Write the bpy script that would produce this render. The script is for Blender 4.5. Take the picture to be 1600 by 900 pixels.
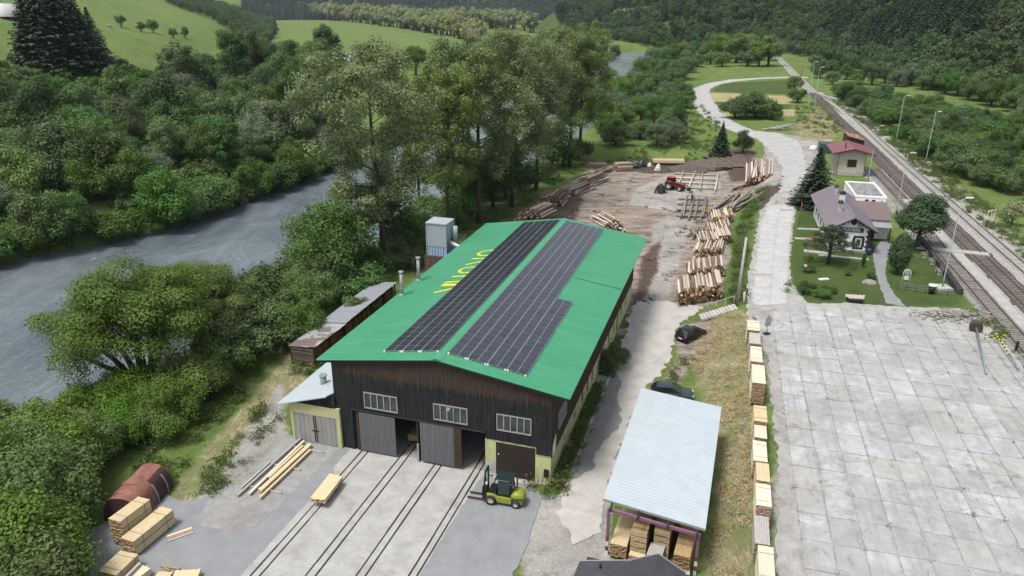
import bpy, math, random
import numpy as np
from mathutils import Vector, Matrix

for o in list(bpy.data.objects):
    bpy.data.objects.remove(o)
SC = bpy.context.scene
COL = SC.collection
rnd = random.Random(11)
RNG = np.random.default_rng(11)
PI = math.pi

# ------------------------------------------------------------------ camera
CAM_H = 34.0
FOC = 1157.6          # focal length in photo pixels (1600 wide)
PITCH = 0.3659
ROLL = 0.0042
_c, _s = math.cos(PITCH), math.sin(PITCH)
_R = np.array([1, 0, 0.]); _F = np.array([0, _c, -_s]); _U = np.array([0, _s, _c])
_cr, _sr = math.cos(ROLL), math.sin(ROLL)
CX, CY, CZ = _R * _cr + _U * _sr, -_R * _sr + _U * _cr, _F
cam_data = bpy.data.cameras.new('camera')
cam = bpy.data.objects.new('camera', cam_data)
COL.objects.link(cam)
cam_data.sensor_width = 36.0
cam_data.lens = 36.0 * FOC / 1600.0
cam_data.clip_start = 0.5
cam_data.clip_end = 12000
cam.matrix_world = Matrix(((CX[0], CY[0], -CZ[0], 0), (CX[1], CY[1], -CZ[1], 0),
                           (CX[2], CY[2], -CZ[2], CAM_H), (0, 0, 0, 1)))
SC.camera = cam

# ------------------------------------------------------------------ light
SUN_EL, SUN_AZ = math.radians(66), math.radians(-128)     # azimuth from +Y, clockwise
world = bpy.data.worlds.new('World')
SC.world = world
world.use_nodes = True
wn = world.node_tree
for n in list(wn.nodes):
    wn.nodes.remove(n)
w_out = wn.nodes.new('ShaderNodeOutputWorld')
w_bg = wn.nodes.new('ShaderNodeBackground')
w_sky = wn.nodes.new('ShaderNodeTexSky')
w_sky.sky_type = 'NISHITA'
w_sky.sun_disc = False
w_sky.sun_elevation = SUN_EL
w_sky.sun_rotation = SUN_AZ
w_sky.air_density = 1.0
w_sky.dust_density = 3.0
w_sky.ozone_density = 1.0
w_hsv = wn.nodes.new('ShaderNodeHueSaturation')
w_hsv.inputs['Saturation'].default_value = 0.42           # thin overcast: a nearly grey sky
wn.links.new(w_sky.outputs[0], w_hsv.inputs['Color'])
wn.links.new(w_hsv.outputs[0], w_bg.inputs['Color'])
w_bg.inputs['Strength'].default_value = 0.125
wn.links.new(w_bg.outputs[0], w_out.inputs['Surface'])

sun_d = bpy.data.lights.new('sun', 'SUN')
sun_d.energy = 2.3
sun_d.angle = math.radians(14)
sun_d.color = (1.0, 0.96, 0.9)
sun = bpy.data.objects.new('sun', sun_d)
COL.objects.link(sun)
_sd = Vector((math.sin(SUN_AZ) * math.cos(SUN_EL), math.cos(SUN_AZ) * math.cos(SUN_EL), math.sin(SUN_EL)))
sun.rotation_euler = (-_sd).to_track_quat('-Z', 'Y').to_euler()
sun.location = _sd * 300

SC.view_settings.view_transform = 'Standard'
SC.view_settings.look = 'None'
SC.view_settings.exposure = 0.90
SC.view_settings.gamma = 1.0
SC.cycles.max_bounces = 6
SC.cycles.diffuse_bounces = 3
SC.cycles.transparent_max_bounces = 4

# ------------------------------------------------------------------ survey helpers
CAMP = np.array([0, 0, CAM_H])


def ray(px, py):
    return CX * ((px - 800) / FOC) + CY * (-(py - 450) / FOC) + CZ


def at(px, py, z=0.0):
    "survey: the point at height z that the photograph shows at px, py"
    v = ray(px, py)
    t = (z - CAM_H) / v[2]
    p = CAMP + v * t
    return Vector((float(p[0]), float(p[1]), z))


def at_dist(px, py, dist):
    v = ray(px, py)
    t = dist / math.hypot(v[0], v[1])
    p = CAMP + v * t
    return Vector(p)


def height_to(base, px, py):
    "height above base of the vertical point over it that shows at px, py"
    v = ray(px, py)
    t = math.hypot(base[0], base[1]) / math.hypot(v[0], v[1])
    return CAM_H + t * v[2] - base[2]


# ------------------------------------------------------------------ object helpers
def link(o, parent=None):
    COL.objects.link(o)
    if parent is not None:
        o.parent = parent
    return o


def tag(o, label=None, cat=None, group=None, kind=None):
    if label: o['label'] = label
    if cat: o['category'] = cat
    if group: o['group'] = group
    if kind: o['kind'] = kind
    return o


def thing(name, label, cat, loc=(0, 0, 0), rz=0.0, group=None):
    o = bpy.data.objects.new(name, None)
    o.empty_display_size = 0.3
    o.location = loc
    o.rotation_euler = (0, 0, rz)
    link(o)
    return tag(o, label, cat, group)


class MB:
    "a small mesh builder: boxes, prisms, tubes, quads; build() links ONE mesh object"
    def __init__(self):
        self.v, self.f, self.m, self.sm = [], [], [], []

    def add(self, vs, fs, m=0, smooth=False):
        b = len(self.v)
        self.v += [tuple(p) for p in vs]
        for f in fs:
            self.f.append([i + b for i in f]); self.m.append(m); self.sm.append(smooth)
        return self

    def box(self, c, s, rz=0.0, m=0, mat=None):
        x, y, z = s[0] / 2, s[1] / 2, s[2] / 2
        vs = [Vector((a * x, b * y, d * z)) for d in (-1, 1) for b in (-1, 1) for a in (-1, 1)]
        R = mat if mat is not None else Matrix.Rotation(rz, 3, 'Z')
        C = Vector(c)
        vs = [R @ p + C for p in vs]
        return self.add(vs, [(0, 2, 3, 1), (4, 5, 7, 6), (0, 1, 5, 4), (2, 6, 7, 3), (0, 4, 6, 2), (1, 3, 7, 5)], m)

    def lim(self, x0, x1, y0, y1, z0, z1, m=0):
        return self.box(((x0 + x1) / 2, (y0 + y1) / 2, (z0 + z1) / 2), (x1 - x0, y1 - y0, z1 - z0), 0, m)

    def beam(self, a, b, w, h, m=0):
        a, b = Vector(a), Vector(b)
        d = b - a
        L = d.length
        d.normalize()
        up = Vector((0, 0, 1)) if abs(d.z) < 0.95 else Vector((0, 1, 0))
        s = d.cross(up).normalized()
        u = s.cross(d)
        R = Matrix((s, d, u)).transposed()
        return self.box((a + b) / 2, (w, L, h), 0, m, R)

    def prism(self, poly, z0, z1, m=0):
        n = len(poly)
        vs = [(p[0], p[1], z0) for p in poly] + [(p[0], p[1], z1) for p in poly]
        fs = [list(range(n))[::-1], list(range(n, 2 * n))] + [(i, (i + 1) % n, n + (i + 1) % n, n + i) for i in range(n)]
        return self.add(vs, fs, m)

    def extr(self, poly, v0, v1, m=0):
        "polygon in x,z extruded along y"
        n = len(poly)
        vs = [(p[0], v0, p[1]) for p in poly] + [(p[0], v1, p[1]) for p in poly]
        fs = [list(range(n)), list(range(n, 2 * n))[::-1]] + [(i, n + i, n + (i + 1) % n, (i + 1) % n) for i in range(n)]
        return self.add(vs, fs, m)

    def slab8(self, q, t, m=0):
        "four corners of a top face, thickened straight down by t"
        q = [Vector(p) for p in q]
        lo = [p - Vector((0, 0, t)) for p in q]
        return self.add(q + lo, [(0, 1, 2, 3), (7, 6, 5, 4)] + [(i, 4 + i, 4 + (i + 1) % 4, (i + 1) % 4) for i in range(4)], m)

    def tube(self, pts, rad, n=8, m=0, smooth=True, caps=True, capm=None):
        pts = [Vector(p) for p in pts]
        if not isinstance(rad, (list, tuple)):
            rad = [rad] * len(pts)
        vs, fs = [], []
        for i, p in enumerate(pts):
            d = (pts[min(i + 1, len(pts) - 1)] - pts[max(i - 1, 0)]).normalized()
            up = Vector((0, 0, 1)) if abs(d.z) < 0.9 else Vector((1, 0, 0))
            s = d.cross(up).normalized()
            u = s.cross(d)
            for k in range(n):
                a = 2 * PI * k / n
                vs.append(p + (s * math.cos(a) + u * math.sin(a)) * rad[i])
        for i in range(len(pts) - 1):
            for k in range(n):
                fs.append((i * n + k, i * n + (k + 1) % n, (i + 1) * n + (k + 1) % n, (i + 1) * n + k))
        self.add(vs, fs, m, smooth)
        if caps:
            b = len(self.v) - len(vs)
            cm = m if capm is None else capm
            self.f.append([b + k for k in range(n)][::-1]); self.m.append(cm); self.sm.append(False)
            e = b + (len(pts) - 1) * n
            self.f.append([e + k for k in range(n)]); self.m.append(cm); self.sm.append(False)
        return self

    def mesh(self, name, mats):
        me = bpy.data.meshes.new(name)
        me.from_pydata(self.v, [], self.f)
        for mt in (mats if isinstance(mats, (list, tuple)) else [mats]):
            me.materials.append(mt)
        me.polygons.foreach_set('material_index', self.m)
        me.polygons.foreach_set('use_smooth', self.sm)
        me.update()
        return me

    def build(self, name, mats, parent=None, kind=None, bevel=0.0):
        o = link(bpy.data.objects.new(name, self.mesh(name, mats)), parent)
        if kind: o['kind'] = kind
        if bevel:
            b = o.modifiers.new('bevel', 'BEVEL'); b.width = bevel; b.segments = 2; b.limit_method = 'ANGLE'
        return o


def inst(name, me, parent=None, loc=(0, 0, 0), rz=0.0, sc=None, rot=None):
    o = bpy.data.objects.new(name, me)
    o.location = loc
    o.rotation_euler = rot if rot is not None else (0, 0, rz)
    if sc is not None:
        o.scale = sc if isinstance(sc, (tuple, list, Vector)) else (sc, sc, sc)
    return link(o, parent)


def copy_tree(o, parent=None):
    c = o.copy()
    COL.objects.link(c)
    if parent is not None:
        c.parent = parent
        c.matrix_parent_inverse = o.matrix_parent_inverse
    for ch in list(o.children):
        copy_tree(ch, c)
    return c


# ------------------------------------------------------------------ materials
class NT:
    def __init__(self, name):
        self.m = bpy.data.materials.new(name)
        self.m.use_nodes = True
        self.t = self.m.node_tree
        self.b = self.t.nodes['Principled BSDF']
        self.tc = self.t.nodes.new('ShaderNodeTexCoord')

    def n(self, kind, **kw):
        nd = self.t.nodes.new('ShaderNode' + kind)
        for k, v in kw.items():
            if k in nd.inputs: nd.inputs[k].default_value = v
            else: setattr(nd, k, v)
        return nd

    def l(self, a, b):
        self.t.links.new(a, b)

    def noise(self, vec, scale, detail=4, rough=0.6, dist=0.0):
        nd = self.n('TexNoise')
        nd.inputs['Scale'].default_value = scale
        nd.inputs['Detail'].default_value = detail
        nd.inputs['Roughness'].default_value = rough
        nd.inputs['Distortion'].default_value = dist
        self.l(vec, nd.inputs['Vector'])
        return nd.outputs['Fac']

    def ramp(self, fac, stops):
        nd = self.n('ValToRGB')
        e = nd.color_ramp.elements
        while len(e) < len(stops): e.new(0.5)
        for el, (p, c) in zip(e, stops):
            el.position = p
            el.color = (c[0], c[1], c[2], 1) if isinstance(c, (tuple, list)) else (c, c, c, 1)
        self.l(fac, nd.inputs['Fac'])
        return nd.outputs['Color']

    def mix(self, fac, a, b, mode='MIX'):
        nd = self.n('MixRGB')
        nd.blend_type = mode
        for i, v in (('Fac', fac), ('Color1', a), ('Color2', b)):
            if isinstance(v, (int, float)): nd.inputs[i].default_value = v if i == 'Fac' else (v, v, v, 1)
            elif isinstance(v, (tuple, list)): nd.inputs[i].default_value = (v[0], v[1], v[2], 1)
            else: self.l(v, nd.inputs[i])
        return nd.outputs['Color']

    def math(self, op, a, b=0.0, c=None, clamp=False):
        nd = self.n('Math'); nd.operation = op; nd.use_clamp = clamp
        for i, v in enumerate((a, b, c)):
            if v is None: continue
            if isinstance(v, (int, float)): nd.inputs[i].default_value = v
            else: self.l(v, nd.inputs[i])
        return nd.outputs[0]

    def mapping(self, vec, scale=(1, 1, 1), rot=(0, 0, 0), loc=(0, 0, 0)):
        nd = self.n('Mapping')
        nd.inputs['Scale'].default_value = scale
        nd.inputs['Rotation'].default_value = rot
        nd.inputs['Location'].default_value = loc
        self.l(vec, nd.inputs['Vector'])
        return nd.outputs[0]

    def bump(self, h, strength=0.3, dist=0.05):
        nd = self.n('Bump')
        nd.inputs['Strength'].default_value = strength
        nd.inputs['Distance'].default_value = dist
        self.l(h, nd.inputs['Height'])
        self.l(nd.outputs[0], self.b.inputs['Normal'])

    def objvec(self):
        "object coordinates shifted by the object's random number, so copies do not repeat"
        oi = self.n('ObjectInfo')
        va = self.n('VectorMath'); va.operation = 'ADD'
        self.l(self.tc.outputs['Object'], va.inputs[0])
        mu = self.math('MULTIPLY', oi.outputs['Random'], 60.0)
        self.l(mu, va.inputs[1])
        self.rand = oi.outputs['Random']
        return va.outputs[0]


ALB = 0.74       # measured surface colours are for exposure 0.5


def pm(name, c, var=0.25, scale=4.0, rough=0.8, bump=0.15, metal=0.0, rv=0.12, stretch=(1, 1, 1), c2=None,
       dirt=None, dirt_scale=0.6, dirt_amt=0.5, spec=None):
    "a worn plain material: fine noise, broad stains, a little difference from object to object"
    c = tuple(x * ALB for x in c)
    c2 = tuple(x * ALB for x in c2) if c2 else None
    dirt = tuple(x * ALB for x in dirt) if dirt else None
    k = NT(name)
    v = k.objvec()
    vs = k.mapping(v, stretch)
    f = k.noise(vs, scale, 6, 0.65)
    lo = tuple(x * (1 - var) for x in c)
    hi = c2 if c2 else tuple(min(1, x * (1 + var)) for x in c)
    col = k.ramp(f, [(0.3, lo), (0.7, hi)])
    if dirt:
        g = k.noise(v, dirt_scale, 5, 0.7)
        msk = k.ramp(g, [(0.5, 0.0), (0.72, dirt_amt)])
        col = k.mix(msk, col, dirt)
    if rv:
        h = k.math('MULTIPLY_ADD', k.rand, 2 * rv, 1 - rv)
        col = k.mix(1.0, col, h, 'MULTIPLY')
    k.l(col, k.b.inputs['Base Color'])
    k.b.inputs['Roughness'].default_value = rough
    k.b.inputs['Metallic'].default_value = metal
    if spec is not None: k.b.inputs['Specular IOR Level'].default_value = spec
    if bump: k.bump(f, bump)
    return k.m


def foliage(name, c, dark=0.55, hue=0.03, val=0.35, trans=0.36):
    k = NT(name)
    v = k.objvec()
    f = k.noise(v, 0.55, 3, 0.6)
    f2 = k.noise(v, 2.2, 3, 0.6)
    col = k.ramp(f, [(0.3, tuple(x * dark for x in c)), (0.7, tuple(x * 1.25 for x in c))])
    col = k.mix(0.5, col, k.ramp(f2, [(0.3, tuple(x * 0.6 for x in c)), (0.7, (c[0] * 1.5, c[1] * 1.35, c[2] * 1.1))]))
    hs = k.n('HueSaturation')
    k.l(k.math('MULTIPLY_ADD', k.rand, 2 * hue, 0.5 - hue), hs.inputs['Hue'])
    r2 = k.math('FRACT', k.math('MULTIPLY', k.rand, 7.31))
    k.l(k.math('MULTIPLY_ADD', r2, val, 1 - val / 2), hs.inputs['Value'])
    r3 = k.math('FRACT', k.math('MULTIPLY', k.rand, 13.7))
    k.l(k.math('MULTIPLY_ADD', r3, 0.35, 0.8), hs.inputs['Saturation'])
    k.l(col, hs.inputs['Color'])
    col = hs.outputs['Color']
    k.l(col, k.b.inputs['Base Color'])
    k.b.inputs['Roughness'].default_value = 0.6
    k.b.inputs['Specular IOR Level'].default_value = 0.25
    tr = k.n('BsdfTranslucent')
    k.l(col, tr.inputs['Color'])
    mx = k.n('MixShader'); mx.inputs[0].default_value = trans
    k.l(k.b.outputs[0], mx.inputs[1]); k.l(tr.outputs[0], mx.inputs[2])
    k.l(mx.outputs[0], k.t.nodes['Material Output'].inputs['Surface'])
    return k.m

# ------------------------------------------------------------------ terrain shape
def smooth(a, b, x):
    t = np.clip((x - a) / (b - a), 0, 1)
    return t * t * (3 - 2 * t)


def poly_sd(X, Y, poly):
    "signed distance to a polygon, negative inside"
    d = np.full(X.shape, 1e18)
    inside = np.zeros(X.shape, bool)
    n = len(poly)
    for i in range(n):
        ax, ay = poly[i][0], poly[i][1]
        bx, by = poly[(i + 1) % n][0], poly[(i + 1) % n][1]
        ex, ey = bx - ax, by - ay
        L = ex * ex + ey * ey + 1e-12
        t = np.clip(((X - ax) * ex + (Y - ay) * ey) / L, 0, 1)
        d = np.minimum(d, (X - ax - t * ex) ** 2 + (Y - ay - t * ey) ** 2)
        cond = (ay > Y) != (by > Y)
        with np.errstate(divide='ignore', invalid='ignore'):
            xi = ex * (Y - ay) / (ey if abs(ey) > 1e-12 else 1e-12) + ax
        inside ^= cond & (X < xi)
    d = np.sqrt(d)
    return np.where(inside, -d, d)


def pxs(pts, z=0.0):
    return [tuple(at(x, y, z)[:2]) for x, y in pts]


TER = 1.5          # the railway terrace lies this far above the yard
WATER = -3.5
LEFT_BANK = pxs([(-500, 545), (-250, 475), (0, 412), (150, 384), (300, 348), (400, 309), (500, 272), (600, 238), (690, 200),
                 (760, 168), (820, 140), (880, 112), (940, 90), (990, 80), (1040, 79)], WATER)
RIGHT_BANK = pxs([(-500, 1060), (-200, 830), (0, 690), (110, 640), (240, 595), (330, 520), (420, 470), (480, 430), (560, 396),
                  (640, 345), (720, 312), (790, 284), (850, 252), (905, 210), (955, 172), (992, 140), (1012, 112), (1036, 94),
                  (1056, 82)], WATER)
RIVER = LEFT_BANK + RIGHT_BANK[::-1]
YARD = pxs([(1110, 1000), (1118, 760), (1112, 640), (1082, 570), (1098, 490), (1128, 478), (1142, 440), (1146, 400), (1152, 350),
            (1168, 312), (1180, 280), (1150, 255), (1050, 250), (950, 247), (880, 240), (820, 270), (700, 300), (500, 380), (200, 520),
            (-300, 800), (-300, 1300), (1100, 1300)])
LEFT_HILL = [(-260, 40), (-118, 132), (-88, 195), (-92, 265), (-128, 400), (-270, 900), (-640, 2100), (-6000, 2600), (-6000, -800)]
RIGHT_HILL = pxs([(2000, 300), (1720, 205), (1600, 172), (1480, 148), (1350, 120), (1228, 84), (1120, 73), (1060, 70), (1000, 70),
                  (940, 61), (880, 52), (810, 46)], TER) + [(420, 1700), (900, 2600), (6000, 3000), (6000, 100)]


def vnoise(X, Y, s, seed=0):
    "smooth value noise"
    X, Y = X / s, Y / s
    xi, yi = np.floor(X), np.floor(Y)
    fx, fy = X - xi, Y - yi
    fx, fy = fx * fx * (3 - 2 * fx), fy * fy * (3 - 2 * fy)

    def h(a, b):
        v = np.sin(a * 127.1 + b * 311.7 + seed * 74.7) * 43758.5453
        return v - np.floor(v)
    return (h(xi, yi) * (1 - fx) + h(xi + 1, yi) * fx) * (1 - fy) + (h(xi, yi + 1) * (1 - fx) + h(xi + 1, yi + 1) * fx) * fy


def terrain_z(X, Y):
    X, Y = np.asarray(X, float), np.asarray(Y, float)
    z = TER * smooth(0.0, 4.0, poly_sd(X, Y, YARD)) - 0.05
    dr = poly_sd(X, Y, RIVER)
    z = z * smooth(1.0, 9.0, dr) + (1 - smooth(-5.0, 7.0, dr)) * -6.0
    dl = np.maximum(0, -poly_sd(X, Y, LEFT_HILL))
    z = z + 0.25 * dl * smooth(0, 60, dl) + 0.02 * dl + (vnoise(X, Y, 40, 3) - 0.5) * 3 * smooth(15, 80, dl)
    dh = np.maximum(0, -poly_sd(X, Y, RIGHT_HILL))
    z = z + 0.52 * dh * smooth(0, 40, dh) * (1 - 0.35 * smooth(150, 600, dh)) + (vnoise(X, Y, 70, 5) - 0.5) * 18 * smooth(20, 120, dh)
    R = np.hypot(X, Y)
    z = z + 0.30 * np.maximum(0, R - 1750) * smooth(1750, 2300, R) + (vnoise(X, Y, 420, 9) - 0.5) * 160 * smooth(1900, 2600, R)
    return z


def tz(x, y):
    return float(terrain_z(np.array([x]), np.array([y]))[0])


def at_t(px, py):
    "survey on the terrain itself: where the sight line first meets the ground"
    v = ray(px, py)
    h = math.hypot(v[0], v[1])
    s = np.geomspace(25, 4000, 3000) / h
    P = CAMP[None, :] + v[None, :] * s[:, None]
    below = P[:, 2] < terrain_z(P[:, 0], P[:, 1])
    i = int(np.argmax(below)) if below.any() else len(s) - 1
    return Vector((float(P[i, 0]), float(P[i, 1]), tz(P[i, 0], P[i, 1])))


# ------------------------------------------------------------------ ground materials
def ground_material():
    k = NT('meadow_ground')
    P = k.tc.outputs['Object']
    big = k.noise(P, 0.02, 5, 0.6)
    mid = k.noise(P, 0.18, 5, 0.65)
    fin = k.noise(P, 1.6, 5, 0.7)
    mic = k.noise(P, 9.0, 3, 0.7)
    g = k.ramp(mid, [(0.3, (0.062, 0.100, 0.026)), (0.55, (0.112, 0.162, 0.042)), (0.75, (0.175, 0.200, 0.066))])
    g = k.mix(k.ramp(big, [(0.4, 0.0), (0.7, 0.45)]), g, (0.155, 0.198, 0.054))
    g = k.mix(k.ramp(fin, [(0.35, 0.55), (0.65, 0.0)]), g, (0.036, 0.066, 0.018))
    a1 = k.n('VertexColor'); a1.layer_name = 'za'
    a2 = k.n('VertexColor'); a2.layer_name = 'zb'
    s1 = k.n('SeparateColor'); k.l(a1.outputs['Color'], s1.inputs[0])
    s2 = k.n('SeparateColor'); k.l(a2.outputs['Color'], s2.inputs[0])
    jit = k.math('SUBTRACT', k.mix(0.45, mid, fin), 0.5)

    def mask(ch, amp=0.9, soft=0.12):
        x = k.math('MULTIPLY_ADD', jit, amp * 1.6, ch)
        return k.ramp(x, [(0.5 - soft, 0.0), (0.5 + soft, 1.0)])
    lush = k.ramp(k.mix(0.5, fin, mid), [(0.3, (0.028, 0.050, 0.013)), (0.7, (0.066, 0.096, 0.026))])
    col = k.mix(mask(s2.outputs[1], 0.5, 0.2), g, lush)
    straw = k.ramp(k.mix(0.5, fin, mid), [(0.3, (0.16, 0.15, 0.07)), (0.7, (0.34, 0.29, 0.16))])
    col = k.mix(mask(s2.outputs[2], 0.5, 0.25), col, straw)
    hay = k.noise(k.mapping(P, (1.0, 0.35, 1), (0, 0, 0.5)), 2.6, 6, 0.75, 1.5)
    dry = k.ramp(hay, [(0.3, (0.085, 0.082, 0.040)), (0.5, (0.21, 0.185, 0.105)), (0.68, (0.40, 0.34, 0.215))])
    gm = k.ramp(k.noise(P, 0.35, 4, 0.6), [(0.44, 0.0), (0.62, 0.75)])
    dry = k.mix(gm, dry, (0.105, 0.135, 0.045))
    col = k.mix(mask(s1.outputs[2], 0.7, 0.15), col, k.mix(1.0, dry, 0.98, 'MULTIPLY'))
    mudn = k.noise(k.mapping(P, (0.5, 1.4, 1), (0, 0, -0.25)), 0.5, 7, 0.72, 0.8)
    dirt = k.ramp(mudn, [(0.31, (0.060, 0.044, 0.034)), (0.42, (0.17, 0.135, 0.108)), (0.56, (0.29, 0.25, 0.215)), (0.74, (0.40, 0.365, 0.33))])
    dirt = k.mix(k.ramp(mic, [(0.35, 0.5), (0.6, 0.0)]), dirt, (0.10, 0.08, 0.065))
    col = k.mix(mask(s1.outputs[0], 0.9, 0.1), col, k.mix(1.0, dirt, 0.98, 'MULTIPLY'))
    grv = k.ramp(k.mix(0.5, mic, mid), [(0.3, (0.15, 0.14, 0.125)), (0.5, (0.34, 0.325, 0.30)), (0.7, (0.52, 0.50, 0.47))])
    grv = k.mix(k.ramp(k.noise(P, 0.42, 6, 0.75), [(0.52, 0.0), (0.66, 0.75)]), grv, (0.13, 0.12, 0.105))
    col = k.mix(mask(s1.outputs[1], 1.0, 0.14), col, k.mix(1.0, grv, 0.76, 'MULTIPLY'))
    brk = k.ramp(k.mix(0.6, fin, mic), [(0.3, (0.025, 0.018, 0.015)), (0.55, (0.085, 0.06, 0.048)), (0.75, (0.19, 0.15, 0.125))])
    col = k.mix(mask(s2.outputs[0], 1.0, 0.12), col, brk)
    k.l(col, k.b.inputs['Base Color'])
    k.b.inputs['Roughness'].default_value = 0.95
    k.b.inputs['Specular IOR Level'].default_value = 0.15
    k.bump(k.math('ADD', k.math('MULTIPLY', fin, 1.0), k.math('MULTIPLY', mic, 0.5)), 0.9, 0.18)
    return k.m


def paving(name, c, c2, scale=1.2, stain=(0.12, 0.11, 0.10), st=(0.55, 0.8), amt=0.6, rough=0.85, micro=14.0, rv=0.0, wet=None):
    c, c2, stain = tuple(x * ALB for x in c), tuple(x * ALB for x in c2), tuple(x * ALB for x in stain)
    k = NT(name)
    v = k.objvec() if rv else k.tc.outputs['Object']
    a = k.noise(v, scale, 7, 0.7)
    b = k.noise(v, micro, 3, 0.7)
    geo = k.n('NewGeometry').outputs['Position']
    s = k.noise(geo, 0.30, 7, 0.74, 0.5)
    col = k.ramp(a, [(0.3, c), (0.7, c2)])
    col = k.mix(k.ramp(b, [(0.35, 0.35), (0.6, 0.0)]), col, tuple(x * 0.55 for x in c))
    col = k.mix(k.ramp(s, [(st[0], 0.0), (st[1], amt)]), col, stain)
    if rv:
        col = k.mix(1.0, col, k.math('MULTIPLY_ADD', k.rand, 2 * rv, 1 - rv), 'MULTIPLY')
    k.l(col, k.b.inputs['Base Color'])
    k.b.inputs['Roughness'].default_value = rough
    k.b.inputs['Specular IOR Level'].default_value = 0.25
    k.bump(k.mix(0.5, a, b), 0.25, 0.03)
    return k.m


M_GROUND = ground_material()
M_CONC = paving('old_concrete', (0.33, 0.325, 0.305), (0.50, 0.495, 0.475), 0.9, (0.20, 0.175, 0.145), (0.55, 0.74), 0.65)
M_PAD = paving('rough_concrete', (0.25, 0.245, 0.235), (0.38, 0.375, 0.36), 1.6, (0.15, 0.14, 0.12), (0.5, 0.75), 0.6)
M_ASPH = paving('worn_asphalt', (0.225, 0.235, 0.245), (0.31, 0.32, 0.33), 0.6, (0.17, 0.17, 0.165), (0.5, 0.8), 0.5)
M_DKASPH = paving('dark_asphalt', (0.20, 0.20, 0.20), (0.29, 0.288, 0.285), 0.8, (0.36, 0.35, 0.33), (0.6, 0.8), 0.5)
M_ROAD = paving('dusty_road', (0.40, 0.38, 0.35), (0.58, 0.56, 0.525), 0.7, (0.26, 0.24, 0.22), (0.56, 0.76), 0.5)
M_LANE = paving('grey_lane', (0.34, 0.335, 0.325), (0.52, 0.515, 0.505), 0.5, (0.22, 0.20, 0.18), (0.55, 0.75), 0.5)
M_SLABBASE = paving('slab_bed', (0.30, 0.29, 0.27), (0.48, 0.47, 0.45), 0.9, (0.11, 0.10, 0.085), (0.5, 0.7), 0.6)
M_SLAB = paving('slab_concrete', (0.35, 0.355, 0.355), (0.53, 0.535, 0.535), 0.8, (0.23, 0.215, 0.20), (0.50, 0.74), 0.7, rv=0.11)
def slab_material():
    k = NT('slab_concrete')
    v = k.objvec()
    geo = k.n('NewGeometry').outputs['Position']
    rot = k.mapping(geo, (1, 1, 1), (0, 0, math.radians(15.4)))
    a = k.noise(v, 0.9, 8, 0.72)
    col = k.ramp(a, [(0.28, (0.225, 0.23, 0.23)), (0.5, (0.30, 0.303, 0.302)), (0.72, (0.385, 0.388, 0.386))])
    col = k.mix(1.0, col, k.math('MULTIPLY_ADD', k.rand, 0.22, 0.88), 'MULTIPLY')
    r2 = k.math('FRACT', k.math('MULTIPLY', k.rand, 5.77))
    col = k.mix(k.ramp(r2, [(0.80, 0.0), (0.86, 0.35)]), col, (0.30, 0.285, 0.26))
    big = k.noise(geo, 0.10, 7, 0.76, 0.6)                       # worn grey areas running over many slabs
    col = k.mix(k.ramp(big, [(0.42, 0.55), (0.56, 0.0)]), col, (0.215, 0.212, 0.205))
    st = k.noise(geo, 0.55, 8, 0.78, 0.9)
    col = k.mix(k.ramp(st, [(0.53, 0.0), (0.68, 0.80)]), col, (0.140, 0.127, 0.112))
    tyre = k.noise(k.mapping(rot, (2.6, 0.10, 1)), 1.0, 5, 0.7, 0.4)   # tyre tracks drawn out along the lanes
    col = k.mix(k.ramp(tyre, [(0.52, 0.0), (0.68, 0.55)]), col, (0.185, 0.18, 0.17))
    crack = k.n('TexVoronoi'); crack.feature = 'DISTANCE_TO_EDGE'; crack.inputs['Scale'].default_value = 0.42
    wv = k.n('VectorMath'); wv.operation = 'ADD'; k.l(geo, wv.inputs[0])
    ns = k.n('TexNoise'); ns.inputs['Scale'].default_value = 0.9; k.l(geo, ns.inputs['Vector']); k.l(ns.outputs['Color'], wv.inputs[1]); k.l(wv.outputs[0], crack.inputs['Vector'])
    cf = k.ramp(crack.outputs['Distance'], [(0.004, 1.0), (0.014, 0.0)])
    cm = k.ramp(k.noise(geo, 0.13, 3, 0.6), [(0.60, 0.0), (0.68, 0.8)])
    col = k.mix(k.math('MULTIPLY', cf, cm), col, (0.07, 0.065, 0.055))
    sep = k.n('SeparateXYZ'); k.l(k.tc.outputs['Object'], sep.inputs[0])
    ex = k.math('ABSOLUTE', sep.outputs['X']); ey = k.math('ABSOLUTE', sep.outputs['Y'])
    en = k.noise(geo, 1.3, 6, 0.75)
    e1 = k.math('MULTIPLY_ADD', k.math('SUBTRACT', en, 0.5), 0.5, k.math('SUBTRACT', ex, 0.88))
    e2 = k.math('MULTIPLY_ADD', k.math('SUBTRACT', en, 0.5), 0.5, k.math('SUBTRACT', ey, 1.36))
    em = k.math('MAXIMUM', k.ramp(e1, [(0.0, 0.0), (0.05, 0.50)]), k.ramp(e2, [(0.0, 0.0), (0.06, 0.25)]))
    col = k.mix(em, col, (0.125, 0.115, 0.09))                   # broken, dirty slab edges
    k.l(col, k.b.inputs['Base Color'])
    k.b.inputs['Roughness'].default_value = 0.88
    k.b.inputs['Specular IOR Level'].default_value = 0.25
    k.bump(a, 0.3, 0.03)
    return k.m


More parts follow.
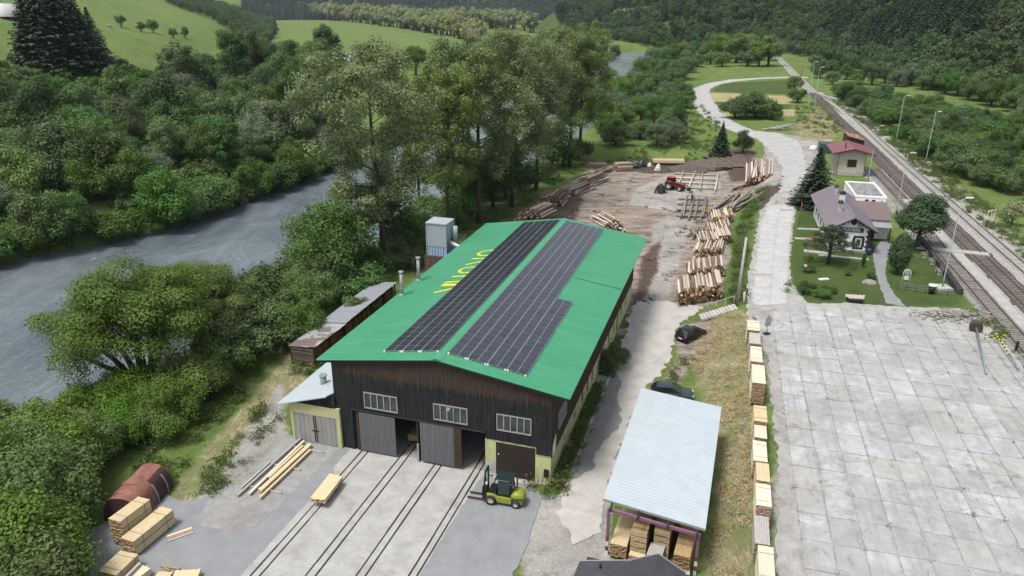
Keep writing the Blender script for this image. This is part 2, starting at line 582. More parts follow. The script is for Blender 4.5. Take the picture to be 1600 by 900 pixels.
M_SLAB = slab_material()
M_ROADSLAB = paving('road_slab_concrete', (0.40, 0.40, 0.39), (0.58, 0.575, 0.565), 0.9, (0.30, 0.285, 0.265), (0.52, 0.74), 0.6)
M_BALLAST = paving('ballast', (0.14, 0.13, 0.12), (0.42, 0.40, 0.37), 3.5, (0.13, 0.13, 0.06), (0.5, 0.72), 0.75, 0.95, 20)
M_PALEBALLAST = paving('pale_ballast', (0.22, 0.215, 0.20), (0.52, 0.505, 0.48), 3.5, (0.20, 0.20, 0.12), (0.58, 0.78), 0.6, 0.95, 20)
M_BROWNBED = paving('oily_ballast', (0.05, 0.035, 0.028), (0.17, 0.125, 0.10), 3.0, (0.24, 0.21, 0.17), (0.6, 0.8), 0.4, 0.95, 20)


def make_terrain():
    r = np.geomspace(8.0, 9000.0, 500)
    a = np.radians(np.linspace(-76, 76, 400))
    A, Rr = np.meshgrid(a, r)
    X, Y = Rr * np.sin(A), Rr * np.cos(A)
    Z = terrain_z(X, Y)
    nr, na = X.shape
    V = np.stack([X, Y, Z], -1).reshape(-1, 3)
    idx = np.arange(nr * na).reshape(nr, na)
    F = np.stack([idx[:-1, :-1], idx[:-1, 1:], idx[1:, 1:], idx[1:, :-1]], -1).reshape(-1, 4)
    me = bpy.data.meshes.new('ground')
    me.vertices.add(len(V)); me.vertices.foreach_set('co', V.ravel())
    me.loops.add(F.size); me.loops.foreach_set('vertex_index', F.ravel())
    me.polygons.add(len(F))
    me.polygons.foreach_set('loop_start', np.arange(0, F.size, 4))
    me.polygons.foreach_set('loop_total', np.full(len(F), 4))
    me.polygons.foreach_set('use_smooth', np.ones(len(F), bool))
    me.update()

    def zone(polys, z=0.0, soft=1.6, world=False):
        m = np.zeros(X.shape)
        for p in polys:
            w = p if world else pxs(p, z)
            sd = poly_sd(X, Y, w)
            m = np.maximum(m, 1 - smooth(-soft, soft, sd))
        return m
    dirt = zone([[(640, 440), (700, 385), (800, 345), (850, 312), (890, 286), (925, 262), (960, 256), (1100, 256), (1185, 256), (1212, 276), (1205, 296),
                  (1160, 312), (1142, 350), (1140, 400), (1128, 470), (1100, 478), (1060, 500), (985, 490), (900, 470)],
                 [(1060, 560), (1030, 600), (1020, 640), (1060, 600), (1085, 565), (1110, 545), (1112, 500), (1062, 505)]])
    dirt = np.maximum(dirt, zone([[(1195, 215), (1300, 218), (1262, 300), (1195, 300)]], TER) * 0.85)
    grav = zone([[(1010, 480), (1045, 470), (1065, 400), (1085, 345), (1050, 335), (1020, 350), (1020, 400)],
                 [(815, 800), (868, 765), (875, 752), (935, 610), (1010, 600), (960, 780), (948, 930), (815, 930)],
                 [(285, 815), (345, 735), (405, 640), (440, 590), (452, 690), (375, 765), (262, 850)],
                 [(990, 296), (1050, 268), (1120, 270), (1130, 300), (1060, 330), (980, 320)],
                 [(575, 640), (450, 700), (300, 860), (260, 900), (560, 900)]], 0, 1.2) * 0.9
    grav = np.maximum(grav, zone([[(1172, 520), (1200, 500), (1225, 640), (1225, 900), (1200, 900), (1212, 640)],
                                  [(1430, 478), (1500, 480), (1540, 500), (1570, 545), (1530, 520)],
                                  [(1490, 440), (1600, 560), (1620, 570), (1520, 450)],
                                  [(1290, 160), (1346, 193), (1408, 234), (1585, 364), (1630, 440), (1590, 430), (1395, 280), (1330, 215)],
                                  [(1330, 250), (1400, 290), (1480, 380), (1560, 470), (1500, 440), (1420, 370)],
                                  [(1190, 300), (1262, 300), (1300, 218), (1195, 205)]], TER, 1.4) * 0.8)
    dry = zone([[(1096, 960), (1176, 960), (1176, 620), (1166, 500), (1130, 484), (1095, 490), (1075, 540), (1092, 600), (1112, 640), (1116, 800)],
                [(262, 815), (268, 760), (320, 690), (400, 600), (450, 545), (520, 545), (520, 575), (450, 610), (420, 660), (380, 720), (310, 815)]], 0.5, 1.5)
    dry = np.maximum(dry, zone([[(1270, 165), (1320, 200), (1290, 230), (1230, 205)],
                                [(1385, 225), (1560, 350), (1620, 420), (1640, 400), (1480, 270), (1330, 175)],
                                [(1345, 205), (1360, 210), (1600, 425), (1590, 435)]], TER, 1.5) * 0.62)
    bark = zone([[(960, 262), (1000, 250), (1100, 252), (1150, 240), (1185, 245), (1175, 262), (1100, 268), (1010, 272)],
                 [(830, 345), (860, 312), (915, 300), (905, 340), (880, 352)],
                 [(1130, 262), (1185, 258), (1180, 282), (1140, 285)],
                 [(985, 480), (1000, 400), (1040, 360), (1030, 420), (1010, 470)]], 0, 1.4) * 0.75
    bark = np.maximum(bark, zone([[(1185, 300), (1232, 278), (1238, 262), (1258, 262), (1235, 322), (1190, 335)],
                                  [(1590, 610), (1530, 590), (1560, 640), (1640, 690), (1640, 620)]], TER, 1.0) * 0.8)
    hill_in = smooth(4, 14, -poly_sd(X, Y, RIGHT_HILL))
    Q = np.stack([X, Y, Z], -1) - CAMP
    dq = np.maximum(Q @ CZ, 1.0)
    clr = poly_sd(800 + FOC * (Q @ CX) / dq, 450 - FOC * (Q @ CY) / dq, [(945, 32), (962, 14), (1010, 11), (1065, 8), (1065, 15), (1000, 22), (970, 33)])
    lush = zone([                 [(1238, 470), (1232, 400), (1248, 320), (1290, 330), (1420, 400), (1470, 400), (1510, 478), (1400, 480)],
                 [(1130, 130), (1235, 124), (1240, 148), (1110, 143)],
                 [(1118, 158), (1235, 162), (1235, 172), (1122, 170)]], TER, 2.5)
    lush = np.maximum(lush, zone([[(905, 700), (960, 560), (1000, 480), (985, 480), (925, 590), (895, 700)],
                                  [(1140, 470), (1150, 350), (1195, 290), (1210, 300), (1172, 350), (1165, 480)]], 0.7, 1.5))
    lush = np.maximum(lush, hill_in * smooth(-1.0, 1.5, clr) * (np.hypot(X, Y) < 1700))
    straw = zone([[(1098, 144), (1236, 150), (1234, 163), (1108, 158)], [(1115, 172), (1150, 176), (1150, 182), (1120, 182)],
                  [(1200, 172), (1250, 170), (1240, 182), (1205, 180)]], TER, 2.0)
    straw = np.maximum(straw, zone([[(150, 22), (200, 12), (330, 0), (180, -5), (130, 10)]], 20, 6) * 0.6)
    for nm, chans in (('za', (dirt, grav, dry)), ('zb', (bark, lush, straw))):
        at_ = me.color_attributes.new(nm, 'FLOAT_COLOR', 'POINT')
        c = np.ones((nr * na, 4))
        for i, ch in enumerate(chans): c[:, i] = ch.ravel()
        at_.data.foreach_set('color', c.ravel())
    me.materials.append(M_GROUND)
    o = link(bpy.data.objects.new('ground', me))
    o['kind'] = 'structure'
    return o


make_terrain()


def jitter_poly(w, step=0.7, amp=0.12, seed=1):
    rr = random.Random(seed)
    out = []
    n = len(w)
    for i in range(n):
        a, b = Vector((w[i][0], w[i][1])), Vector((w[(i + 1) % n][0], w[(i + 1) % n][1]))
        L = (b - a).length
        k = max(1, min(60, int(L / step)))
        nrm = Vector((-(b - a).y, (b - a).x)) / max(L, 1e-6)
        for j in range(k):
            q = a + (b - a) * (j / k)
            if amp: q += nrm * rr.gauss(0, amp)
            out.append((q.x, q.y))
    return out


def sheet(name, w, z, mat, step=0.7, amp=0.12, drop=0.12, seed=1, kind='structure', parent=None):
    from mathutils.geometry import tessellate_polygon
    p = jitter_poly(w, step, amp, seed)
    n = len(p)
    vs = [(x, y, z) for x, y in p] + [(x, y, z - drop) for x, y in p]
    tris = tessellate_polygon([[Vector((x, y, 0)) for x, y in p]])
    fs = []
    for t in tris:
        a, b, c = [Vector(p[i] + (0,)) for i in t]
        fs.append(tuple(t) if (b - a).cross(c - a).z > 0 else tuple(t)[::-1])
    fs += [(i, (i + 1) % n, n + (i + 1) % n, n + i) for i in range(n)]
    mb = MB(); mb.add(vs, fs)
    o = mb.build(name, mat, parent)
    if kind: o['kind'] = kind
    return o


# ------------------------------------------------------------------ the sawmill hall's own frame: u across, v along, z up
YAW = 0.3006
BO = Vector((-5.609, 49.183, 0.0))
BD = Vector((math.sin(YAW), math.cos(YAW), 0)); BR = Vector((math.cos(YAW), -math.sin(YAW), 0))


def B(u, v, z=0.0):
    return BO + BR * u + BD * v + Vector((0, 0, z))


def Bxy(pts):
    return [tuple(B(u, v)[:2]) for u, v in pts]


# yard paving
sheet('asphalt_yard', Bxy([(-14.4, 0.6), (-13.9, -3), (-14.2, -8.2), (-16.5, -9.6), (-18.5, -9.0), (-22, -20), (-22, -27), (8.5, -27), (9.6, -14), (8.9, -9.2), (9.0, -6.0), (8.7, -3.0),
      (8.6, -1.2), (8.2, -0.5), (7.4, 0.2), (3.7, 0.2)]), 0.0, M_ASPH, 0.6, 0.07, 0.1, 2)
sheet('concrete_apron', Bxy([(-8.0, 0.3), (-8.0, -2.4), (-7.5, -3.2), (-7.6, -27), (3.35, -27), (3.30, -8), (3.45, -1.0), (3.6, 0.3)]), 0.012, M_CONC, 0.6, 0.03, 0.05, 3)
sheet('concrete_hall_floor', Bxy([(-8.6, 0.72), (3.6, 0.72), (3.6, 39.0), (-8.6, 39.0)]), 0.012, M_PAD, 2, 0.0, 0.05, 4)
sheet('concrete_threshold', Bxy([(-8.6, 0.29), (3.6, 0.29), (3.6, 0.73), (-8.6, 0.73)]), 0.016, M_CONC, 2, 0.0, 0.05, 4)
sheet('concrete_pad', Bxy([(-14.2, 0.2), (-8.9, 0.2), (-8.9, -1.5), (-9.2, -7.0), (-9.6, -10.2), (-11.5, -11.6), (-13.6, -11.0), (-14.6, -9.0), (-13.8, -4)]), 0.012, M_PAD, 0.5, 0.12, 0.05, 5)
# the lane along the hall
sheet('access_road', pxs([(868, 800), (885, 765), (915, 700), (950, 590), (978, 520), (992, 470), (1040, 470), (1100, 480), (1062, 505), (1046, 560), (1026, 590),
      (1004, 612), (968, 700), (942, 785), (938, 830), (900, 850)]), 0.0, M_ROAD, 0.5, 0.16, 0.1, 6)
sheet('asphalt_strip', pxs([(888, 752), (920, 664), (944, 584), (960, 579), (970.6, 595), (964, 619), (970, 637), (970.6, 667), (946.7, 685), (928, 709), (928, 731), (909, 744)]),
      0.010, M_DKASPH, 0.4, 0.09, 0.05, 7)
kb = MB()
for i in range(34):
    a = B(9.95, -0.6 + i * 0.62); b = B(9.95, -0.6 + i * 0.62 + 0.58)
    kb.beam(a + Vector((0, 0, 0.03)), b + Vector((0, 0, 0.03)), 0.24, 0.10)
o = kb.build('kerb', M_ROAD); o['kind'] = 'structure'

# ------------------------------------------------------------------ cart tracks let into the concrete
M_SLOT = pm('dark_steel', (0.035, 0.030, 0.027), 0.4, 3, 0.6, 0.2, 0.3)
for i, (u1, u2) in enumerate([(-6.95, -6.4), (-3.62, -3.02), (-0.57, 0.0), (2.63, 3.13)]):
    t = thing('cart_track', ['cart track in the yard slab under the small board bundle', 'cart track running into the left half open hall door',
              'cart track leading to the closed leaf of the second hall door', 'cart track entering the right dark hall opening beside the forklift'][i], 'cart track',
              B(u1, 0), -YAW, 'cart tracks in the concrete yard')
    for u in (0, u2 - u1):
        mb = MB()
        v = -26.5
        while v < (28 if i in (1, 3) else -0.1):
            l = 2.2 + rnd.random() * 1.5
            mb.lim(u - 0.045 - rnd.random() * 0.03, u + 0.045 + rnd.random() * 0.03, v, v + l, -0.04, 0.0175 + rnd.random() * 0.004)
            v += l - 0.001 + 0.02
        mb.build('rail', M_SLOT, t)

# ------------------------------------------------------------------ slab apron on the terrace
SYAW = math.radians(15.4)
SO = at(1230, 472, TER)
SD = Vector((math.sin(SYAW), math.cos(SYAW), 0)); SR = Vector((math.cos(SYAW), -math.sin(SYAW), 0))
APRON = pxs([(1165, 492), (1225, 470), (1262, 474), (1330, 474), (1420, 480), (1500, 482), (1532, 500), (1552, 520), (1640, 588), (1900, 800), (1900, 1150), (1215, 1150), (1215, 900),
             (1215, 720), (1207, 640), (1200, 560)], TER)
base = sheet('slab_apron', APRON, TER + 0.0, M_SLABBASE, 0.6, 0.12, 0.1, 8)
sx, sy = 1.93, 2.86
sm = []
for q in range(6):
    mb = MB()
    r2 = random.Random(q)
    hx, hy = sx / 2 - 0.026, sy / 2 - 0.003
    pl = []
    for (ax, ay) in ((-1, -1), (1, -1), (1, 1), (-1, 1)):
        c = r2.choice([0.02, 0.05, 0.14])
        X, Y = ax * hx, ay * hy
        pl += [(X - ax * c * (1 if ax * ay < 0 else 0.2), Y - ay * c * (0.2 if ax * ay < 0 else 1)), (X - ax * c * (0.2 if ax * ay < 0 else 1), Y - ay * c * (1 if ax * ay < 0 else 0.2))]
    mb.prism(pl, -0.08, 0.028)
    sm.append(mb.mesh('slab', M_SLAB))
cand = []
for i in range(-4, 22):
    for j in range(-22, 2):
        c = SO + SR * ((i + 0.5) * sx) + SD * ((j + 0.35 + (0.0 if i % 2 else 0.0)) * sy)
        corners = [c + SR * (a * sx * 0.46) + SD * (b * sy * 0.46) for a in (-1, 1) for b in (-1, 1)]
        sd = max(float(poly_sd(np.array([q.x]), np.array([q.y]), APRON)[0]) for q in corners)
        if sd < 0.1 and c.length > 20:
            cand.append((c.length, c, i, j))
cand.sort(key=lambda e: e[0])


def in_view(p, m=40):
    q = np.array(p) - CAMP
    d = q @ CZ
    if d < 1: return False
    X, Y = 800 + FOC * (q @ CX) / d, 450 - FOC * (q @ CY) / d
    return -m < X < 1600 + m and -m < Y < 900 + m


n_slab = 0
for L, c, i, j in cand:
    if not in_view(c): continue
    if n_slab >= 298: break
    if (c - at(1440, 790, TER)).length < 1.1 or (c - at(1565, 640, TER)).length < 1.6: continue
    o = inst('slab', rnd.choice(sm), base, c + Vector((0, 0, rnd.uniform(-0.012, 0.01))), 0,
             rot=(rnd.gauss(0, 0.004), rnd.gauss(0, 0.004), -SYAW + rnd.gauss(0, 0.003)))
    n_slab += 1

# the slab road beside the log yard and the lane beyond
ROADP = pxs([(1166, 505), (1168, 440), (1178, 380), (1188, 330), (1214, 300), (1250, 296), (1240, 350), (1234, 400), (1236, 440), (1262, 474), (1225, 480)], TER)
rd = sheet('slab_road', ROADP, TER - 0.012, M_SLABBASE, 0.5, 0.12, 0.1, 9)
mb = MB()
eL_ = [at(x, y, TER) for x, y in ((1178, 478), (1180, 440), (1186, 385), (1192, 345), (1203, 318))]
eR_ = [at(x, y, TER) for x, y in ((1228, 474), (1231, 440), (1233, 385), (1238, 345), (1243, 318))]
for a0, a1, b0, b1 in zip(eL_[:-1], eL_[1:], eR_[:-1], eR_[1:]):
    n = max(1, int((a1 - a0).length / 1.02))
    for j in range(n):
        f = (j + 0.5) / n
        l_, r2_ = a0.lerp(a1, f), b0.lerp(b1, f)
        m_ = (l_ + r2_) / 2
        l_ = l_ + (l_ - m_).normalized() * rnd.uniform(-0.1, 0.6)
        rz_ = math.atan2((r2_ - l_).y, (r2_ - l_).x)
        for p_, q_ in ((l_, m_), (m_, r2_)):
            if rnd.random() < 0.04: continue
            mb.box((p_ + q_) / 2, ((q_ - p_).length - 0.06, (a1 - a0).length / n - 0.05, 0.05 + rnd.random() * 0.02), rz_ + rnd.gauss(0, 0.006))
o = mb.build('road_slab', M_ROADSLAB, rd, kind='stuff')
sheet('gravel_lane', pxs([(1252, 300), (1262, 262), (1248, 220), (1208, 207), (1180, 204), (1168, 200), (1145, 190), (1128, 176), (1116, 160), (1108, 146), (1110, 138), (1124, 132),
      (1150, 127), (1190, 123.2), (1236, 121.5), (1262, 122), (1262, 120), (1236, 119.4), (1190, 121.2), (1140, 124.2), (1105, 130), (1084, 138), (1077, 146), (1080, 158), (1092, 176),
      (1112, 192), (1150, 207), (1182, 216), (1200, 232), (1224, 262), (1216, 300)], TER), TER - 0.004, M_LANE, 1.0, 0.25, 0.1, 10)
sheet('station_path', pxs([(1384, 473), (1416, 480), (1400, 462), (1386, 440), (1383, 420), (1388, 400), (1392, 376), (1376, 376), (1363, 396), (1366, 415), (1372, 440), (1380, 460)], TER),
      TER + 0.004, M_ASPH, 0.5, 0.06, 0.08, 11)

# ------------------------------------------------------------------ river
k = NT('river_water')
P = k.mapping(k.tc.outputs['Object'], (1, 0.45, 1), (0, 0, math.radians(-52)))
w1 = k.noise(P, 1.3, 6, 0.72, 0.5)
w2 = k.noise(P, 0.16, 4, 0.6, 0.8)
w3 = k.noise(k.tc.outputs['Object'], 0.035, 3, 0.5)
h = k.math('ADD', k.math('MULTIPLY', w1, 0.7), k.math('MULTIPLY', w2, 1.2))
col = k.ramp(w2, [(0.35, (0.080, 0.102, 0.117)), (0.7, (0.150, 0.176, 0.196))])
foam = k.ramp(k.noise(P, 0.55, 7, 0.75, 1.2), [(0.66, 0.0), (0.73, 0.8)])
fz = k.ramp(k.noise(k.tc.outputs['Object'], 0.06, 3, 0.6), [(0.47, 0.0), (0.60, 1.0)])
fm = k.math('MULTIPLY', foam, fz)
col = k.mix(fm, col, (0.55, 0.58, 0.60))
k.l(col, k.b.inputs['Base Color'])
k.l(k.ramp(w3, [(0.4, 0.10), (0.65, 0.24)]), k.b.inputs['Roughness'])
k.b.inputs['IOR'].default_value = 1.42
k.b.inputs['Specular IOR Level'].default_value = 1.0
k.bump(h, 1.0, 0.45)
M_WATER = k.m
lb = [(a[0] * 1.0, a[1]) for a in LEFT_BANK]
mb = MB()
wv, wf = [], []
rb_i = np.linspace(0, 1, len(LEFT_BANK)); rbx = np.interp(rb_i, np.linspace(0, 1, len(RIGHT_BANK)), [p[0] for p in RIGHT_BANK])
rby = np.interp(rb_i, np.linspace(0, 1, len(RIGHT_BANK)), [p[1] for p in RIGHT_BANK])
for i, p in enumerate(LEFT_BANK):
    a, b = Vector((p[0], p[1])), Vector((float(rbx[i]), float(rby[i])))
    d = (b - a).normalized()
    a2, b2 = a - d * 9, b + d * 9
    wv += [(a2.x, a2.y, WATER), (b2.x, b2.y, WATER)]
for i in range(len(LEFT_BANK) - 1):
    wf.append((2 * i, 2 * i + 1, 2 * i + 3, 2 * i + 2))
mb.add(wv, wf)
o = mb.build('river', M_WATER); o['kind'] = 'structure'

# ================================================================== structure materials
def boards_mat(name, low, high, zsplit, zsoft, light, streak=1.0):
    "weathered upright boards; the upper part, kept dry by the roof edge, stayed browner"
    k = NT(name)
    P = k.tc.outputs['Object']
    st = k.noise(k.mapping(P, (5.0, 5.0, 0.22)), 2.2, 6, 0.7)
    fn = k.noise(k.mapping(P, (22.0, 22.0, 1.2)), 1.5, 3, 0.6)
    sep = k.n('SeparateXYZ'); k.l(P, sep.inputs[0])
    zz = k.math('MULTIPLY_ADD', k.math('SUBTRACT', st, 0.5), 2.2, sep.outputs['Z'])
    t = k.ramp(k.math('DIVIDE', k.math('SUBTRACT', zz, zsplit - zsoft), 2 * zsoft, clamp=True), [(0.3, 0.0), (0.7, 1.0)])
    col = k.mix(t, low, high)
    col = k.mix(k.ramp(st, [(0.45, 0.0), (0.8, 0.6)]), col, light)
    col = k.mix(k.ramp(fn, [(0.3, 0.7), (0.6, 0.0)]), col, tuple(x * 0.4 for x in low))
    k.l(col, k.b.inputs['Base Color'])
    k.b.inputs['Roughness'].default_value = 0.9
    k.b.inputs['Specular IOR Level'].default_value = 0.2
    k.bump(k.mix(0.5, st, fn), 0.4, 0.03)
    return k.m


M_CLAD = boards_mat('black_weathered_boards', (0.014, 0.0145, 0.016), (0.052, 0.033, 0.023), 6.9, 0.5, (0.085, 0.084, 0.083))
M_CLADSIDE = boards_mat('brown_boards', (0.050, 0.030, 0.021), (0.060, 0.036, 0.025), 5.0, 2.0, (0.11, 0.08, 0.06))
M_DOORW = boards_mat('grey_door_boards', (0.105, 0.108, 0.115), (0.115, 0.115, 0.12), 2.0, 2.0, (0.19, 0.19, 0.195))
M_DKBROWN = pm('dark_brown_paint', (0.028, 0.017, 0.015), 0.3, 5, 0.6, 0.1)
M_GREEN = pm('green_sheet_roof', (0.105, 0.400, 0.240), 0.10, 0.7, 0.42, 0.0, 0.0, 0.03, (1, 1, 1), None, (0.14, 0.43, 0.29), 0.25, 0.4)
def green_roof():
    k = NT('green_sheet_roof')
    P = k.tc.outputs['Object']
    st = k.noise(k.mapping(P, (0.22, 4.5, 0.22)), 1.0, 6, 0.72)        # rain streaks down the slope
    bl = k.noise(P, 0.25, 5, 0.65)
    col = k.ramp(st, [(0.3, (0.030, 0.185, 0.092)), (0.55, (0.042, 0.228, 0.118)), (0.75, (0.062, 0.262, 0.148))])
    col = k.mix(k.ramp(bl, [(0.45, 0.0), (0.75, 0.45)]), col, (0.080, 0.250, 0.160))
    sep = k.n('SeparateXYZ'); k.l(P, sep.inputs[0])
    sh = k.math('FRACT', k.math('DIVIDE', sep.outputs['Y'], 1.016))
    col = k.mix(k.ramp(sh, [(0.0, 0.55), (0.035, 0.0)]), col, (0.02, 0.12, 0.065))       # side laps of the sheets
    pit = k.noise(P, 3.5, 6, 0.8)
    col = k.mix(k.ramp(pit, [(0.62, 0.0), (0.74, 0.35)]), col, (0.06, 0.13, 0.09))
    k.l(col, k.b.inputs['Base Color'])
    k.b.inputs['Roughness'].default_value = 0.45
    return k.m


M_GREEN = green_roof()
M_YELLOWG = pm('yellow_green_plaster', (0.50, 0.50, 0.25), 0.12, 1.2, 0.9, 0.1, 0, 0.03, (1, 1, 0.4), None, (0.27, 0.27, 0.15), 0.5, 0.5)
M_WHITEP = pm('bare_whitish_plaster', (0.42, 0.42, 0.39), 0.3, 2.5, 0.95, 0.3, 0, 0.03, (1, 1, 1), None, (0.18, 0.17, 0.15), 1.2, 0.7)
M_FRAME = pm('grey_window_frame', (0.30, 0.30, 0.29), 0.15, 6, 0.6, 0.05)
M_WHITE = pm('white_paint', (0.72, 0.72, 0.70), 0.08, 3, 0.6, 0.05, 0, 0.03)
M_STEEL = pm('galvanised_steel', (0.42, 0.44, 0.45), 0.15, 4, 0.45, 0.05, 0.5)
M_RUST = pm('rusty_steel', (0.24, 0.085, 0.055), 0.4, 1.4, 0.75, 0.25, 0, 0.1, (1, 1, 1), (0.38, 0.16, 0.11), (0.14, 0.07, 0.06), 0.8, 0.7)
M_SIGNY = pm('yellow_paint', (0.62, 0.56, 0.03), 0.18, 3, 0.6, 0.0, 0, 0.02)
M_BLACK = pm('black_paint', (0.012, 0.012, 0.013), 0.3, 6, 0.45, 0.03)
M_RUBBER = pm('tyre_rubber', (0.018, 0.018, 0.019), 0.3, 8, 0.85, 0.1)


def glass(name, c, rough=0.08):
    k = NT(name)
    v = k.objvec()
    n = k.noise(v, 1.2, 4, 0.6)
    k.l(k.ramp(n, [(0.3, tuple(x * 0.6 for x in c)), (0.7, tuple(x * 1.5 for x in c))]), k.b.inputs['Base Color'])
    k.b.inputs['Roughness'].default_value = rough
    k.b.inputs['Specular IOR Level'].default_value = 0.7
    return k.m


M_GLASS = glass('dusty_window_glass', (0.030, 0.036, 0.038), 0.18)
M_CARGLASS = glass('car_glass', (0.012, 0.015, 0.017), 0.06)


def solar_mat():
    k = NT('solar_cells')
    v = k.objvec()
    g = k.tc.outputs['Object']
    n = k.noise(v, 0.8, 4, 0.6)
    col = k.ramp(n, [(0.3, (0.010, 0.012, 0.020)), (0.7, (0.022, 0.025, 0.036))])
    sep = k.n('SeparateXYZ'); k.l(g, sep.inputs[0])
    fx = k.math('ABSOLUTE', k.math('SUBTRACT', k.math('FRACT', k.math('MULTIPLY', sep.outputs['X'], 6.3)), 0.5))
    ln = k.ramp(fx, [(0.455, 0.0), (0.49, 0.35)])
    col = k.mix(ln, col, (0.10, 0.11, 0.13))
    k.l(col, k.b.inputs['Base Color'])
    k.l(k.math('MULTIPLY_ADD', k.noise(v, 0.3, 3, 0.6), 0.25, 0.10), k.b.inputs['Roughness'])
    k.b.inputs['Specular IOR Level'].default_value = 0.6
    return k.m


M_SOLAR = solar_mat()
M_ALU = pm('aluminium_edge', (0.42, 0.43, 0.45), 0.08, 6, 0.4, 0.0, 0.3)

# ================================================================== the sawmill hall
HW, HL, EAVE, RIDGE = 10.21, 40.65, 7.895, 9.43
FV = 0.42                 # front wall plane
UL, UR = -9.1, 8.83       # left and right wall planes
hall = thing('sawmill_hall', 'long dark timber sawmill hall with green metal roof carrying solar panels', 'sawmill', BO, -YAW)


def slope_z(u):
    return RIDGE - (RIDGE - EAVE) * abs(u) / HW


def window(parent, c, w, h, axis, nx, ny=1, fr=0.07, frame=None, glassm=None, depth=0.10, sill=False, name='window'):
    "a frame with mullions; the panes are its children. axis 'v': set in a wall facing -v; 'u': facing +u"
    mb = MB()
    frame = frame or M_FRAME; glassm = glassm or M_GLASS
    def bx(a0, a1, z0, z1, d0, d1, target):
        if axis == 'v': target.lim(c[0] + a0, c[0] + a1, c[1] - d1, c[1] - d0, c[2] + z0, c[2] + z1)
        else: target.lim(c[0] + d0, c[0] + d1, c[1] + a0, c[1] + a1, c[2] + z0, c[2] + z1)
    bx(-w / 2, w / 2, -h / 2, -h / 2 + fr, 0, depth, mb); bx(-w / 2, w / 2, h / 2 - fr, h / 2, 0, depth, mb)
    for i in range(nx + 1):
        x = -w / 2 + fr / 2 + (w - fr) * i / nx
        bx(x - fr / 2, x + fr / 2, -h / 2 + fr + .001, h / 2 - fr - .001, 0, depth - 0.003, mb)
    for j in range(1, ny):
        z = -h / 2 + h * j / ny
        bx(-w / 2 + fr, w / 2 - fr, z - fr / 3, z + fr / 3, 0.0, depth - 0.015, mb)
    o = mb.build(name, frame, parent)
    pw = (w - fr) / nx
    for i in range(nx):
        g = MB()
        x0 = -w / 2 + fr / 2 + pw * i
        bx(x0 + fr / 2, x0 + pw - fr / 2, -h / 2 + fr, h / 2 - fr, 0.005, 0.03, g)
        g.build('pane', glassm, o)
    if sill:
        s = MB(); bx(-w / 2 - 0.08, w / 2 + 0.08, -h / 2 - 0.07, -h / 2 - 0.005, 0, depth + 0.08, s); s.build('sill', frame, o)
    return o


# --- front cladding: every upright board its own box, cut at the openings
OPEN_F = [(-7.45, -1.95, -0.1, 3.70), (-1.95, 3.65, -0.1, 3.72), (3.65, 8.9, -0.1, 3.22)]
WIN_F = [(-6.42, -3.52, 4.09, 5.53), (-0.5, 2.30, 4.11, 5.54), (4.6, 7.32, 4.14, 5.56)]
mb = MB()
u = UL
while u < UR:
    w = min(rnd.uniform(0.17, 0.25), UR - u + 0.02)
    top = slope_z(u + w / 2) - 0.18
    ivs = [(0.02, top)]
    for (a, b, z0, z1) in OPEN_F + WIN_F:
        if a < u + w / 2 < b:
            nv = []
            for (s, e) in ivs:
                if z0 > s: nv.append((s, min(e, z0)))
                if z1 < e: nv.append((max(s, z1), e))
            ivs = [q for q in nv if q[1] - q[0] > 0.05]
    for (s, e) in ivs:
        # two lengths of board meet at an uneven line
        d = rnd.uniform(0, 0.035)
        cut = rnd.choice([6.0, 6.15, 5.9])
        if s < cut - 0.4 and e > cut + 0.3 and rnd.random() < 0.9:
            mb.lim(u, u + w - 0.014, FV - 0.05 - d, FV + 0.02, s, cut)
            d2 = rnd.uniform(0, 0.03)
            mb.lim(u, u + w - 0.014, FV - 0.055 - d2, FV + 0.02, cut + 0.012, e)
        else:
            mb.lim(u, u + w - 0.014, FV - 0.05 - d, FV + 0.02, s, e)
    u += w
# the short dark panel at the corner
mb.lim(7.7, 8.82, FV - 0.09, FV - 0.06, 2.62, 3.98)
mb.build('board_cladding', M_CLAD, hall, kind='stuff')
# backing behind the boards, closed round the openings
mb = MB()
for (a, b, z0, z1) in [(UL, -7.45, 0, 6.9), (-7.45, -6.42, 3.7, 6.9), (-3.52, -0.5, 3.72, 8.5), (2.3, 4.6, 3.72, 8.0), (7.32, UR, 3.2, 6.9),
                       (-6.42, -3.52, 5.53, 6.9), (-0.5, 2.3, 5.54, 8.0), (4.6, 7.32, 5.56, 7.0),
                       (-6.42, -3.52, 3.70, 4.09), (-0.5, 2.3, 3.72, 4.11), (4.6, 7.32, 3.2, 4.14)]:
    mb.lim(a, b, FV + 0.025, FV + 0.12, z0, z1)
mb.build('wall_backing', M_BLACK, hall)
for (a, b, z0, z1) in WIN_F:
    window(hall, ((a + b) / 2, FV - 0.03, (z0 + z1) / 2), b - a, z1 - z0, 'v', 5, 1, 0.085, sill=False)
